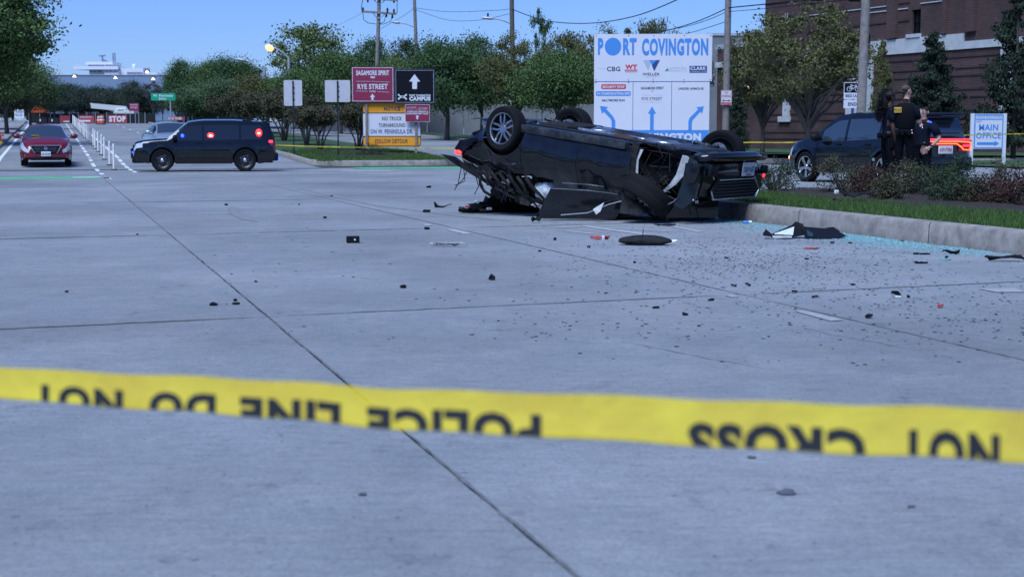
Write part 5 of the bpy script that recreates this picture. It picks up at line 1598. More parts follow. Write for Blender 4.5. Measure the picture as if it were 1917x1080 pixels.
    # end caps
    for i_, ring in ((0, S[0]), (len(xs) - 1, S[-1])):
        x = xs[i_]
        for j in range(nj - 1):
            for side in (1, -1):
                a, b_ = ring[j], ring[j + 1]
                quad = [(x, a[0] * side, a[1]), (x, b_[0] * side, b_[1]), (x, 0, b_[1]), (x, 0, a[1])]
                if b_[0] < 1e-4: quad = quad[:3]
                if skip('body', x, a[0] * side * .5, a[1]): continue
                put(('body',), quad, side)
    mats_ = {'body': paint, 'seam': 'seam', 'door': paint, 'headlight': P.get('hlm', 'lamp_clear'), 'tail_light': P.get('tlm', 'lamp_red'), 'side_window': P.get('glass', 'glass_dark'), 'windscreen': P.get('wsm', 'glass_sky'), 'rear_window': P.get('glass', 'glass_dark')}
    names = {'seam': 'panel_gap'}
    out = {}
    doors = {}
    for key in sorted(parts, key=lambda k: (0 if k[0] in ('body', 'door') else 1, str(k))):
        vs = []; fs = []; idx = {}
        for quad, side in parts[key]:
            f = []
            for v in quad:
                kv = (round(v[0], 4), round(v[1], 4), round(v[2], 4))
                if kv not in idx:
                    idx[kv] = len(vs)
                    w = Vector(v)
                    if key[0] in ('side_window', 'seam'): w.y -= math.copysign(.007, w.y)
                    vs.append(deform(w) if deform else w)
                f.append(idx[kv])
            f2 = []
            for t in f:
                if t not in f2: f2.append(t)
            if len(f2) > 2: fs.append(tuple(f2))
        b = MB(); b.add(vs, fs)
        par = root
        if key[0] == 'side_window':
            di = P['windoor'].get(key[1]) if 'windoor' in P else None
            if di is not None and ('door', di, key[2]) in doors: par = doors[('door', di, key[2])]
        ob = b.build(names.get(key[0], key[0]), mats_[key[0]], par, smooth=40, fix=True)
        out[key] = ob
        if key[0] == 'door': doors[key] = ob
    out['doors'] = doors
    # underbody pan, wheel wells
    b = MB(); L_ = xf - xr
    segs = [(xr + .12, -wb / 2 - Ra), (-wb / 2 + Ra, wb / 2 - Ra), (wb / 2 + Ra, xf - .12)]
    b.box(((xr + xf) / 2, 0, rock + .06), (L_ - .3, Wd * .60, .06))
    for a, c in segs: b.box(((a + c) / 2, 0, rock + .05), (c - a, Wd * .86, .05))
    for a in ax:
        for sd in (1, -1): b.box((a, sd * Wd * .27, Rw + Ra * .55), (Ra * 2.05, .03, Ra * 1.1))
    if deform: b.xf(deform)
    b.build('underbody', 'plastic', root)
    return out

def wheel_meshes(R_, w, style, rim='rim', key=[{}]):
    kk = (R_, w, style, rim)
    if kk in key[0]: return key[0][kk]
    b = MB(); ri = R_ * .70; h = w / 2
    b.lathe([(ri, -h * .85), (R_ * .80, -h), (R_ * .93, -h * .98), (R_ * .985, -h * .8), (R_, -h * .45), (R_ * .992, -h * .42), (R_ * .992, -h * .36), (R_, -h * .33), (R_, -.02), (R_ * .992, -.016), (R_ * .992, .016), (R_, .02), (R_, h * .33), (R_ * .992, h * .36), (R_ * .992, h * .42), (R_, h * .45), (R_ * .985, h * .8), (R_ * .93, h * .98), (R_ * .80, h), (ri, h * .85)], 40, 'Y')
    t = b.build('wheel', 'tyre', smooth=35); tm = t.data; bpy.data.objects.remove(t)
    b = MB(); y = h * .55
    b.use(rim).lathe([(ri * 1.01, h * .86), (ri * .95, h * .80), (ri * .94, h * .6)], 36, 'Y'); b.use('rim_dark').lathe([(ri * .94, h * .6), (ri * .92, -h * .8), (ri * 1.0, -h * .86)], 36, 'Y')
    b.use('plastic').lathe([(0, -h * .2), (ri * .92, -h * .2)], 24, 'Y'); b.use('rusty' if style == 'y' else 'rim_dark').lathe([(0, -h * .02), (ri * .62, -h * .02), (ri * .62, -h * .2)], 24, 'Y')
    b.use(rim)
    if style == 'y':
        for k in range(5):
            a = 2 * PI * k / 5
            M_ = Matrix.Rotation(a, 3, 'Y')
            for s in (-1, 1):
                pts = [Vector((s * .012, y, ri * .12)), Vector((s * .030, y + .012, ri * .45)), Vector((s * .105 * R_ / .33, y, ri * .93))]
                for q in range(2):
                    p0, p1 = pts[q], pts[q + 1]; d = (p1 - p0); n = Vector((d.z, 0, -d.x)).normalized() * .0135
                    vs = [p0 - n, p0 + n, p1 + n, p1 - n]; vs2 = [v - Vector((0, .03, 0)) for v in vs]
                    b.add([M_ @ v for v in vs + vs2], [(0, 1, 2, 3), (0, 4, 5, 1), (1, 5, 6, 2), (2, 6, 7, 3), (3, 7, 4, 0)])
        b.lathe([(0, y + .01), (.05, y + .01), (.065, y - .01), (.07, y - .04)], 16, 'Y')
    elif style == '5':
        for k in range(5):
            M_ = Matrix.Rotation(2 * PI * k / 5, 3, 'Y')
            vs = [Vector((-.03, y, ri * .1)), Vector((.03, y, ri * .1)), Vector((.045, y, ri * .94)), Vector((-.045, y, ri * .94))]; vs2 = [v - Vector((0, .04, 0)) for v in vs]
            b.add([M_ @ v for v in vs + vs2], [(0, 1, 2, 3), (0, 4, 5, 1), (1, 5, 6, 2), (2, 6, 7, 3), (3, 7, 4, 0)])
        b.lathe([(0, y + .02), (.06, y + .015), (.07, y - .03)], 16, 'Y')
    else:       # steel wheel with small round holes' worth of ribs and bright centre cap
        b.use('rim_dark').lathe([(.0, y - .02), (ri * .45, y - .01), (ri * .75, y - .05), (ri * .93, y - .02)], 28, 'Y')
        for k in range(8):
            a = 2 * PI * k / 8; c = (math.cos(a) * ri * .68, y - .045, math.sin(a) * ri * .68); b.use('rim' if k % 2 else 'plastic').blob(c, (.028, .012, .028), 1, 0, 1)
        b.use('chrome').blob((0, y - .005, 0), (.075, .035, .075), 1, 0, 2)
    r = b.build('rim', None, smooth=35); rm_ = r.data; bpy.data.objects.remove(r)
    key[0][kk] = (tm, rm_); return key[0][kk]
def add_wheel(root, R_, w, style, pos, side, rim='rim', rot=None, spin=0.3):
    tm, rm_ = wheel_meshes(R_, w, style, rim)
    t = bpy.data.objects.new('wheel', tm); COL.objects.link(t); t.parent = root
    r = bpy.data.objects.new('rim', rm_); COL.objects.link(r); r.parent = t
    m = Matrix.Rotation(0 if side > 0 else PI, 4, 'Z') @ Matrix.Rotation(spin, 4, 'Y')
    if rot is not None: m = rot @ m
    t.matrix_local = Matrix.Translation(pos) @ m
    return t
def add_box(root, name, m, c, s, b_=.015, rot=None, deform=None):
    b = MB(); b.rbox(c, s, b_, rot)
    if deform: b.xf(deform)
    return b.build(name, m, root, smooth=35)
def mirror_part(root, x, y, z, m, s=1.0, deform=None, side=1):
    b = MB(); b.blob((x, y + side * .13 * s, z + .05), (.07 * s, .12 * s, .085 * s), 2, .05, 2); b.tube([(x + .03, y - side * .02, z), (x + .01, y + side * .08, z + .01)], .03, 6)
    if deform: b.xf(deform)
    return b.build('wing_mirror', m, root, smooth=True)

SEDAN = dict(wb=2.75, W=1.84, R=.335, xr=-2.42, xf=2.24, rock=.20,
    top=[(-2.42, .86), (-2.36, 1.05), (-2.1, 1.10), (-1.72, 1.12), (-1.25, 1.28), (-.85, 1.40), (-.3, 1.465), (.2, 1.445), (.42, 1.40), (1.15, 1.02), (1.7, .95), (2.05, .83), (2.18, .72), (2.24, .60)],
    belt=[(-2.42, .80), (-2.2, .97), (-1.5, .98), (0, .94), (1.0, .92), (1.9, .80), (2.24, .56)],
    hw=[(-2.42, .78), (-2.36, .86), (-2.15, .94), (-1.4, 1.0), (1.1, 1.0), (1.75, .97), (2.02, .90), (2.16, .80), (2.24, .66)],
    roofw=[(-2.42, .6), (-1.75, .78), (-.9, .64), (0, .62), (.4, .64), (1.15, .80), (2.0, .74), (2.24, .55)],
    crown=[(-2.42, .02), (-1.7, .02), (-.9, .05), (.3, .05), (1.15, .04), (2.0, .05), (2.24, .02)],
    ws=(1.15, .42), rw=(-1.72, -.85), doors=[(-.98, .06), (.06, 1.02)], sidewin=[(-1.15, -.96), (-.93, .02), (.09, .80)], windoor={1: 0, 2: 1},
    hl=(.34, 6, 8), tl=(.22, 5, 8), glass='glass_dark')
SUV = dict(wb=2.86, W=1.98, R=.385, xr=-2.52, xf=2.40, rock=.27, gap=.06,
    top=[(-2.52, .78), (-2.50, 1.12), (-2.44, 1.30), (-2.27, 1.67), (-2.05, 1.735), (-1.0, 1.79), (.0, 1.785), (.42, 1.74), (.55, 1.70), (1.26, 1.16), (1.7, 1.14), (2.1, 1.10), (2.30, 1.05), (2.37, .99), (2.40, .80)],
    belt=[(-2.52, .74), (-2.4, 1.08), (-1.5, 1.10), (0, 1.06), (1.2, 1.06), (2.0, 1.02), (2.3, .95), (2.40, .78)],
    hw=[(-2.52, .80), (-2.45, .90), (-2.2, .96), (-1.4, 1.0), (1.2, 1.0), (1.9, .985), (2.2, .94), (2.34, .87), (2.40, .76)],
    roofw=[(-2.52, .7), (-2.2, .74), (-1.5, .76), (0, .76), (.5, .75), (1.28, .88), (2.1, .84), (2.40, .66)],
    crown=[(-2.52, .02), (-2.2, .03), (-1.5, .05), (.4, .05), (1.28, .04), (2.1, .05), (2.40, .02)],
    ws=(1.26, .55), rw=(-2.46, -2.24), doors=[(-1.02, .02), (.02, 1.06)], sidewin=[(-2.02, -1.30), (-1.24, -.02), (.05, .92)], windoor={1: 0, 2: 1},
    hl=(.32, 6, 8), tl=(.20, 6, 8), glass='glass_dark')
def handles(root, P, xs, z, deform=None, m='plastic'):
    for sd in (1, -1):
        for x in xs:
            hwid = pw(P['hw'], x) * P['W'] / 2 * .985
            add_box(root, 'door_handle', m, (x, sd * hwid, z), (.19, .045, .035), .012, deform=deform)

# ---------------------------------------------------------------- dark police utility car at the left
def place(root, c, heading):   # heading = angle of local +x in the world
    root.location = c; root.rotation_euler = (0, 0, heading)
pc = empty('police_suv'); tag(pc, 'black police SUV parked across the road with red and blue lights lit', 'SUV')
cx = gx(384, 49.8); place(pc, Vector((cx.x, cx.y, 0)), math.atan2(-.20, -.98))
PS = dict(SUV)
pc.scale = (.935, .96, .965)
res = build_car(pc, PS, 'paint_black')
for a in (-1.43, 1.43):
    for sd in (1, -1): add_wheel(pc, .385, .25, 'steel', (a, sd * .86, .385), sd, 'rim_dark')
handles(pc, PS, (-.86, .18), .99, m='paint_black')
for sd in (1, -1): mirror_part(pc, .98, sd * .93, 1.10, 'plastic', 1.15, side=sd)
for sd in (1, -1): add_box(pc, 'side_moulding', 'grime', (0, sd * .985, .52), (2.0, .03, .05), .012)
for sd in (1, -1):
    b = MB(); b.tube([(-1.9, sd * .68, 1.735), (-1.6, sd * .69, 1.80), (.1, sd * .69, 1.81), (.4, sd * .68, 1.75)], .018, 6); b.build('roof_rail', 'plastic', pc)
add_box(pc, 'grille', 'plastic', (2.41, 0, .78), (.05, 1.15, .26), .02)
for k in range(4): add_box(pc, 'grille_bar', 'grime', (2.44, 0, .69 + k * .06), (.02, 1.1, .018), .005)
add_box(pc, 'front_bumper', 'plastic', (2.36, 0, .42), (.22, 1.62, .26), .07); add_box(pc, 'rear_bumper', 'plastic', (-2.50, 0, .50), (.20, 1.72, .28), .06)
add_box(pc, 'push_bar', 'plastic', (2.50, 0, .62), (.05, .7, .34), .02)
add_box(pc, 'spoiler', 'paint_black', (-2.24, 0, 1.70), (.34, 1.30, .045), .015); add_box(pc, 'number_plate', 'sign_white', (-2.535, 0, .92), (.02, .31, .16), .004)
add_box(pc, 'antenna_pod', 'plastic', (-1.55, .1, 1.82), (.34, .5, .05), .02)
b = MB(); b.tube([(-1.9, -.2, 1.75), (-1.92, -.2, 2.0)], .006, 5); b.tube([(-1.5, .3, 1.8), (-1.5, .3, 1.93)], .008, 5); b.build('antenna', 'plastic', pc)
def glow(root, pos, s, m, name='warning_light'):
    b = MB(); b.blob(pos, s, 1, 0, 2); return b.build(name, m, root, smooth=True)
# this car shows its left side (+y) to the camera; lamps sit just inside or on the side glass
glow(pc, (.72, .925, 1.22), (.06, .02, .06), 'em_blue'); add_box(pc, 'spot_lamp', 'plastic', (.72, .875, 1.21), (.12, .03, .12), .03)
glow(pc, (-.25, .895, 1.23), (.12, .025, .09), 'em_red'); glow(pc, (-.25, .915, 1.215), (.06, .02, .03), 'em_white')
glow(pc, (-1.93, .885, 1.32), (.11, .025, .13), 'em_red'); glow(pc, (-1.93, .91, 1.30), (.045, .02, .03), 'em_white')
glow(pc, (.52, .50, 1.655), (.05, .12, .03), 'em_pink'); glow(pc, (.50, .2, 1.67), (.05, .2, .03), 'em_red_soft')
glow(pc, (2.44, .66, .66), (.03, .07, .035), 'em_blue'); glow(pc, (2.46, .66, .66), (.02, .03, .015), 'em_blue')
glow(pc, (-2.60, .60, .42), (.04, .04, .05), 'em_blue', 'marker_light'); add_box(pc, 'tail_lamp_lit', 'em_red_soft', (-2.34, .905, 1.02), (.14, .02, .09), .02)

# ---------------------------------------------------------------- dark blue-black estate at the right
DUR = dict(SUV); DUR.update(wb=3.04, W=1.94, R=.39, xr=-2.52, xf=2.45,
    top=[(-2.52, .80), (-2.50, 1.10), (-2.44, 1.20), (-2.22, 1.62), (-2.05, 1.715), (-1.0, 1.79), (-.1, 1.79), (.35, 1.75), (.5, 1.71), (1.28, 1.20), (1.7, 1.15), (2.1, 1.06), (2.32, .95), (2.42, .80), (2.45, .66)],
    belt=[(-2.52, .76), (-2.4, 1.06), (-1.5, 1.12), (0, 1.06), (1.2, 1.04), (2.0, .97), (2.3, .84), (2.45, .62)],
    ws=(1.28, .5), rw=(-2.46, -2.12), sidewin=[(-2.0, -1.30), (-1.24, -.06), (.02, .92)], hl=(.30, 5, 8), tl=(.0, 5, 8), glass='glass_sky')
du = empty('parked_suv'); tag(du, 'dark blue black SUV with red tail lamp band parked behind the officers', 'SUV')
th = R(50)    # nose points left and away
s0 = 74.0
cc = at(1632, HZ, F / s0); cc.z = 0
base_ang = math.atan2(cc.y, cc.x)      # line of sight
hd = Vector((-math.cos(R(46)), math.sin(R(46)), 0))
view = Vector((cc.x, cc.y, 0)).normalized(); right = Vector((view.y, -view.x, 0))
hd = (-right * math.cos(th) + view * math.sin(th))
place(du, cc, math.atan2(hd.y, hd.x))
res = build_car(du, DUR, 'paint_dark')
for a in (-1.52, 1.52):
    for sd in (1, -1): add_wheel(du, .39, .25, '5', (a, sd * .85, .39), sd, 'chrome', spin=.6)
handles(du, DUR, (-.9, .22), .98)
for sd in (1, -1): mirror_part(du, .95, sd * .90, 1.10, 'plastic', 1.35, side=sd)
for sd in (1, -1): add_box(du, 'side_moulding', 'grime', (0, sd * .965, .50), (1.9, .03, .04), .01)
add_box(du, 'rear_bumper', 'paint_dark', (-2.50, 0, .52), (.18, 1.70, .34), .06); add_box(du, 'bumper_trim', 'plastic', (-2.585, 0, .42), (.03, 1.3, .16), .01)
add_box(du, 'spoiler', 'paint_black', (-2.32, 0, 1.70), (.40, 1.34, .06), .02)
add_box(du, 'number_plate', 'sign_white', (-2.548, -.03, .86), (.02, .44, .19), .006)
v, fc = text_geo('6EN7084', .02); b = MB(); b.add([(-2.5605, -.03 + .18 - p[0] * .36, .82 + p[1] * .09) for p in v], fc); b.build('lettering', 'rust_red', du, fix=False)
add_box(du, 'wiper', 'plastic', (-2.50, -.2, 1.25), (.03, .55, .025), .008)
# light band: long bar with a loop at each end
def bar(name, pts, w, m, x=-2.565):
    b = MB()
    for i in range(len(pts) - 1):
        p, q = Vector(pts[i]), Vector(pts[i + 1]); d = (q - p).normalized(); n = Vector((-d.y, d.x)) * w / 2
        quad = [p + n, q + n, q - n, p - n]; k = x - .001 * i
        b.add([(k, t.x, t.y) for t in quad] + [(x + .03, t.x, t.y) for t in quad], [(0, 1, 2, 3), (4, 7, 6, 5), (0, 4, 5, 1), (1, 5, 6, 2), (2, 6, 7, 3), (3, 7, 4, 0)])
    return b.build(name, m, du)
add_box(du, 'lamp_housing', 'lamp_red', (-2.53, 0, 1.02), (.05, 1.66, .15), .01)
for sd in (1, -1): add_box(du, 'lamp_housing', 'lamp_red', (-2.525, sd * .62, .93), (.05, .36, .22), .01)
bar('light_band', [(.36, 1.055), (-.36, 1.055), (-.80, 1.035)], .022, 'em_bar'); bar('light_band', [(.80, 1.035), (.36, 1.055)], .022, 'em_bar')
bar('light_band', [(.36, 1.00), (0, 1.0), (-.36, 1.0), (-.50, .93), (-.58, .86), (-.80, .85)], .022, 'em_bar'); bar('light_band', [(.80, .85), (.58, .86), (.50, .93), (.36, 1.0)], .022, 'em_bar')
bar('light_band', [(-.56, .955), (-.80, .955)], .05, 'em_red_soft', -2.57); bar('light_band', [(-.79, .85), (-.79, 1.035)], .02, 'em_bar', -2.57)
bar('light_band', [(.78, 1.10), (-.78, 1.10)], .045, 'em_red_soft', -2.555)
glow(du, (-2.46, .44, 1.50), (.02, .11, .035), 'em_blue', 'warning_light'); glow(du, (-2.47, .44, 1.49), (.02, .07, .02), 'em_blue', 'warning_light')
glow(du, (2.40, .78, .62), (.04, .03, .05), 'em_amber', 'side_marker'); add_box(du, 'rain_guard', 'paint_black', (-2.46, 0, 1.63), (.10, 1.2, .05), .02)
add_box(du, 'front_bumper', 'paint_dark', (2.38, 0, .45), (.18, 1.5, .3), .07); add_box(du, 'steering_wheel', 'plastic', (.62, .38, 1.12), (.05, .36, .05), .02)
add_box(du, 'tail_pipe', 'chrome', (-2.58, -.55, .34), (.1, .16, .07), .02)
# ---------------------------------------------------------------- red sedan
SEN = dict(SEDAN); SEN.update(wb=2.70, W=1.76, R=.32, glass='glass_sky', hl=(.44, 5, 8))
se = empty('red_sedan'); tag(se, 'maroon sedan with headlamps facing the camera in the left lane', 'car')
c = gx(90, 54.6); place(se, c, math.atan2(-.955, .296))
se.scale = (1, 1, 1.03)
build_car(se, SEN, 'paint_red')
for a in (-1.35, 1.35):
    for sd in (1, -1): add_wheel(se, .32, .21, '5', (a, sd * .76, .32), sd)
for sd in (1, -1): mirror_part(se, .86, sd * .85, .98, 'paint_red', 1.1, side=sd)
gr = MB(); gr.prism([(-.50, .70), (.50, .70), (.36, .46), (-.36, .46)], 0, .04)
gr.xf(lambda p: Vector((2.255 + p.y, p.x, p.z))); gr.build('grille', 'plastic', se)
b = MB()
for pts in ([(-.52, .71), (-.37, .45)], [(.52, .71), (.37, .45)], [(-.52, .715), (.52, .715)]): b.tube([(2.31, pts[0][0], pts[0][1]), (2.31, pts[1][0], pts[1][1])], .018, 6)
b.build('grille_surround', 'chrome', se)
for k in range(4): add_box(se, 'grille_bar', 'rim', (2.305, 0, .51 + k * .048), (.012, .80 - .10 * (3 - k) / 3, .008), .003)
b = MB(); b.lathe([(.03, 0), (.055, .006), (.03, .012)], 20, 'X', (2.31, 0, .62)); b.build('badge', 'chrome', se)
add_box(se, 'lower_intake', 'plastic', (2.25, 0, .27), (.06, 1.05, .12), .03); add_box(se, 'bumper', 'paint_red', (2.20, 0, .36), (.16, 1.42, .16), .06)
add_box(se, 'number_plate', 'sign_white', (2.32, 0, .43), (.02, .32, .16), .004); v, fc = text_geo('8CX6134', .02); b = MB(); b.add([(2.3325, -.13 + p[0] * .26, .39 + p[1] * .07) for p in v], fc); b.build('lettering', 'dark_print', se, fix=False)
for sd in (1, -1): add_box(se, 'fog_lamp', 'lamp_clear', (2.17, sd * .66, .36), (.06, .12, .08), .02)
add_box(se, 'dash_paper', 'rail_yellow', (1.02, -.35, 1.055), (.20, .26, .02), .005); b = MB(); b.blob((.3, .3, 1.12), (.2, .22, .15), 3, .3); b.build('seat', 'plastic', se, smooth=True)
# ---------------------------------------------------------------- pale car half hidden behind the police car
SIL = dict(SEDAN); SIL.update(wb=2.70, W=1.80, R=.32, glass='glass_dark')
si = empty('silver_car'); tag(si, 'pale silver car mostly hidden behind the police SUV bonnet', 'car')
c = gx(322, 61.5); place(si, c, math.atan2(-.955, .296) + .1)
build_car(si, SIL, 'paint_silver')
for a in (-1.35, 1.35):
    for sd in (1, -1): add_wheel(si, .32, .21, '5', (a, sd * .78, .32), sd)
for sd in (1, -1): mirror_part(si, .86, sd * .87, .98, 'paint_silver', 1.1, side=sd)
add_box(si, 'grille', 'plastic', (2.26, 0, .55), (.04, .9, .2), .02)

# ================================================================== THE WRECK: a saloon lying on its roof
fwd = Vector((2.09, -1.70, -.35)).normalized()
lat = Vector((1.04, 1.20, .0)); lat = (lat - fwd * lat.dot(fwd)).normalized()    # near side to far side
Y_ = -lat; Z_ = fwd.cross(Y_).normalized()                                       # the car's own up points down
near_rear = Vector((-.07, 22.2, 1.30))
WR = dict(SEDAN); WR['tuck'] = .17
# local wheel centre of the near (left) rear wheel: (-wb/2, +.79, .335)
rotm = Matrix((fwd, Y_, Z_)).transposed()
org = near_rear - rotm @ Vector((-WR['wb'] / 2, .80, .335))
wk = empty('overturned_car', org); wk.rotation_euler = rotm.to_euler()
wk.rotation_mode = 'XYZ'
tag(wk, 'wrecked black sedan lying upside down on its roof against the kerb', 'car')
inv = rotm.transposed()
def dent(v):                   # crushed roof and buckled panels
    p = Vector(v)
    if p.x > 1.7: p.x = 1.7 + (p.x - 1.7) * .76
    if p.x < -1.9: p.x = -1.9 + (p.x + 1.9) * .62
    if p.z < .68: p.z += .09 * min(1, (.68 - p.z) / .45)
    n = mnoise.noise(p * 2.1 + Vector((3, 1, 7))); n2 = mnoise.noise(p * 5.3 + Vector((9, 4, 2)))
    amp = .035 + .05 * sstep(.3, 1.6, p.x) + .05 * sstep(-1.6, -2.3, p.x)
    p.y += n * amp * (1 if p.y > 0 else -1) + n2 * .012
    p.z += n2 * .02 + .03 * n * sstep(.9, 2.0, p.x)
    if p.z < .75 and p.x < -1.6: p.z += (.75 - p.z) * .42 * sstep(-1.6, -2.1, p.x)
    cr = abs(mnoise.noise(p * 3.3 + Vector((1, 8, 2)))) * sstep(.7, 1.1, p.z)
    p.y -= math.copysign(cr * .10, p.y) if abs(p.y) > .3 else 0
    if p.x < -1.9: p.z += .08 * n; p.x += .12 * mnoise.noise(Vector((p.y * 2, p.z * 3, 1)))
    if p.x > 1.9: p.x += .05 * mnoise.noise(Vector((p.y * 3, p.z * 3, 4)))
    w = rotm @ p + org
    if w.z < .045:
        k = .045 - w.z; w.z = .03 + .02 * (mnoise.noise(w * 3) * .5 + .5)
        w.x += .10 * k * math.sin(w.y * 3)
    return inv @ (w - org)
def wskip(part, x, y, z):
    # near front wing torn away between door and bumper; bonnet edge gone
    if y > .25 and .98 < x < 1.86 and z < .98: return True
    if part in ('side_window',) and y > 0 and x < -.93: return True
    if part == 'side_window' and y > 0 and x < -.45 and x > -.93: return True
    if part == 'rear_window': return True
    if y > .45 and x < -1.95 and z < .72 and z > .45: return True
    return False
res = build_car(wk, WR, 'paint_wreck', deform=dent, skip=wskip)
# wheels: both rear, far front; the near front one lies on the ground
add_wheel(wk, .335, .235, 'y', (-1.375, .83, .335), 1, rot=Matrix.Rotation(R(4), 4, 'Z') @ Matrix.Rotation(R(-5), 4, 'X'), spin=.25)
add_wheel(wk, .335, .235, 'y', (-1.375, -.83, .335), -1, spin=.8)
add_wheel(wk, .335, .235, 'y', (1.375, -.83, .335), -1, rot=Matrix.Rotation(R(-12), 4, 'Z'), spin=.1)
def wpart(name, m, fn, smooth=False, d=False):
    b = MB(); fn(b)
    if name in ('floor_pan', 'sill', 'cross_rail', 'exhaust_pipe', 'silencer', 'fuel_tank', 'heat_shield', 'brake_pipe', 'subframe'):
        b.xf(lambda p: Vector((p.x, p.y, p.z + .09)))
        d = False
    if d: b.xf(dent)
    return b.build(name, m, wk, smooth=smooth)
# underside, now the top
def floor(b):
    nx, ny = 44, 20
    vs = []
    for i in range(nx + 1):
        for j in range(ny + 1):
            x = -2.2 + 4.3 * i / nx; y = -.80 + 1.60 * j / ny
            if abs(abs(x) - 1.375) < .45: y *= .66
            z = .185 + .035 * mnoise.noise(Vector((x * 3, y * 3, 0))) + (.05 if abs(y) < .16 and abs(x) < 1.5 else 0) - .025 * max(0, math.sin(x * 9)) * (abs(y) > .3)
            vs.append((x, y, z))
    b.add(vs, [(i * (ny + 1) + j, (i + 1) * (ny + 1) + j, (i + 1) * (ny + 1) + j + 1, i * (ny + 1) + j + 1) for i in range(nx) for j in range(ny)])
wpart('floor_pan', 'under', floor, True)
for sd in (1, -1):
    wpart('sill', 'under', lambda b: b.rbox((-.15, sd * .80, .195), (1.95, .16, .12), .03), 35, True)
    wpart('cross_rail', 'under', lambda b: b.rbox((0, sd * .42, .165), (3.0, .09, .06), .02), 35)
wpart('exhaust_pipe', 'wet', lambda b: b.tube([(1.2, .05, .16), (.4, .05, .15), (-.8, .1, .15), (-1.3, .25, .17), (-1.8, .4, .2)], .032, 8), True)
wpart('silencer', 'wet', lambda b: b.rbox((-1.95, .25, .22), (.32, .62, .16), .06), 35)
wpart('fuel_tank', 'grime', lambda b: b.rbox((-.85, -.1, .16), (.55, 1.0, .12), .05), 35)
wpart('subframe', 'under', lambda b: b.rbox((1.35, 0, .20), (.62, .9, .12), .04), 35, True)
wpart('engine', 'grime', lambda b: (b.rbox((1.45, -.1, .46), (.62, .78, .48), .06), b.tube([(1.2, .3, .5), (1.3, .38, .7), (1.6, .34, .6)], .035, 7), b.rbox((1.62, .25, .62), (.22, .2, .2), .03)), 35, True)
for a, c in ((-1.375, -1), (-1.375, 1), (1.375, -1)):
    wpart('suspension_arm', 'under', lambda b: (b.tube([(a, c * .35, .22), (a, c * .76, .31)], .04, 8), b.tube([(a + .18, c * .35, .2), (a, c * .74, .29)], .03, 8), b.tube([(a - .2, c * .35, .2), (a, c * .74, .29)], .03, 8)), True)
    wpart('brake_disc', 'wet', lambda b: b.lathe([(0, c * .70), (.15, c * .70), (.155, c * .72), (0, c * .72)], 24, 'Y', (a, 0, .335)), 35)
wpart('heat_shield', 'wet', lambda b: b.blob((-.62, -.42, .155), (.36, .24, .05), 5, .5, 2), True)
wpart('heat_shield', 'wet', lambda b: b.blob((.88, .02, .15), (.34, .2, .045), 8, .5, 2), True)
wpart('heat_shield', 'rusty', lambda b: b.blob((.38, .28, .15), (.22, .14, .05), 6, .5, 2), True)
wpart('brake_pipe', 'plastic', lambda b: b.tube([(-1.3, .5, .15), (-.6, .56, .14), (.3, .52, .14), (1.1, .5, .15)], .012, 5))
# torn near front corner: inner wing, strut, bent white panels, cables
wpart('inner_wing', 'grime', lambda b: (b.box((1.42, .30, .60), (.92, .03, .62)), b.box((1.42, .28, .95), (.9, .5, .03))), False, True)
def strip(b, pts, wd, th=.01):      # bent sheet: pts = (x, z, y), wide along x
    vs = []
    for (x, y, z, w_) in pts: vs += [(x - w_ / 2, y, z), (x + w_ / 2, y, z), (x + w_ / 2, y - th, z), (x - w_ / 2, y - th, z)]
    n = len(pts); fs = [(0, 1, 2, 3), tuple((n - 1) * 4 + k for k in (3, 2, 1, 0))]
    for i in range(n - 1):
        for k in range(4): fs.append((i * 4 + k, i * 4 + (k + 1) % 4, (i + 1) * 4 + (k + 1) % 4, (i + 1) * 4 + k))
    b.add(vs, fs)
wpart('bent_panel', 'liner', lambda b: strip(b, [(1.78, .74, .30, .17), (1.76, .76, .42, .16), (1.70, .76, .58, .12), (1.60, .76, .72, .09), (1.46, .74, .84, .05), (1.36, .72, .90, .02)], .1), 40)
wpart('bent_panel', 'liner', lambda b: strip(b, [(1.10, .86, .30, .05), (1.06, .88, .45, .035), (1.07, .88, .62, .04), (1.11, .86, .76, .03)], .1), 40)
wpart('door_pillar', 'grime', lambda b: strip(b, [(1.02, .90, .22, .12), (1.0, .91, .5, .09), (1.03, .90, .8, .10), (1.0, .88, .95, .06)], .1), 40)
wpart('wheel_liner', 'grime', lambda b: (b.lathe([(.42, .40), (.45, .62), (.43, .70)], 20, 'Y', (1.40, 0, .38)), b.xf(lambda p: Vector((p.x, p.y, max(.24, p.z))))), True, True)
rg = random.Random(5)
for k in range(9):
    x0 = rg.uniform(1.15, 1.7); z0 = rg.uniform(.35, .8)
    pts = [(x0, .40, z0)]
    for q in range(4): pts.append((x0 + rg.uniform(-.18, .18), .45 + .1 * q + rg.uniform(0, .1), z0 + rg.uniform(-.2, .2)))
    wpart('hanging_cable', 'plastic' if k % 3 else 'grime', lambda b: b.tube(pts, .008, 5))
for k in range(7):
    c = (rg.uniform(1.12, 1.7), rg.uniform(.35, .62), rg.uniform(.32, .85)); s_ = (rg.uniform(.05, .14), rg.uniform(.04, .09), rg.uniform(.05, .12))
    wpart('engine_bracket', ['grime', 'under', 'rusty', 'under'][k % 4], lambda b: b.rbox(c, s_, .015, Matrix.Rotation(rg.uniform(-1, 1), 3, 'Y')), 35)
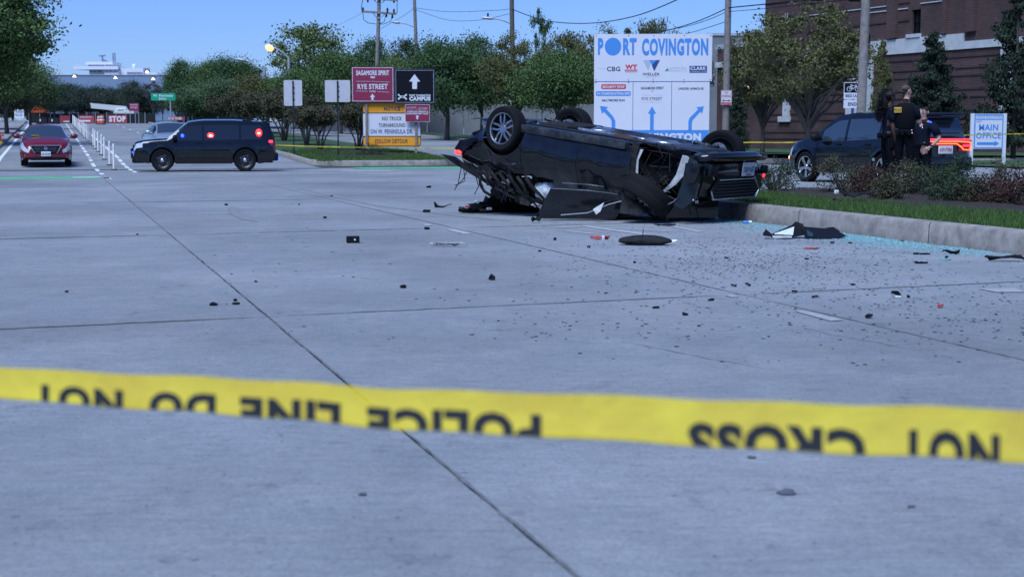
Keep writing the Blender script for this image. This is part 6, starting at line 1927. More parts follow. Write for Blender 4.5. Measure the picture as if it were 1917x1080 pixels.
# front fascia, still whole: grille, plate, lamp hollow
def onface(b, poly, x0, x1): b.prism(poly, 0, x1 - x0); b.xf(lambda p: Vector((x0 + p.y, p.x, p.z)))
wpart('bumper_skin', 'paint_wreck', lambda b: b.rbox((2.08, -.02, .58), (.32, 1.62, .54), .15), 40, True)
wpart('bumper_skin', 'paint_wreck', lambda b: b.prism([(1.84, .34), (2.16, .30), (2.22, .56), (2.14, .84), (1.95, 1.0), (1.76, .98), (1.84, .66)], .80, .86), 40, True)
wpart('headlamp_hollow', 'seam', lambda b: b.prism([(1.86, .56), (2.19, .44), (2.16, .60), (2.0, .66)], .865, .875), False, True)
wpart('grille', 'seam', lambda b: onface(b, [(-.56, .84), (-.62, .74), (-.46, .56), (.46, .56), (.62, .74), (.56, .84)], 2.125, 2.15))
for k in range(6): wpart('grille_bar', 'rim_dark' if k else 'chrome', lambda b: b.rbox((2.16, 0, .585 + k * .042), (.02, .92 + .045 * k, .012), .005), 35)
wpart('grille_surround', 'wet', lambda b: b.tube([(2.16, -.57, .85), (2.16, -.64, .74), (2.16, -.47, .55)], .014, 6)); wpart('grille_surround', 'wet', lambda b: b.tube([(2.16, -.57, .85), (2.16, .57, .85), (2.16, .64, .74)], .014, 6))
pl = wpart('number_plate', 'sign_white', lambda b: b.rbox((2.15, -.30, .45), (.015, .33, .19), .004))
v, fc = text_geo('LB9-6V0U', .02); b = MB(); b.add([(2.1595, -.30 - .14 + p[0] * .28, .415 + p[1] * .085) for p in v], fc); b.build('lettering', 'dark_print', wk, fix=False)
b = MB(); b.box((2.159, -.30, .525), (.003, .14, .018)); b.build('plate_stripe', 'rust_red', wk)
wpart('bumper_lip', 'paint_wreck', lambda b: b.tube([(2.02, .84, .30), (2.14, .60, .27), (2.19, .2, .26), (2.19, -.3, .26), (2.13, -.70, .28), (1.95, -.88, .32)], [.05, .06, .065, .065, .06, .04], 10), True)
wpart('fog_lamp', 'plastic', lambda b: b.rbox((2.17, .68, .46), (.05, .20, .12), .03), 35)
wpart('fog_lamp', 'plastic', lambda b: b.rbox((2.17, -.70, .46), (.05, .16, .12), .03), 35)
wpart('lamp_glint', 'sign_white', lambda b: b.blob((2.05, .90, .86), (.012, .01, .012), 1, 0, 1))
glow(wk, (2.10, -.84, .56), (.02, .02, .03), 'em_red_soft', 'side_marker')
# creased metal, torn trim and loose wiring round both damaged ends
rg = random.Random(31)
for k in range(26):
    rear = k < 16
    x0 = rg.uniform(-2.15, -1.0) if rear else rg.uniform(.95, 1.8); z0 = rg.uniform(.66, 1.22) if rear else rg.uniform(.70, 1.05); y0 = .93 - .10 * max(0, z0 - .95) / .25
    ln = rg.uniform(.10, .34); a = rg.uniform(-.9, .9); pts = []
    for q in range(4): pts.append((x0 + math.cos(a) * ln * q / 3, y0 + rg.uniform(-.02, .05), z0 + math.sin(a) * ln * q / 3 + rg.uniform(-.02, .02), rg.uniform(.012, .06) * (1 - q * .2)))
    wpart('torn_metal', ['paint_wreck', 'grime', 'wet', 'paint_wreck', 'liner'][k % 5], lambda b: strip(b, pts, .1, .006), 35)
for k in range(8):
    x0 = rg.uniform(-2.2, -1.2); pts = [(x0, .9, rg.uniform(.9, 1.1))]
    for q in range(3): pts.append((x0 + rg.uniform(-.1, .1), .92 + rg.uniform(-.05, .06), pts[-1][2] + rg.uniform(.06, .14)))
    wpart('hanging_cable', 'plastic', lambda b: b.tube(pts, .007, 5))
# rear end: hanging bumper, broken lamp
wpart('rear_bumper_skin', 'paint_wreck', lambda b: b.prism([(-2.38, .42), (-2.05, .36), (-1.95, .46), (-2.02, .66), (-2.14, .78), (-2.36, .66)], .70, .93), 40, True)
wpart('rear_bumper_skin', 'paint_wreck', lambda b: b.rbox((-2.22, -.02, .54), (.20, 1.60, .36), .09), 40, True)
glow(wk, (-2.16, .96, .79), (.07, .03, .035), 'em_red', 'tail_light')
wpart('tail_panel', 'grime', lambda b: b.box((-2.15, 0, .75), (.06, 1.4, .5)), False, True)
wpart('torn_quarter_panel', 'paint_wreck', lambda b: strip(b, [(-2.35, .98, .86, .30), (-2.05, .97, .98, .26), (-1.75, .93, 1.10, .20), (-1.45, .88, 1.22, .14), (-1.1, .80, 1.34, .08)], .1, .02), 40)
wpart('torn_quarter_panel', 'plastic', lambda b: strip(b, [(-2.34, .98, .86, .20), (-2.22, 1.0, .93, .14), (-2.10, .98, .99, .04)], .1, .02), 40)
# crushed boot, parcel shelf and pillars hanging down to the road under the tail
rg = random.Random(64)
for k in range(12):
    c = (rg.uniform(-1.75, -.75), rg.uniform(.10, .68), rg.uniform(1.02, 1.40)); s_ = (rg.uniform(.10, .26), rg.uniform(.08, .2), rg.uniform(.05, .13))
    wpart('crushed_trim', ['plastic', 'grime', 'cloth_junk', 'paint_wreck'][k % 4], lambda b: b.blob(c, s_, 20 + k, 1.0, 2, 2.6), False)
for k in range(6):
    x0 = -1.75 + k * .17
    wpart('crushed_pillar', 'grime', lambda b: b.tube([(x0, .84, 1.0), (x0 + .1, .80, 1.12), (x0 + .22 + rg.uniform(-.1, .1), .72, 1.26), (x0 + .3, .66, 1.42)], [.025, .03, .02, .015], 6), True)
# arching hose at the rear left, in world metres
def wworld(name, m, fn, smooth=False):
    b = MB(); fn(b); b.xf(lambda p: inv @ (p - org)); return b.build(name, m, wk, smooth=smooth)
YH = 22.3
wworld('hanging_hose', 'plastic', lambda b: b.tube([at(898, 328, YH), at(899, 345, YH), at(907, 358, YH), at(920, 366, YH - .1)], .022, 8), True)
# curtain airbag in the rear side window
wpart('airbag', 'airbag', lambda b: b.blob((-.66, .62, 1.17), (.21, .09, .13), 4, .5, 3, 3.4), True)
wpart('airbag', 'airbag', lambda b: b.blob((-1.38, .68, 1.14), (.06, .03, .04), 7, .5, 2, 2.4), True)
# cabin seen through the broken side glass
wpart('seat', 'plastic', lambda b: (b.rbox((-.6, .38, .80), (.5, .5, .5), .1), b.rbox((-.9, .38, 1.05), (.15, .5, .5), .06)), 35)
wpart('window_frame', 'grime', lambda b: b.tube([(-1.3, .80, 1.0), (-1.0, .72, 1.28), (-.5, .64, 1.40), (.1, .63, 1.42)], .022, 6), True, True)
# flat dark sheet (door glass and trim) leaning out to the ground
wworld('door_flap', 'paint_wreck', lambda b: b.prism([(at(1031, 0, 21.2).x, at(0, 349, 21.2).z), (at(1158, 0, 21.2).x, at(0, 356, 21.2).z), (at(1172, 0, 21.2).x, at(0, 376, 21.2).z), (at(1150, 0, 21.2).x, .02), (at(1002, 0, 21.2).x, .03)], 21.05, 21.10))
wworld('door_trim', 'wet', lambda b: b.tube([at(1031, 352, 21.0), at(1100, 356, 21.0), at(1158, 363, 21.0)], .007, 5))
wworld('door_trim', 'wet', lambda b: b.tube([at(1052, 342, 20.95), at(1100, 345, 20.95), at(1130, 349, 20.95)], .006, 5))
wworld('white_tag', 'liner', lambda b: b.add([at(1110, 391, 20.7), at(1131, 378, 20.7), at(1124, 395, 20.65), at(1116, 401, 20.6)], [(0, 1, 2, 3)]))
wworld('bent_trim', 'galv', lambda b: b.tube([at(1050, 402, 20.8), at(1100, 398, 20.75), at(1140, 382, 20.7), at(1163, 376, 20.7)], .007, 5))
# bottom near corner: sheared wheel and flap
twh = empty('loose_wheel', at(1212, 366, 20.55)); tag(twh, 'sheared off front wheel leaning on the road under the upturned car', 'wheel')
tm, rm_ = wheel_meshes(.335, .235, 'y', 'rim')
t = bpy.data.objects.new('tyre', tm); COL.objects.link(t); t.parent = twh; r_ = bpy.data.objects.new('rim', rm_); COL.objects.link(r_); r_.parent = t
twh.location.z = .36; t.scale = (1.12, 1.2, 1.12)
t.rotation_euler = Vector((-.62, -.16, -.76)).to_track_quat('Y', 'Z').to_euler()
b = MB(); b.blob((-.22, .0, .12), (.10, .1, .16), 9, .6, 2, 3); b.build('torn_hub', 'rusty', twh)
wworld('torn_flap', 'grime', lambda b: b.add([at(1160, 399, 20.5), at(1165, 365, 20.7), at(1178, 361, 20.6), at(1222, 398, 20.35), at(1190, 402, 20.3)], [(0, 1, 2, 3, 4)]))
wworld('bonnet_edge', 'paint_wreck', lambda b: b.prism([(at(1236, 0, 20.9).x, .05), (at(1240, 0, 20.9).x, at(0, 372, 20.9).z), (at(1300, 0, 20.9).x, at(0, 366, 20.9).z), (at(1345, 0, 20.9).x, at(0, 376, 20.9).z), (at(1345, 0, 20.9).x, .06)], 20.9, 21.9))
wworld('trim_strip', 'wet', lambda b: b.tube([at(1238, 361, 20.6), at(1262, 372, 20.6), at(1290, 379, 20.6)], .01, 5))
wworld('hanging_cable', 'plastic', lambda b: (b.tube([at(1302, 376, 20.5), at(1303, 392, 20.5), at(1308, 408, 20.45)], .007, 5)))
wworld('cable_plug', 'airbag', lambda b: b.rbox(at(1304, 377, 20.45), (.045, .03, .04), .005))
# ================================================================== PEOPLE
def skin_body(joints, bones, skinm, shirtm, trouserm, shoem, root, scale=1.0):
    names = list(joints)
    me = bpy.data.meshes.new('tmp')
    me.from_pydata([joints[n][0] for n in names], [(names.index(a), names.index(b_)) for a, b_ in bones], [])
    o = bpy.data.objects.new('tmp', me); COL.objects.link(o)
    md = o.modifiers.new('s', 'SKIN'); md.use_smooth_shade = True; md.branch_smoothing = .4
    o.modifiers.new('d', 'SUBSURF').levels = 1
    sv = me.skin_vertices[0].data
    for i, n in enumerate(names):
        r = joints[n][1]; sv[i].radius = (r, r) if not isinstance(r, tuple) else r
        sv[i].use_root = (n == 'pelvis')
    bpy.context.view_layer.update()
    dg = bpy.context.evaluated_depsgraph_get()
    m2 = bpy.data.meshes.new_from_object(o.evaluated_get(dg))
    bpy.data.objects.remove(o)
    for m_ in (skinm, shirtm, trouserm, shoem): m2.materials.append(M[m_])
    segs = [(Vector(joints[a][0]), Vector(joints[b_][0]), joints[b_][2]) for a, b_ in bones]
    for p in m2.polygons:
        c = p.center; best = 9; k = 1
        for a, b_, z in segs:
            d = b_ - a; t = max(0, min(1, (c - a).dot(d) / d.length_squared)); dd = (c - (a + d * t)).length
            if dd < best: best = dd; k = z
        p.material_index = k; p.use_smooth = True
    m2.name = 'body'
    ob = bpy.data.objects.new('body', m2); COL.objects.link(ob); ob.parent = root
    return ob
def person(name_label, px, Y, zfeet, rz, hgt, arms, skinm, head_turn=0.0, lean=0.0, wide=1.0, label=''):
    c = at(px, HZ, Y); c.z = zfeet
    root = empty('person', c, rz); k = hgt / 1.80; root.scale = (k * wide, k * wide, k)
    tag(root, label, 'person', 'police officers talking by the parked SUV')
    SK, SH, TR, SO = 0, 1, 2, 3
    hd = Matrix.Rotation(head_turn, 3, 'Z')
    def hp(x, y, z): v = hd @ Vector((x, y, 0)); return (v.x, v.y + lean, z)
    J = {'pelvis': ((0, 0, .97), .150, TR), 'belly': ((0, .01, 1.09), .138, SH), 'chest': ((0, .01, 1.27), .158, SH), 'upper': ((0, -.0, 1.40), .115, SH),
         'neckb': ((0, lean * .5, 1.48), .066, SK), 'neck': (hp(0, .01, 1.55), .058, SK), 'jaw': (hp(0, .045, 1.62), .064, SK), 'skull': (hp(0, .018, 1.70), .094, SK), 'top': (hp(0, .010, 1.765), .060, SK)}
    B_ = [('pelvis', 'belly'), ('belly', 'chest'), ('chest', 'upper'), ('upper', 'neckb'), ('neckb', 'neck'), ('neck', 'jaw'), ('jaw', 'skull'), ('skull', 'top')]
    for s, t in ((1, 'r'), (-1, 'l')):
        el, wr, ha = arms[0 if s > 0 else 1]
        J['sh' + t] = ((s * .175, 0, 1.41), .075, SH)
        mid = tuple((J['sh' + t][0][i] * .45 + el[i] * .55) for i in range(3))
        J['ua' + t] = (mid, .058, SH); J['el' + t] = (el, .046, SK); J['fa' + t] = (tuple(el[i] * .6 + wr[i] * .4 for i in range(3)), .043, SK); J['wr' + t] = (wr, .028, SK); J['ha' + t] = (ha, .032, SK)
        B_ += [('upper', 'sh' + t), ('sh' + t, 'ua' + t), ('ua' + t, 'el' + t), ('el' + t, 'fa' + t), ('fa' + t, 'wr' + t), ('wr' + t, 'ha' + t)]
        d = (Vector(ha) - Vector(wr)).normalized(); a = d.cross(Vector((0, 1, .2))).normalized(); up = d.cross(a).normalized()
        for f in range(4):
            ln = (.062, .072, .066, .050)[f]; off = a * ((f - 1.5) * .019)
            p1 = Vector(ha) + off + d * ln * .6; p2 = p1 + d * ln * .35 + up * .022
            J['f%d%s' % (f, t)] = (tuple(p1), .010, SK); J['g%d%s' % (f, t)] = (tuple(p2), .008, SK)
            B_ += [('ha' + t, 'f%d%s' % (f, t)), ('f%d%s' % (f, t), 'g%d%s' % (f, t))]
        p1 = Vector(wr).lerp(Vector(ha), .6) - a * .045 + d * .01; J['t' + t] = (tuple(p1), .011, SK); J['u' + t] = (tuple(p1 + d * .035 - a * .008), .009, SK)
        B_ += [('ha' + t, 't' + t), ('t' + t, 'u' + t)]
        J['hip' + t] = ((s * .095, 0, .90), .108, TR); J['th' + t] = ((s * .11, .01, .70), .098, TR); J['kn' + t] = ((s * .115, .02, .49), .068, TR); J['ca' + t] = ((s * .12, -.01, .32), .064, TR); J['an' + t] = ((s * .125, -.02, .10), .050, TR)
        J['he' + t] = ((s * .125, -.03, .05), .046, SO); J['to' + t] = ((s * .14, .15, .035), .036, SO)
        B_ += [('pelvis', 'hip' + t), ('hip' + t, 'th' + t), ('th' + t, 'kn' + t), ('kn' + t, 'ca' + t), ('ca' + t, 'an' + t), ('an' + t, 'he' + t), ('he' + t, 'to' + t)]
    skin_body(J, B_, skinm, 'shirt', 'cloth', 'plastic', root)
    def part(nm, m, fn, smooth=True, par=None):
        b = MB(); fn(b); return b.build(nm, m, par or root, smooth=smooth)
    H3 = lambda x, y, z: Vector(hp(x, y, z))
    part('nose', skinm, lambda b: b.blob(H3(0, .115, 1.665), (.013, .020, .022), 1, 0, 1))
    for s in (1, -1):
        part('ear', skinm, lambda b: b.blob(H3(s * .090, .0, 1.68), (.012, .022, .032), 1, .1, 2))
        part('eye', 'dark_print', lambda b: b.blob(H3(s * .034, .100, 1.70), (.013, .008, .007), 1, 0, 1))
    part('mouth', 'rust_red' if skinm == 'skin_fair' else 'hair_black', lambda b: b.blob(H3(0, .100, 1.622), (.024, .008, .006), 1, 0, 1))
    part('belt', 'vest', lambda b: b.lathe([(.163, .985), (.172, .99), (.172, 1.04), (.163, 1.045)], 24))
    for x, y, sx_ in ((.17, .03, .05), (-.17, .05, .05), (.12, -.13, .07), (-.10, -.14, .06), (.0, -.16, .06)):
        part('belt_pouch', 'vest', lambda b: b.rbox((x, y, 1.0), (sx_, .06, .10), .01), 35)
    part('holster', 'vest', lambda b: (b.rbox((.19, .0, .88), (.05, .09, .22), .015), b.rbox((.20, -.02, 1.02), (.035, .05, .1), .01)), 35)
    return root, part, H3
HANG_R = ((.235, -.02, 1.13), (.215, .06, .88), (.205, .09, .79)); HANG_L = ((-.235, -.02, 1.13), (-.215, .06, .88), (-.205, .09, .79))
KZ = KH
# woman with long curly hair, facing right
r, part, H3 = person('w', 1659, 25.9, KZ, R(-78), 1.735, (HANG_R, ((-.24, .06, 1.12), (-.18, .26, 1.06), (-.16, .33, 1.06))), 'skin_dark', .1, .01, .95, 'officer with long curly black hair, leftmost of the three, facing right')
rg = random.Random(9)
part('hair', 'hair_black', lambda b: (b.blob(H3(0, -.012, 1.725), (.105, .118, .088), 3, .15, 3, 6), b.blob(H3(0, -.14, 1.56), (.075, .085, .15), 8, .5, 3, 4)))
cs_ = [tuple(H3(rg.uniform(-.07, .07), rg.uniform(-.22, -.08), rg.uniform(1.40, 1.76))) for i in range(26)] + [tuple(H3(rg.uniform(-.05, .05), rg.uniform(-.26, -.18), rg.uniform(1.28, 1.46))) for i in range(9)] + [tuple(H3(rg.uniform(-.09, .09), rg.uniform(-.10, .04), rg.uniform(1.74, 1.80))) for i in range(8)]
M['curl'] = mat('hair_curls', (.007, .006, .007), .8)
me_ = leaf_mesh('hair_curls', cs_, [.028] * len(cs_), 110, .013, 5, 'curl', flat=1.0)
o_ = bpy.data.objects.new('hair_curls', me_); COL.objects.link(o_); o_.parent = r
part('shoulder_patch', 'grey_print', lambda b: b.lathe([(0, .0), (.032, .0), (.036, -.004)], 16, 'X', (.238, 0, 1.32)), 35); part('patch_ring', 'rail_yellow', lambda b: b.lathe([(.014, .003), (.022, .003)], 12, 'X', (.238, 0, 1.32)), 35)
part('radio', 'vest', lambda b: (b.rbox((.06, .17, 1.38), (.06, .04, .1), .01), b.tube([(.07, .17, 1.43), (.07, .17, 1.52)], .005, 5)), 35)
part('sleeve', 'shirt', lambda b: b.tube([(.17, 0, 1.43), (.205, -.01, 1.34), (.228, -.015, 1.24)], [.075, .074, .066], 12))
# bald-cropped man with his back to the camera
r, part, H3 = person('m', 1690, 25.6, KZ, R(-30), 1.84, (((.255, .05, 1.14), (.22, .25, 1.27), (.20, .31, 1.33)), ((-.26, .06, 1.13), (-.14, .26, 1.08), (-.08, .31, 1.08))), 'skin_fair', -.75, .0, .88, 'tall officer with cropped hair and POLICE vest, back to the camera, raising one hand')
part('hair', 'hair_brown', lambda b: (b.blob(H3(0, -.012, 1.728), (.084, .098, .060), 3, .04, 3, 6), b.blob(H3(0, -.050, 1.69), (.076, .050, .050), 3, .04, 2)))
def vest(b):
    ring = [(0.150, 1.06), (.170, 1.12), (.188, 1.28), (.180, 1.40), (.135, 1.47), (.08, 1.49)]
    b.lathe(ring, 24); b.xf(lambda p: Vector((p.x * 1.12, p.y * .86, p.z)))
part('vest', 'vest', vest)
def onback(nm, m, x0, x1, z0, z1, y): 
    o = part(nm, m, lambda b: b.rbox(((x0 + x1) / 2, y, (z0 + z1) / 2), (x1 - x0, .012, z1 - z0), .003), 35); return o
onback('police_patch', 'rail_yellow', -.17, -.03, 1.325, 1.415, -.165)
v, fc = text_geo('POLICE', .03); b = MB(); b.add([(-.162 + p[0] * .124, -.1735, 1.345 + p[1] * .052) for p in v], fc); b.build('lettering', 'dark_print', r, fix=False)
part('sleeve', 'shirt', lambda b: b.tube([(.175, 0, 1.43), (.215, .02, 1.32), (.24, .04, 1.22)], [.072, .068, .060], 12))
part('sleeve', 'shirt', lambda b: b.tube([(-.175, 0, 1.43), (-.22, .02, 1.32), (-.245, .045, 1.22)], [.078, .076, .066], 12))
part('key_tag', 'sign_white', lambda b: (b.blob((.16, -.12, 1.03), (.018, .01, .014), 1, 0, 1), b.blob((.17, -.12, .985), (.014, .01, .018), 2, 0, 1)))
# man in glasses beyond, facing the other two
r, part, H3 = person('g', 1725, 31.5, 0.0, R(128), 1.80, (((.26, .04, 1.14), (.20, .24, 1.12), (.14, .30, 1.14)), ((-.33, -.04, 1.14), (-.24, .08, .97), (-.18, .12, .93))), 'skin_fair', .1, .01, 1.12, 'officer in glasses with one hand on his belt, nearest the tail lamps, facing left')
part('hair', 'hair_black', lambda b: (b.blob(H3(0, -.012, 1.730), (.086, .098, .052), 3, .06, 3, 6), b.blob(H3(0, -.055, 1.69), (.084, .055, .055), 3, .05, 2)))
part('glasses', 'plastic', lambda b: (b.rbox(H3(.036, .112, 1.70), (.055, .012, .030), .004), b.rbox(H3(-.036, .112, 1.70), (.055, .012, .030), .004), b.tube([H3(.065, .10, 1.705), H3(.092, .0, 1.70)], .004, 4), b.tube([H3(-.065, .10, 1.705), H3(-.092, .0, 1.70)], .004, 4)), 35)
part('shoulder_patch', 'grey_print', lambda b: b.rbox((-.245, .03, 1.33), (.01, .05, .06), .004), 35)
part('sleeve', 'shirt', lambda b: b.tube([(-.175, 0, 1.43), (-.24, -.01, 1.32), (-.30, -.03, 1.20)], [.080, .082, .072], 12))
part('badge', 'chrome', lambda b: b.blob((-.08, .155, 1.36), (.02, .008, .025), 1, 0, 1))
part('wrist_watch', 'plastic', lambda b: b.lathe([(.034, -.012), (.038, 0), (.034, .012)], 12, 'Z', (-.245, .075, .985)), 35)
part('phone', 'plastic', lambda b: b.rbox((.13, .34, 1.18), (.04, .012, .09), .004), 35)
# ================================================================== DEBRIS
def scrap(name, px, py, wpx, hpx, m, label, seed, z0=0.0, thick=.012, lift=.3, cat='debris', n=11, rz=0, jag=.45, extra=None):
    """a torn, buckled piece of sheet lying on the ground"""
    g = gp(px, py, z0); s = F / g.y
    L_ = wpx / s; D = max(.03, hpx / s * .8); rg = random.Random(seed)
    r = empty(name, g, rz); tag(r, label, cat)
    top = []
    for i in range(n):
        a = 2 * PI * i / n; k = 1 - rg.uniform(0, jag)
        top.append((math.cos(a) * L_ / 2 * k, math.sin(a) * D * k))
    hts = [rg.uniform(0, hpx / s) * lift * 1.6 for _ in top]
    vs = [(0, 0, hpx / s * (.35 + .5 * lift))]; 
    vs += [(x, y, h + thick) for (x, y), h in zip(top, hts)] + [(x, y, max(.001, h)) for (x, y), h in zip(top, hts)]
    fs = [(0, 1 + i, 1 + (i + 1) % n) for i in range(n)] + [(1 + i, 1 + n + i, 1 + n + (i + 1) % n, 1 + (i + 1) % n) for i in range(n)] + [tuple(1 + n + i for i in range(n - 1, -1, -1))]
    b = MB(); b.add(vs, fs); b.build('shell', m, r)
    if extra: extra(r, L_, D, hpx / s, rg)
    return r
def lump(name, px, py, wpx, hpx, m, label, seed, z0=0.0, cat='debris', extra=None):
    g = gp(px, py, z0); s = F / g.y; rg = random.Random(seed)
    r = empty(name, g, rg.uniform(0, 3)); tag(r, label, cat)
    b = MB(); w, h = wpx / s / 2, hpx / s / 2
    b.blob((0, 0, h * .9), (w, w * .8, h), seed, .8, 2, 2.5); b.blob((w * .5, w * .3, h * .5), (w * .5, w * .4, h * .6), seed + 3, .9, 2, 3)
    b.build('lump', m, r)
    if extra: extra(r, w, h)
    return r
def bit(r, name, m, pos, s_, rot=0.3):
    b = MB(); b.rbox(pos, s_, min(s_) * .2, Matrix.Rotation(rot, 3, 'Z') @ Matrix.Rotation(rot * .7, 3, 'X')); return b.build(name, m, r)
# flat black box
r = empty('plastic_box', gp(660, 454), .15); tag(r, 'small flat black box lying alone left of the centre', 'box')
b = MB(); b.rbox((0, 0, .04), (.145, .12, .07), .006); b.build('case', 'plastic', r); b = MB(); b.rbox((.02, -.061, .04), (.02, .004, .02), .001); b.build('socket', 'sign_white', r)
# curved bracket
r = empty('bracket', gp(828, 388), .0); tag(r, 'bent black bracket pointing up, left of the torn fabric heap', 'bracket')
b = MB()
s_ = 1 / (F / gp(828, 388).y)
for i in range(7):
    pass
b.prism([(-16 * s_, 11 * s_), (-13 * s_, 10 * s_), (-8 * s_, 4 * s_), (0, 2.5 * s_), (16 * s_, 5.5 * s_), (18 * s_, 7.5 * s_), (2 * s_, 0), (-9 * s_, -.5 * s_), (-14 * s_, 1 * s_)], -.02, .05)
b.build('arm', 'plastic', r)
lump('debris_lump', 798, 397, 16, 6, 'chip', 'small black lump left of the bent black bracket', 3)
lump('debris_lump', 799, 429, 13, 5, 'chip', 'small black lump above the torn striped strip', 4)
lump('debris_lump', 921, 524, 15, 11, 'chip', 'upright black lump standing alone below the wreck', 5)
lump('debris_lump', 1039, 449, 6, 5, 'chip', 'tiny black lump between the lane marks', 15)
def ex(r, L_, D, h, rg):
    for k in range(6): bit(r, 'torn_bit', ['liner', 'airbag', 'rusty', 'chip'][k % 4], (-L_ * .38 + k * L_ * .14, rg.uniform(-.3, .3) * D, h * .6), (L_ * .10, D * .5, .02), rg.uniform(-1, 1))
scrap('torn_strip', 838, 461, 78, 10, 'liner', 'long torn tan and white strip left of the red lens piece', 21, lift=.5, extra=ex, jag=.35)
scrap('ragged_piece', 1004, 417, 22, 8, 'chip', 'ragged black piece below the door flap of the wreck', 22, lift=.9)
def exr(r, L_, D, h, rg): bit(r, 'white_chip', 'airbag', (L_ * .12, -D * .8, h * .5), (.03, .03, .05), .2)
scrap('lens_piece', 1124, 448, 44, 8, 'rust_red', 'bright red broken lens piece in front of the wreck', 23, lift=.6, extra=exr, jag=.25)
r = empty('mirror_shell', gp(1208, 458), -.1); tag(r, 'dark oval shell with pale sliver at its end, in front of the wreck', 'mirror shell')
b = MB(); b.blob((0, 0, .05), (.29, .13, .062), 4, .12, 3, 2); b.build('shell', 'grime', r, smooth=True)
b = MB(); b.add([(.22, -.06, .02), (.34, .0, .045), (.36, .03, .06), (.24, .02, .06)], [(0, 1, 2, 3)]); b.build('mirror_glass', 'airbag', r)
b = MB(); b.tube([(-.03, .06, .08), (-.02, .06, .17)], .004, 4); b.build('wire', 'chip', r)
def exn(r, L_, D, h, rg): bit(r, 'blue_bit', 'navy_print', (0, 0, h * .5), (L_ * .3, D * .6, .015), .1)
scrap('trim_piece', 1248, 423, 52, 7, 'chip', 'dark bluish trim piece beside the sheared wheel', 24, lift=.3, extra=exn)
scrap('paper_scrap', 1339, 411, 15, 8, 'airbag', 'crumpled white paper scrap by the corner of the kerb', 25, lift=1.0, n=6)
r = empty('bottle', gp(1398, 418)); tag(r, 'tiny blue and white bottle lying at the foot of the kerb', 'bottle'); b = MB(); b.tube([(-.05, 0, .02), (.03, 0, .02)], .02, 8); b.build('body', 'blue_print', r); b = MB(); b.tube([(.03, 0, .02), (.07, 0, .02)], .022, 8); b.build('cap', 'airbag', r)
# large torn door panel at the kerb
pc_ = gp(1510, 447); s_ = pc_.y / F
r = empty('torn_door_panel', pc_); tag(r, 'large torn black door panel with a pale window leaning by the kerb', 'car panel')
def P2(px, py, d=0): return Vector(((px - 1510) * s_, d, (447 - py) * s_))
b = MB(); b.add([P2(1430, 437, .05), P2(1440, 430, .2), P2(1452, 443, 0), P2(1430, 441, 0)], [(0, 1, 2, 3)])
b.add([P2(1446, 437, .0), P2(1488, 423, .20), P2(1498, 416, .25), P2(1511, 421, .22), P2(1514, 440, .12), P2(1480, 445, 0), P2(1444, 444, 0)], [(0, 1, 2, 3, 4, 5, 6)]); b.build('frame', 'chip', r)
b = MB(); b.add([P2(1449, 436.5, -.02), P2(1492, 425, .15), P2(1487, 440, .05), P2(1450, 437.8, -.02)], [(0, 1, 2, 3)]); b.build('window', 'airbag', r)
b = MB(); b.add([P2(1445, 440, -.03), P2(1483, 441, -.02), P2(1482, 444, -.04), P2(1448, 444, -.04)], [(0, 1, 2, 3)]); b.build('trim', 'liner', r)
b = MB(); b.add([P2(1505, 424, .22), P2(1520, 427, .3), P2(1575, 432, .38), P2(1594, 443, .2), P2(1570, 446, .02), P2(1535, 446, -.05), P2(1508, 444, 0)], [(0, 1, 6), (1, 5, 6), (1, 2, 5), (2, 4, 5), (2, 3, 4)]); b.build('skin', 'plastic', r)
b = MB(); b.add([P2(1514, 430, .1), P2(1525, 437, .05), P2(1522, 443, .0), P2(1513, 441, .0)], [(0, 1, 2, 3)]); b.build('mirror_glass', 'glass_sky', r)
b = MB(); b.add([P2(1560, 430, .42), P2(1578, 429, .5), P2(1590, 437, .45), P2(1575, 440, .3)], [(0, 1, 2, 3)]); b.build('torn_edge', 'chip', r)
scrap('black_panel', 1890, 489, 100, 12, 'paint_wreck', 'long black panel lying flat at the right edge below the kerb', 27, lift=.5, jag=.2, thick=.02)
scrap('plastic_disc', 1727, 493, 26, 4, 'chip', 'flat dark oval piece on the pavement at the right', 28, lift=.4, jag=.1)
scrap('glass_piece', 1773, 487, 22, 4, 'teal', 'pale teal flat piece right of the dark oval piece', 29, lift=.3, jag=.15)
scrap('bent_trim', 1784, 476, 42, 6, 'chip', 'dark bent trim lying in the broken glass near the kerb', 30, lift=.8, jag=.5)
scrap('small_panel', 1727, 476, 34, 3, 'chip', 'thin dark sliver lying in the teal glass crumbs', 31, lift=.3, jag=.5)
def exw(r, L_, D, h, rg): bit(r, 'white_half', 'airbag', (L_ * .2, 0, h * .4), (L_ * .45, D * .7, .015), .1)
scrap('two_tone_scrap', 1680, 558, 27, 7, 'chip', 'half black half white triangular scrap at the right', 32, lift=1.1, extra=exw, n=6)
scrap('red_scrap', 1765, 577, 16, 5, 'rust_red', 'small dark red scrap right of the black and white scrap', 33, lift=.8)
scrap('red_strip', 1521, 466, 30, 3, 'rust_red', 'thin dark red strip below the torn door panel', 34, lift=.3, jag=.2)
lump('glove', 396, 572, 20, 6, 'chip', 'dark crumpled lump at the left by the long joint', 35)
lump('debris_lump', 437, 564, 9, 5, 'chip', 'upper of two small bits right of the dark crumpled lump', 36)
scrap('flat_chip', 438, 570, 18, 2, 'chip', 'flat chip right below the small bit near the long joint', 37, lift=.2)
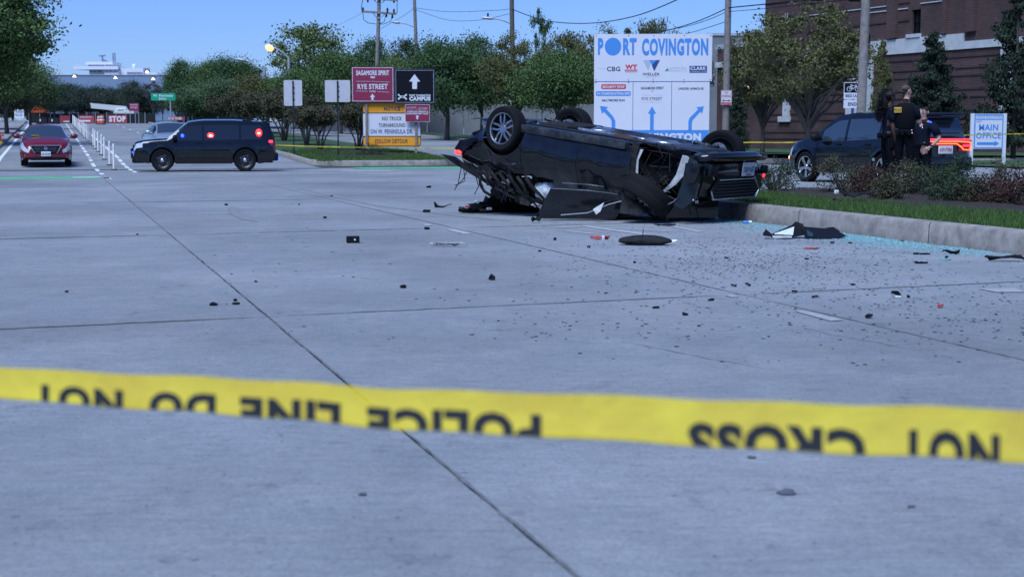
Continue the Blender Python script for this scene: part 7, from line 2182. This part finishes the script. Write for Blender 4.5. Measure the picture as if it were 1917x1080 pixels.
for i, (px, py, w_, lab) in enumerate([(424, 383, 8, 'small dark block far left on the pavement'), (608, 407, 9, 'small dark wedge behind the flat black box'), (621, 366, 5, 'tiny dark bit nearest the far median'), (560, 382, 5, 'tiny dark bit between two small dark blocks'), (256, 438, 6, 'tiny brown bit beside the long joint at the left'), (754, 538, 14, 'thin dark leaf like scrap left of the upright lump'), (477, 527, 7, 'tiny dark bit above the crossing of two joints'), (120, 546, 8, 'leftmost tiny dark bit on the pavement'), (803, 350, 10, 'thin dark sliver behind the bent black bracket'), (1311, 611, 7, 'dark bit alone in the right foreground'), (933, 601, 5, 'tiny dark bit in the centre foreground'), (1600, 533, 8, 'dark bit beside the joint at the right')]):
    lump('debris_chip', px, py + 1, w_, w_ * .45, 'chip', lab, 80 + i)
# fabric heap under the wreck's tail
g = gp(930, 398); r = empty('fabric_heap', g); tag(r, 'heap of torn black fabric and trim spilling from the wreck\'s tail', 'fabric heap')
s_ = g.y / F
rg = random.Random(12)
for (a, b_, w_, h_, sd) in [(952, 380, 34, 42, 1), (915, 386, 40, 26, 2), (890, 392, 30, 12, 3), (968, 388, 28, 30, 4), (935, 372, 16, 22, 5), (990, 392, 22, 14, 6)]:
    b = MB(); b.blob(((a - 930) * s_, (sd % 3) * .12 + .1, (398 - b_) * s_ * .62), (w_ * s_ * .8, w_ * s_ * .7, h_ * s_ * .62), sd, .9, 3, 2.6)
    b.xf(lambda p: Vector((p.x, p.y, max(.004, p.z)))); b.build('fabric', 'cloth_junk', r)
for (a, b_, w_, m_) in [(876, 388, 9, 'rust_red'), (916, 392, 10, 'airbag'), (905, 395, 14, 'rusty'), (865, 391, 12, 'rusty'), (893, 379, 9, 'airbag')]:
    bit(r, 'torn_bit', m_, ((a - 930) * s_, -.1, (398 - b_) * s_ + .02), (w_ * s_, .05, .035), rg.uniform(-1, 1))
scrap('wrapper', 1000, 391, 30, 8, 'rust_red', 'red and white wrapper between the fabric heap and the wreck', 41, lift=.7, extra=lambda r, L_, D, h, rg: bit(r, 'white_part', 'airbag', (L_ * .2, -D * .3, h * .6), (L_ * .4, D * .5, .02)))
scrap('card', 948, 400, 11, 2.5, 'blue_print', 'tiny blue and white card below the fabric heap', 42, lift=.2, n=5)
# piece in the mulch
scrap('mulch_panel', 1601, 370, 78, 11, 'plastic', 'black panel thrown into the mulch bed in front of the shrubs', 43, z0=KH + .08, lift=.8, jag=.35, extra=lambda r, L_, D, h, rg: bit(r, 'white_knob', 'airbag', (-L_ * .46, 0, h), (.06, .05, .05)))
scrap('brown_scrap', 1570, 375, 24, 5, 'rusty', 'orange brown scrap left of the black panel in the mulch', 44, z0=KH + .06, lift=.6)
# stains of old oil, flat on the slabs
def stain(px, py, w, h, seed):
    rg = random.Random(seed); pts = []
    for i in range(14):
        a = 2 * PI * i / 14; k = rg.uniform(.6, 1); g = gp(px + math.cos(a) * w / 2 * k, py + math.sin(a) * h / 2 * k); pts.append((g.x, g.y, .005))
    b = MB(); b.add(pts, [tuple(range(14))]); o = b.build('road_stain', 'stain'); o['kind'] = 'structure'
M['stain'] = mat('oil_stain', (.10, .10, .115), .75, var=.3, vscale=20)
stain(1483, 932, 46, 15, 1); stain(1721, 960, 18, 6, 2); stain(672, 936, 24, 5, 3); stain(1415, 864, 22, 5, 5)
rgs = random.Random(44)
for k in range(18):
    px = rgs.gauss(1430, 190); py = rgs.uniform(440, 600)
    if px > 1890 or px < 1010: continue
    sh_ = scrap('plastic_shard', px, py, rgs.uniform(5, 11) * (py - HZ) / 200, rgs.uniform(1.5, 3) * (py - HZ) / 200, rgs.choice(['chip', 'chip', 'chip', 'grime']), 'small torn black plastic shard lying among the chips', 300 + k, lift=rgs.uniform(.3, 1), rz=rgs.uniform(0, 3), n=8)
    sh_['group'] = 'torn plastic shards among the chips'
# chips nobody could count
def scatter(name, n, fn, s0, s1, m, label, seed, hh=.22, kind='stuff', cat='debris'):
    rng = np.random.default_rng(seed); vs = []; fs = []
    for i in range(n):
        x, y = fn(rng); s = rng.uniform(s0, s1) ** 1.0; a = rng.uniform(0, PI); c_, sn = math.cos(a), math.sin(a)
        e = rng.uniform(.3, 1); h = s * hh * rng.uniform(.3, 1.2); o = len(vs)
        for (p, q, z) in ((-1, -e, 0), (1, -e * .8, 0), (.8, e, 0), (-.9, e * .7, 0), (-.5, -.2, h), (.6, .1, h * .8)):
            vs.append((x + (p * c_ - q * sn) * s, y + (p * sn + q * c_) * s, z + .002))
        fs += [(o, o + 1, o + 5, o + 4), (o + 1, o + 2, o + 5), (o + 2, o + 3, o + 4, o + 5), (o + 3, o, o + 4)]
    b = MB(); b.add(vs, fs); o = b.build(name, m, fix=False); tag(o, label, cat, kind=kind); return o
def fn_main(rng):
    while True:
        px = rng.uniform(960, 1990); py = rng.uniform(425, 690)
        d = math.exp(-((px - 1400) / 190) ** 2 - ((py - 478) / 38) ** 2) + .35 * math.exp(-((px - 1560) / 260) ** 2 - ((py - 520) / 60) ** 2) + .22 * math.exp(-((px - 1830) / 120) ** 2 - ((py - 600) / 50) ** 2) + .06 * (py < 640) + .015
        if rng.uniform(0, 1) < d * (60 / (py - HZ)) :
            g = gp(px, py); u, w = UW(g.x, g.y)
            if w < 9.3: return g.x, g.y
scatter('plastic_chips', 2700, fn_main, .004, .015, 'chip', 'spray of small black plastic chips over the pavement right of centre', 1)
def fn_wide(rng):
    g = gp(rng.uniform(380, 1300), rng.uniform(400, 640)); return g.x, g.y
scatter('plastic_chips', 110, fn_wide, .006, .018, 'chip', 'few scattered black chips over the middle of the crossing', 2)
def fn_under(rng):
    g = gp(rng.uniform(1000, 1420), rng.normal(405, 10)); return g.x, g.y
scatter('plastic_chips', 260, fn_under, .006, .016, 'chip', 'fine black dirt and chips along the front of the wreck', 3)
def fn_glass(rng):
    while True:
        t = rng.uniform(0, 1); k0 = gp(1330 + 590 * t, 400 + 76 * t); u, w = UW(k0.x, k0.y)
        w = 9.36 - abs(rng.normal(0, .42)); u += rng.uniform(-.2, .2)
        x, y = W2(u, w); dens = .25 + .75 * math.exp(-((t - .55) / .3) ** 2)
        if rng.uniform(0, 1) < dens: return x, y
scatter('glass_crumbs', 7500, fn_glass, .004, .010, 'teal', 'teal crumbs of broken safety glass strewn along the kerb', 4, .8, cat='broken glass')
def fn_red(rng):
    g = gp(rng.normal(1290, 110), rng.normal(458, 7)); return g.x, g.y
scatter('lens_chips', 34, fn_red, .008, .022, 'rust_red', 'small red lens chips around the dark oval shell', 5)
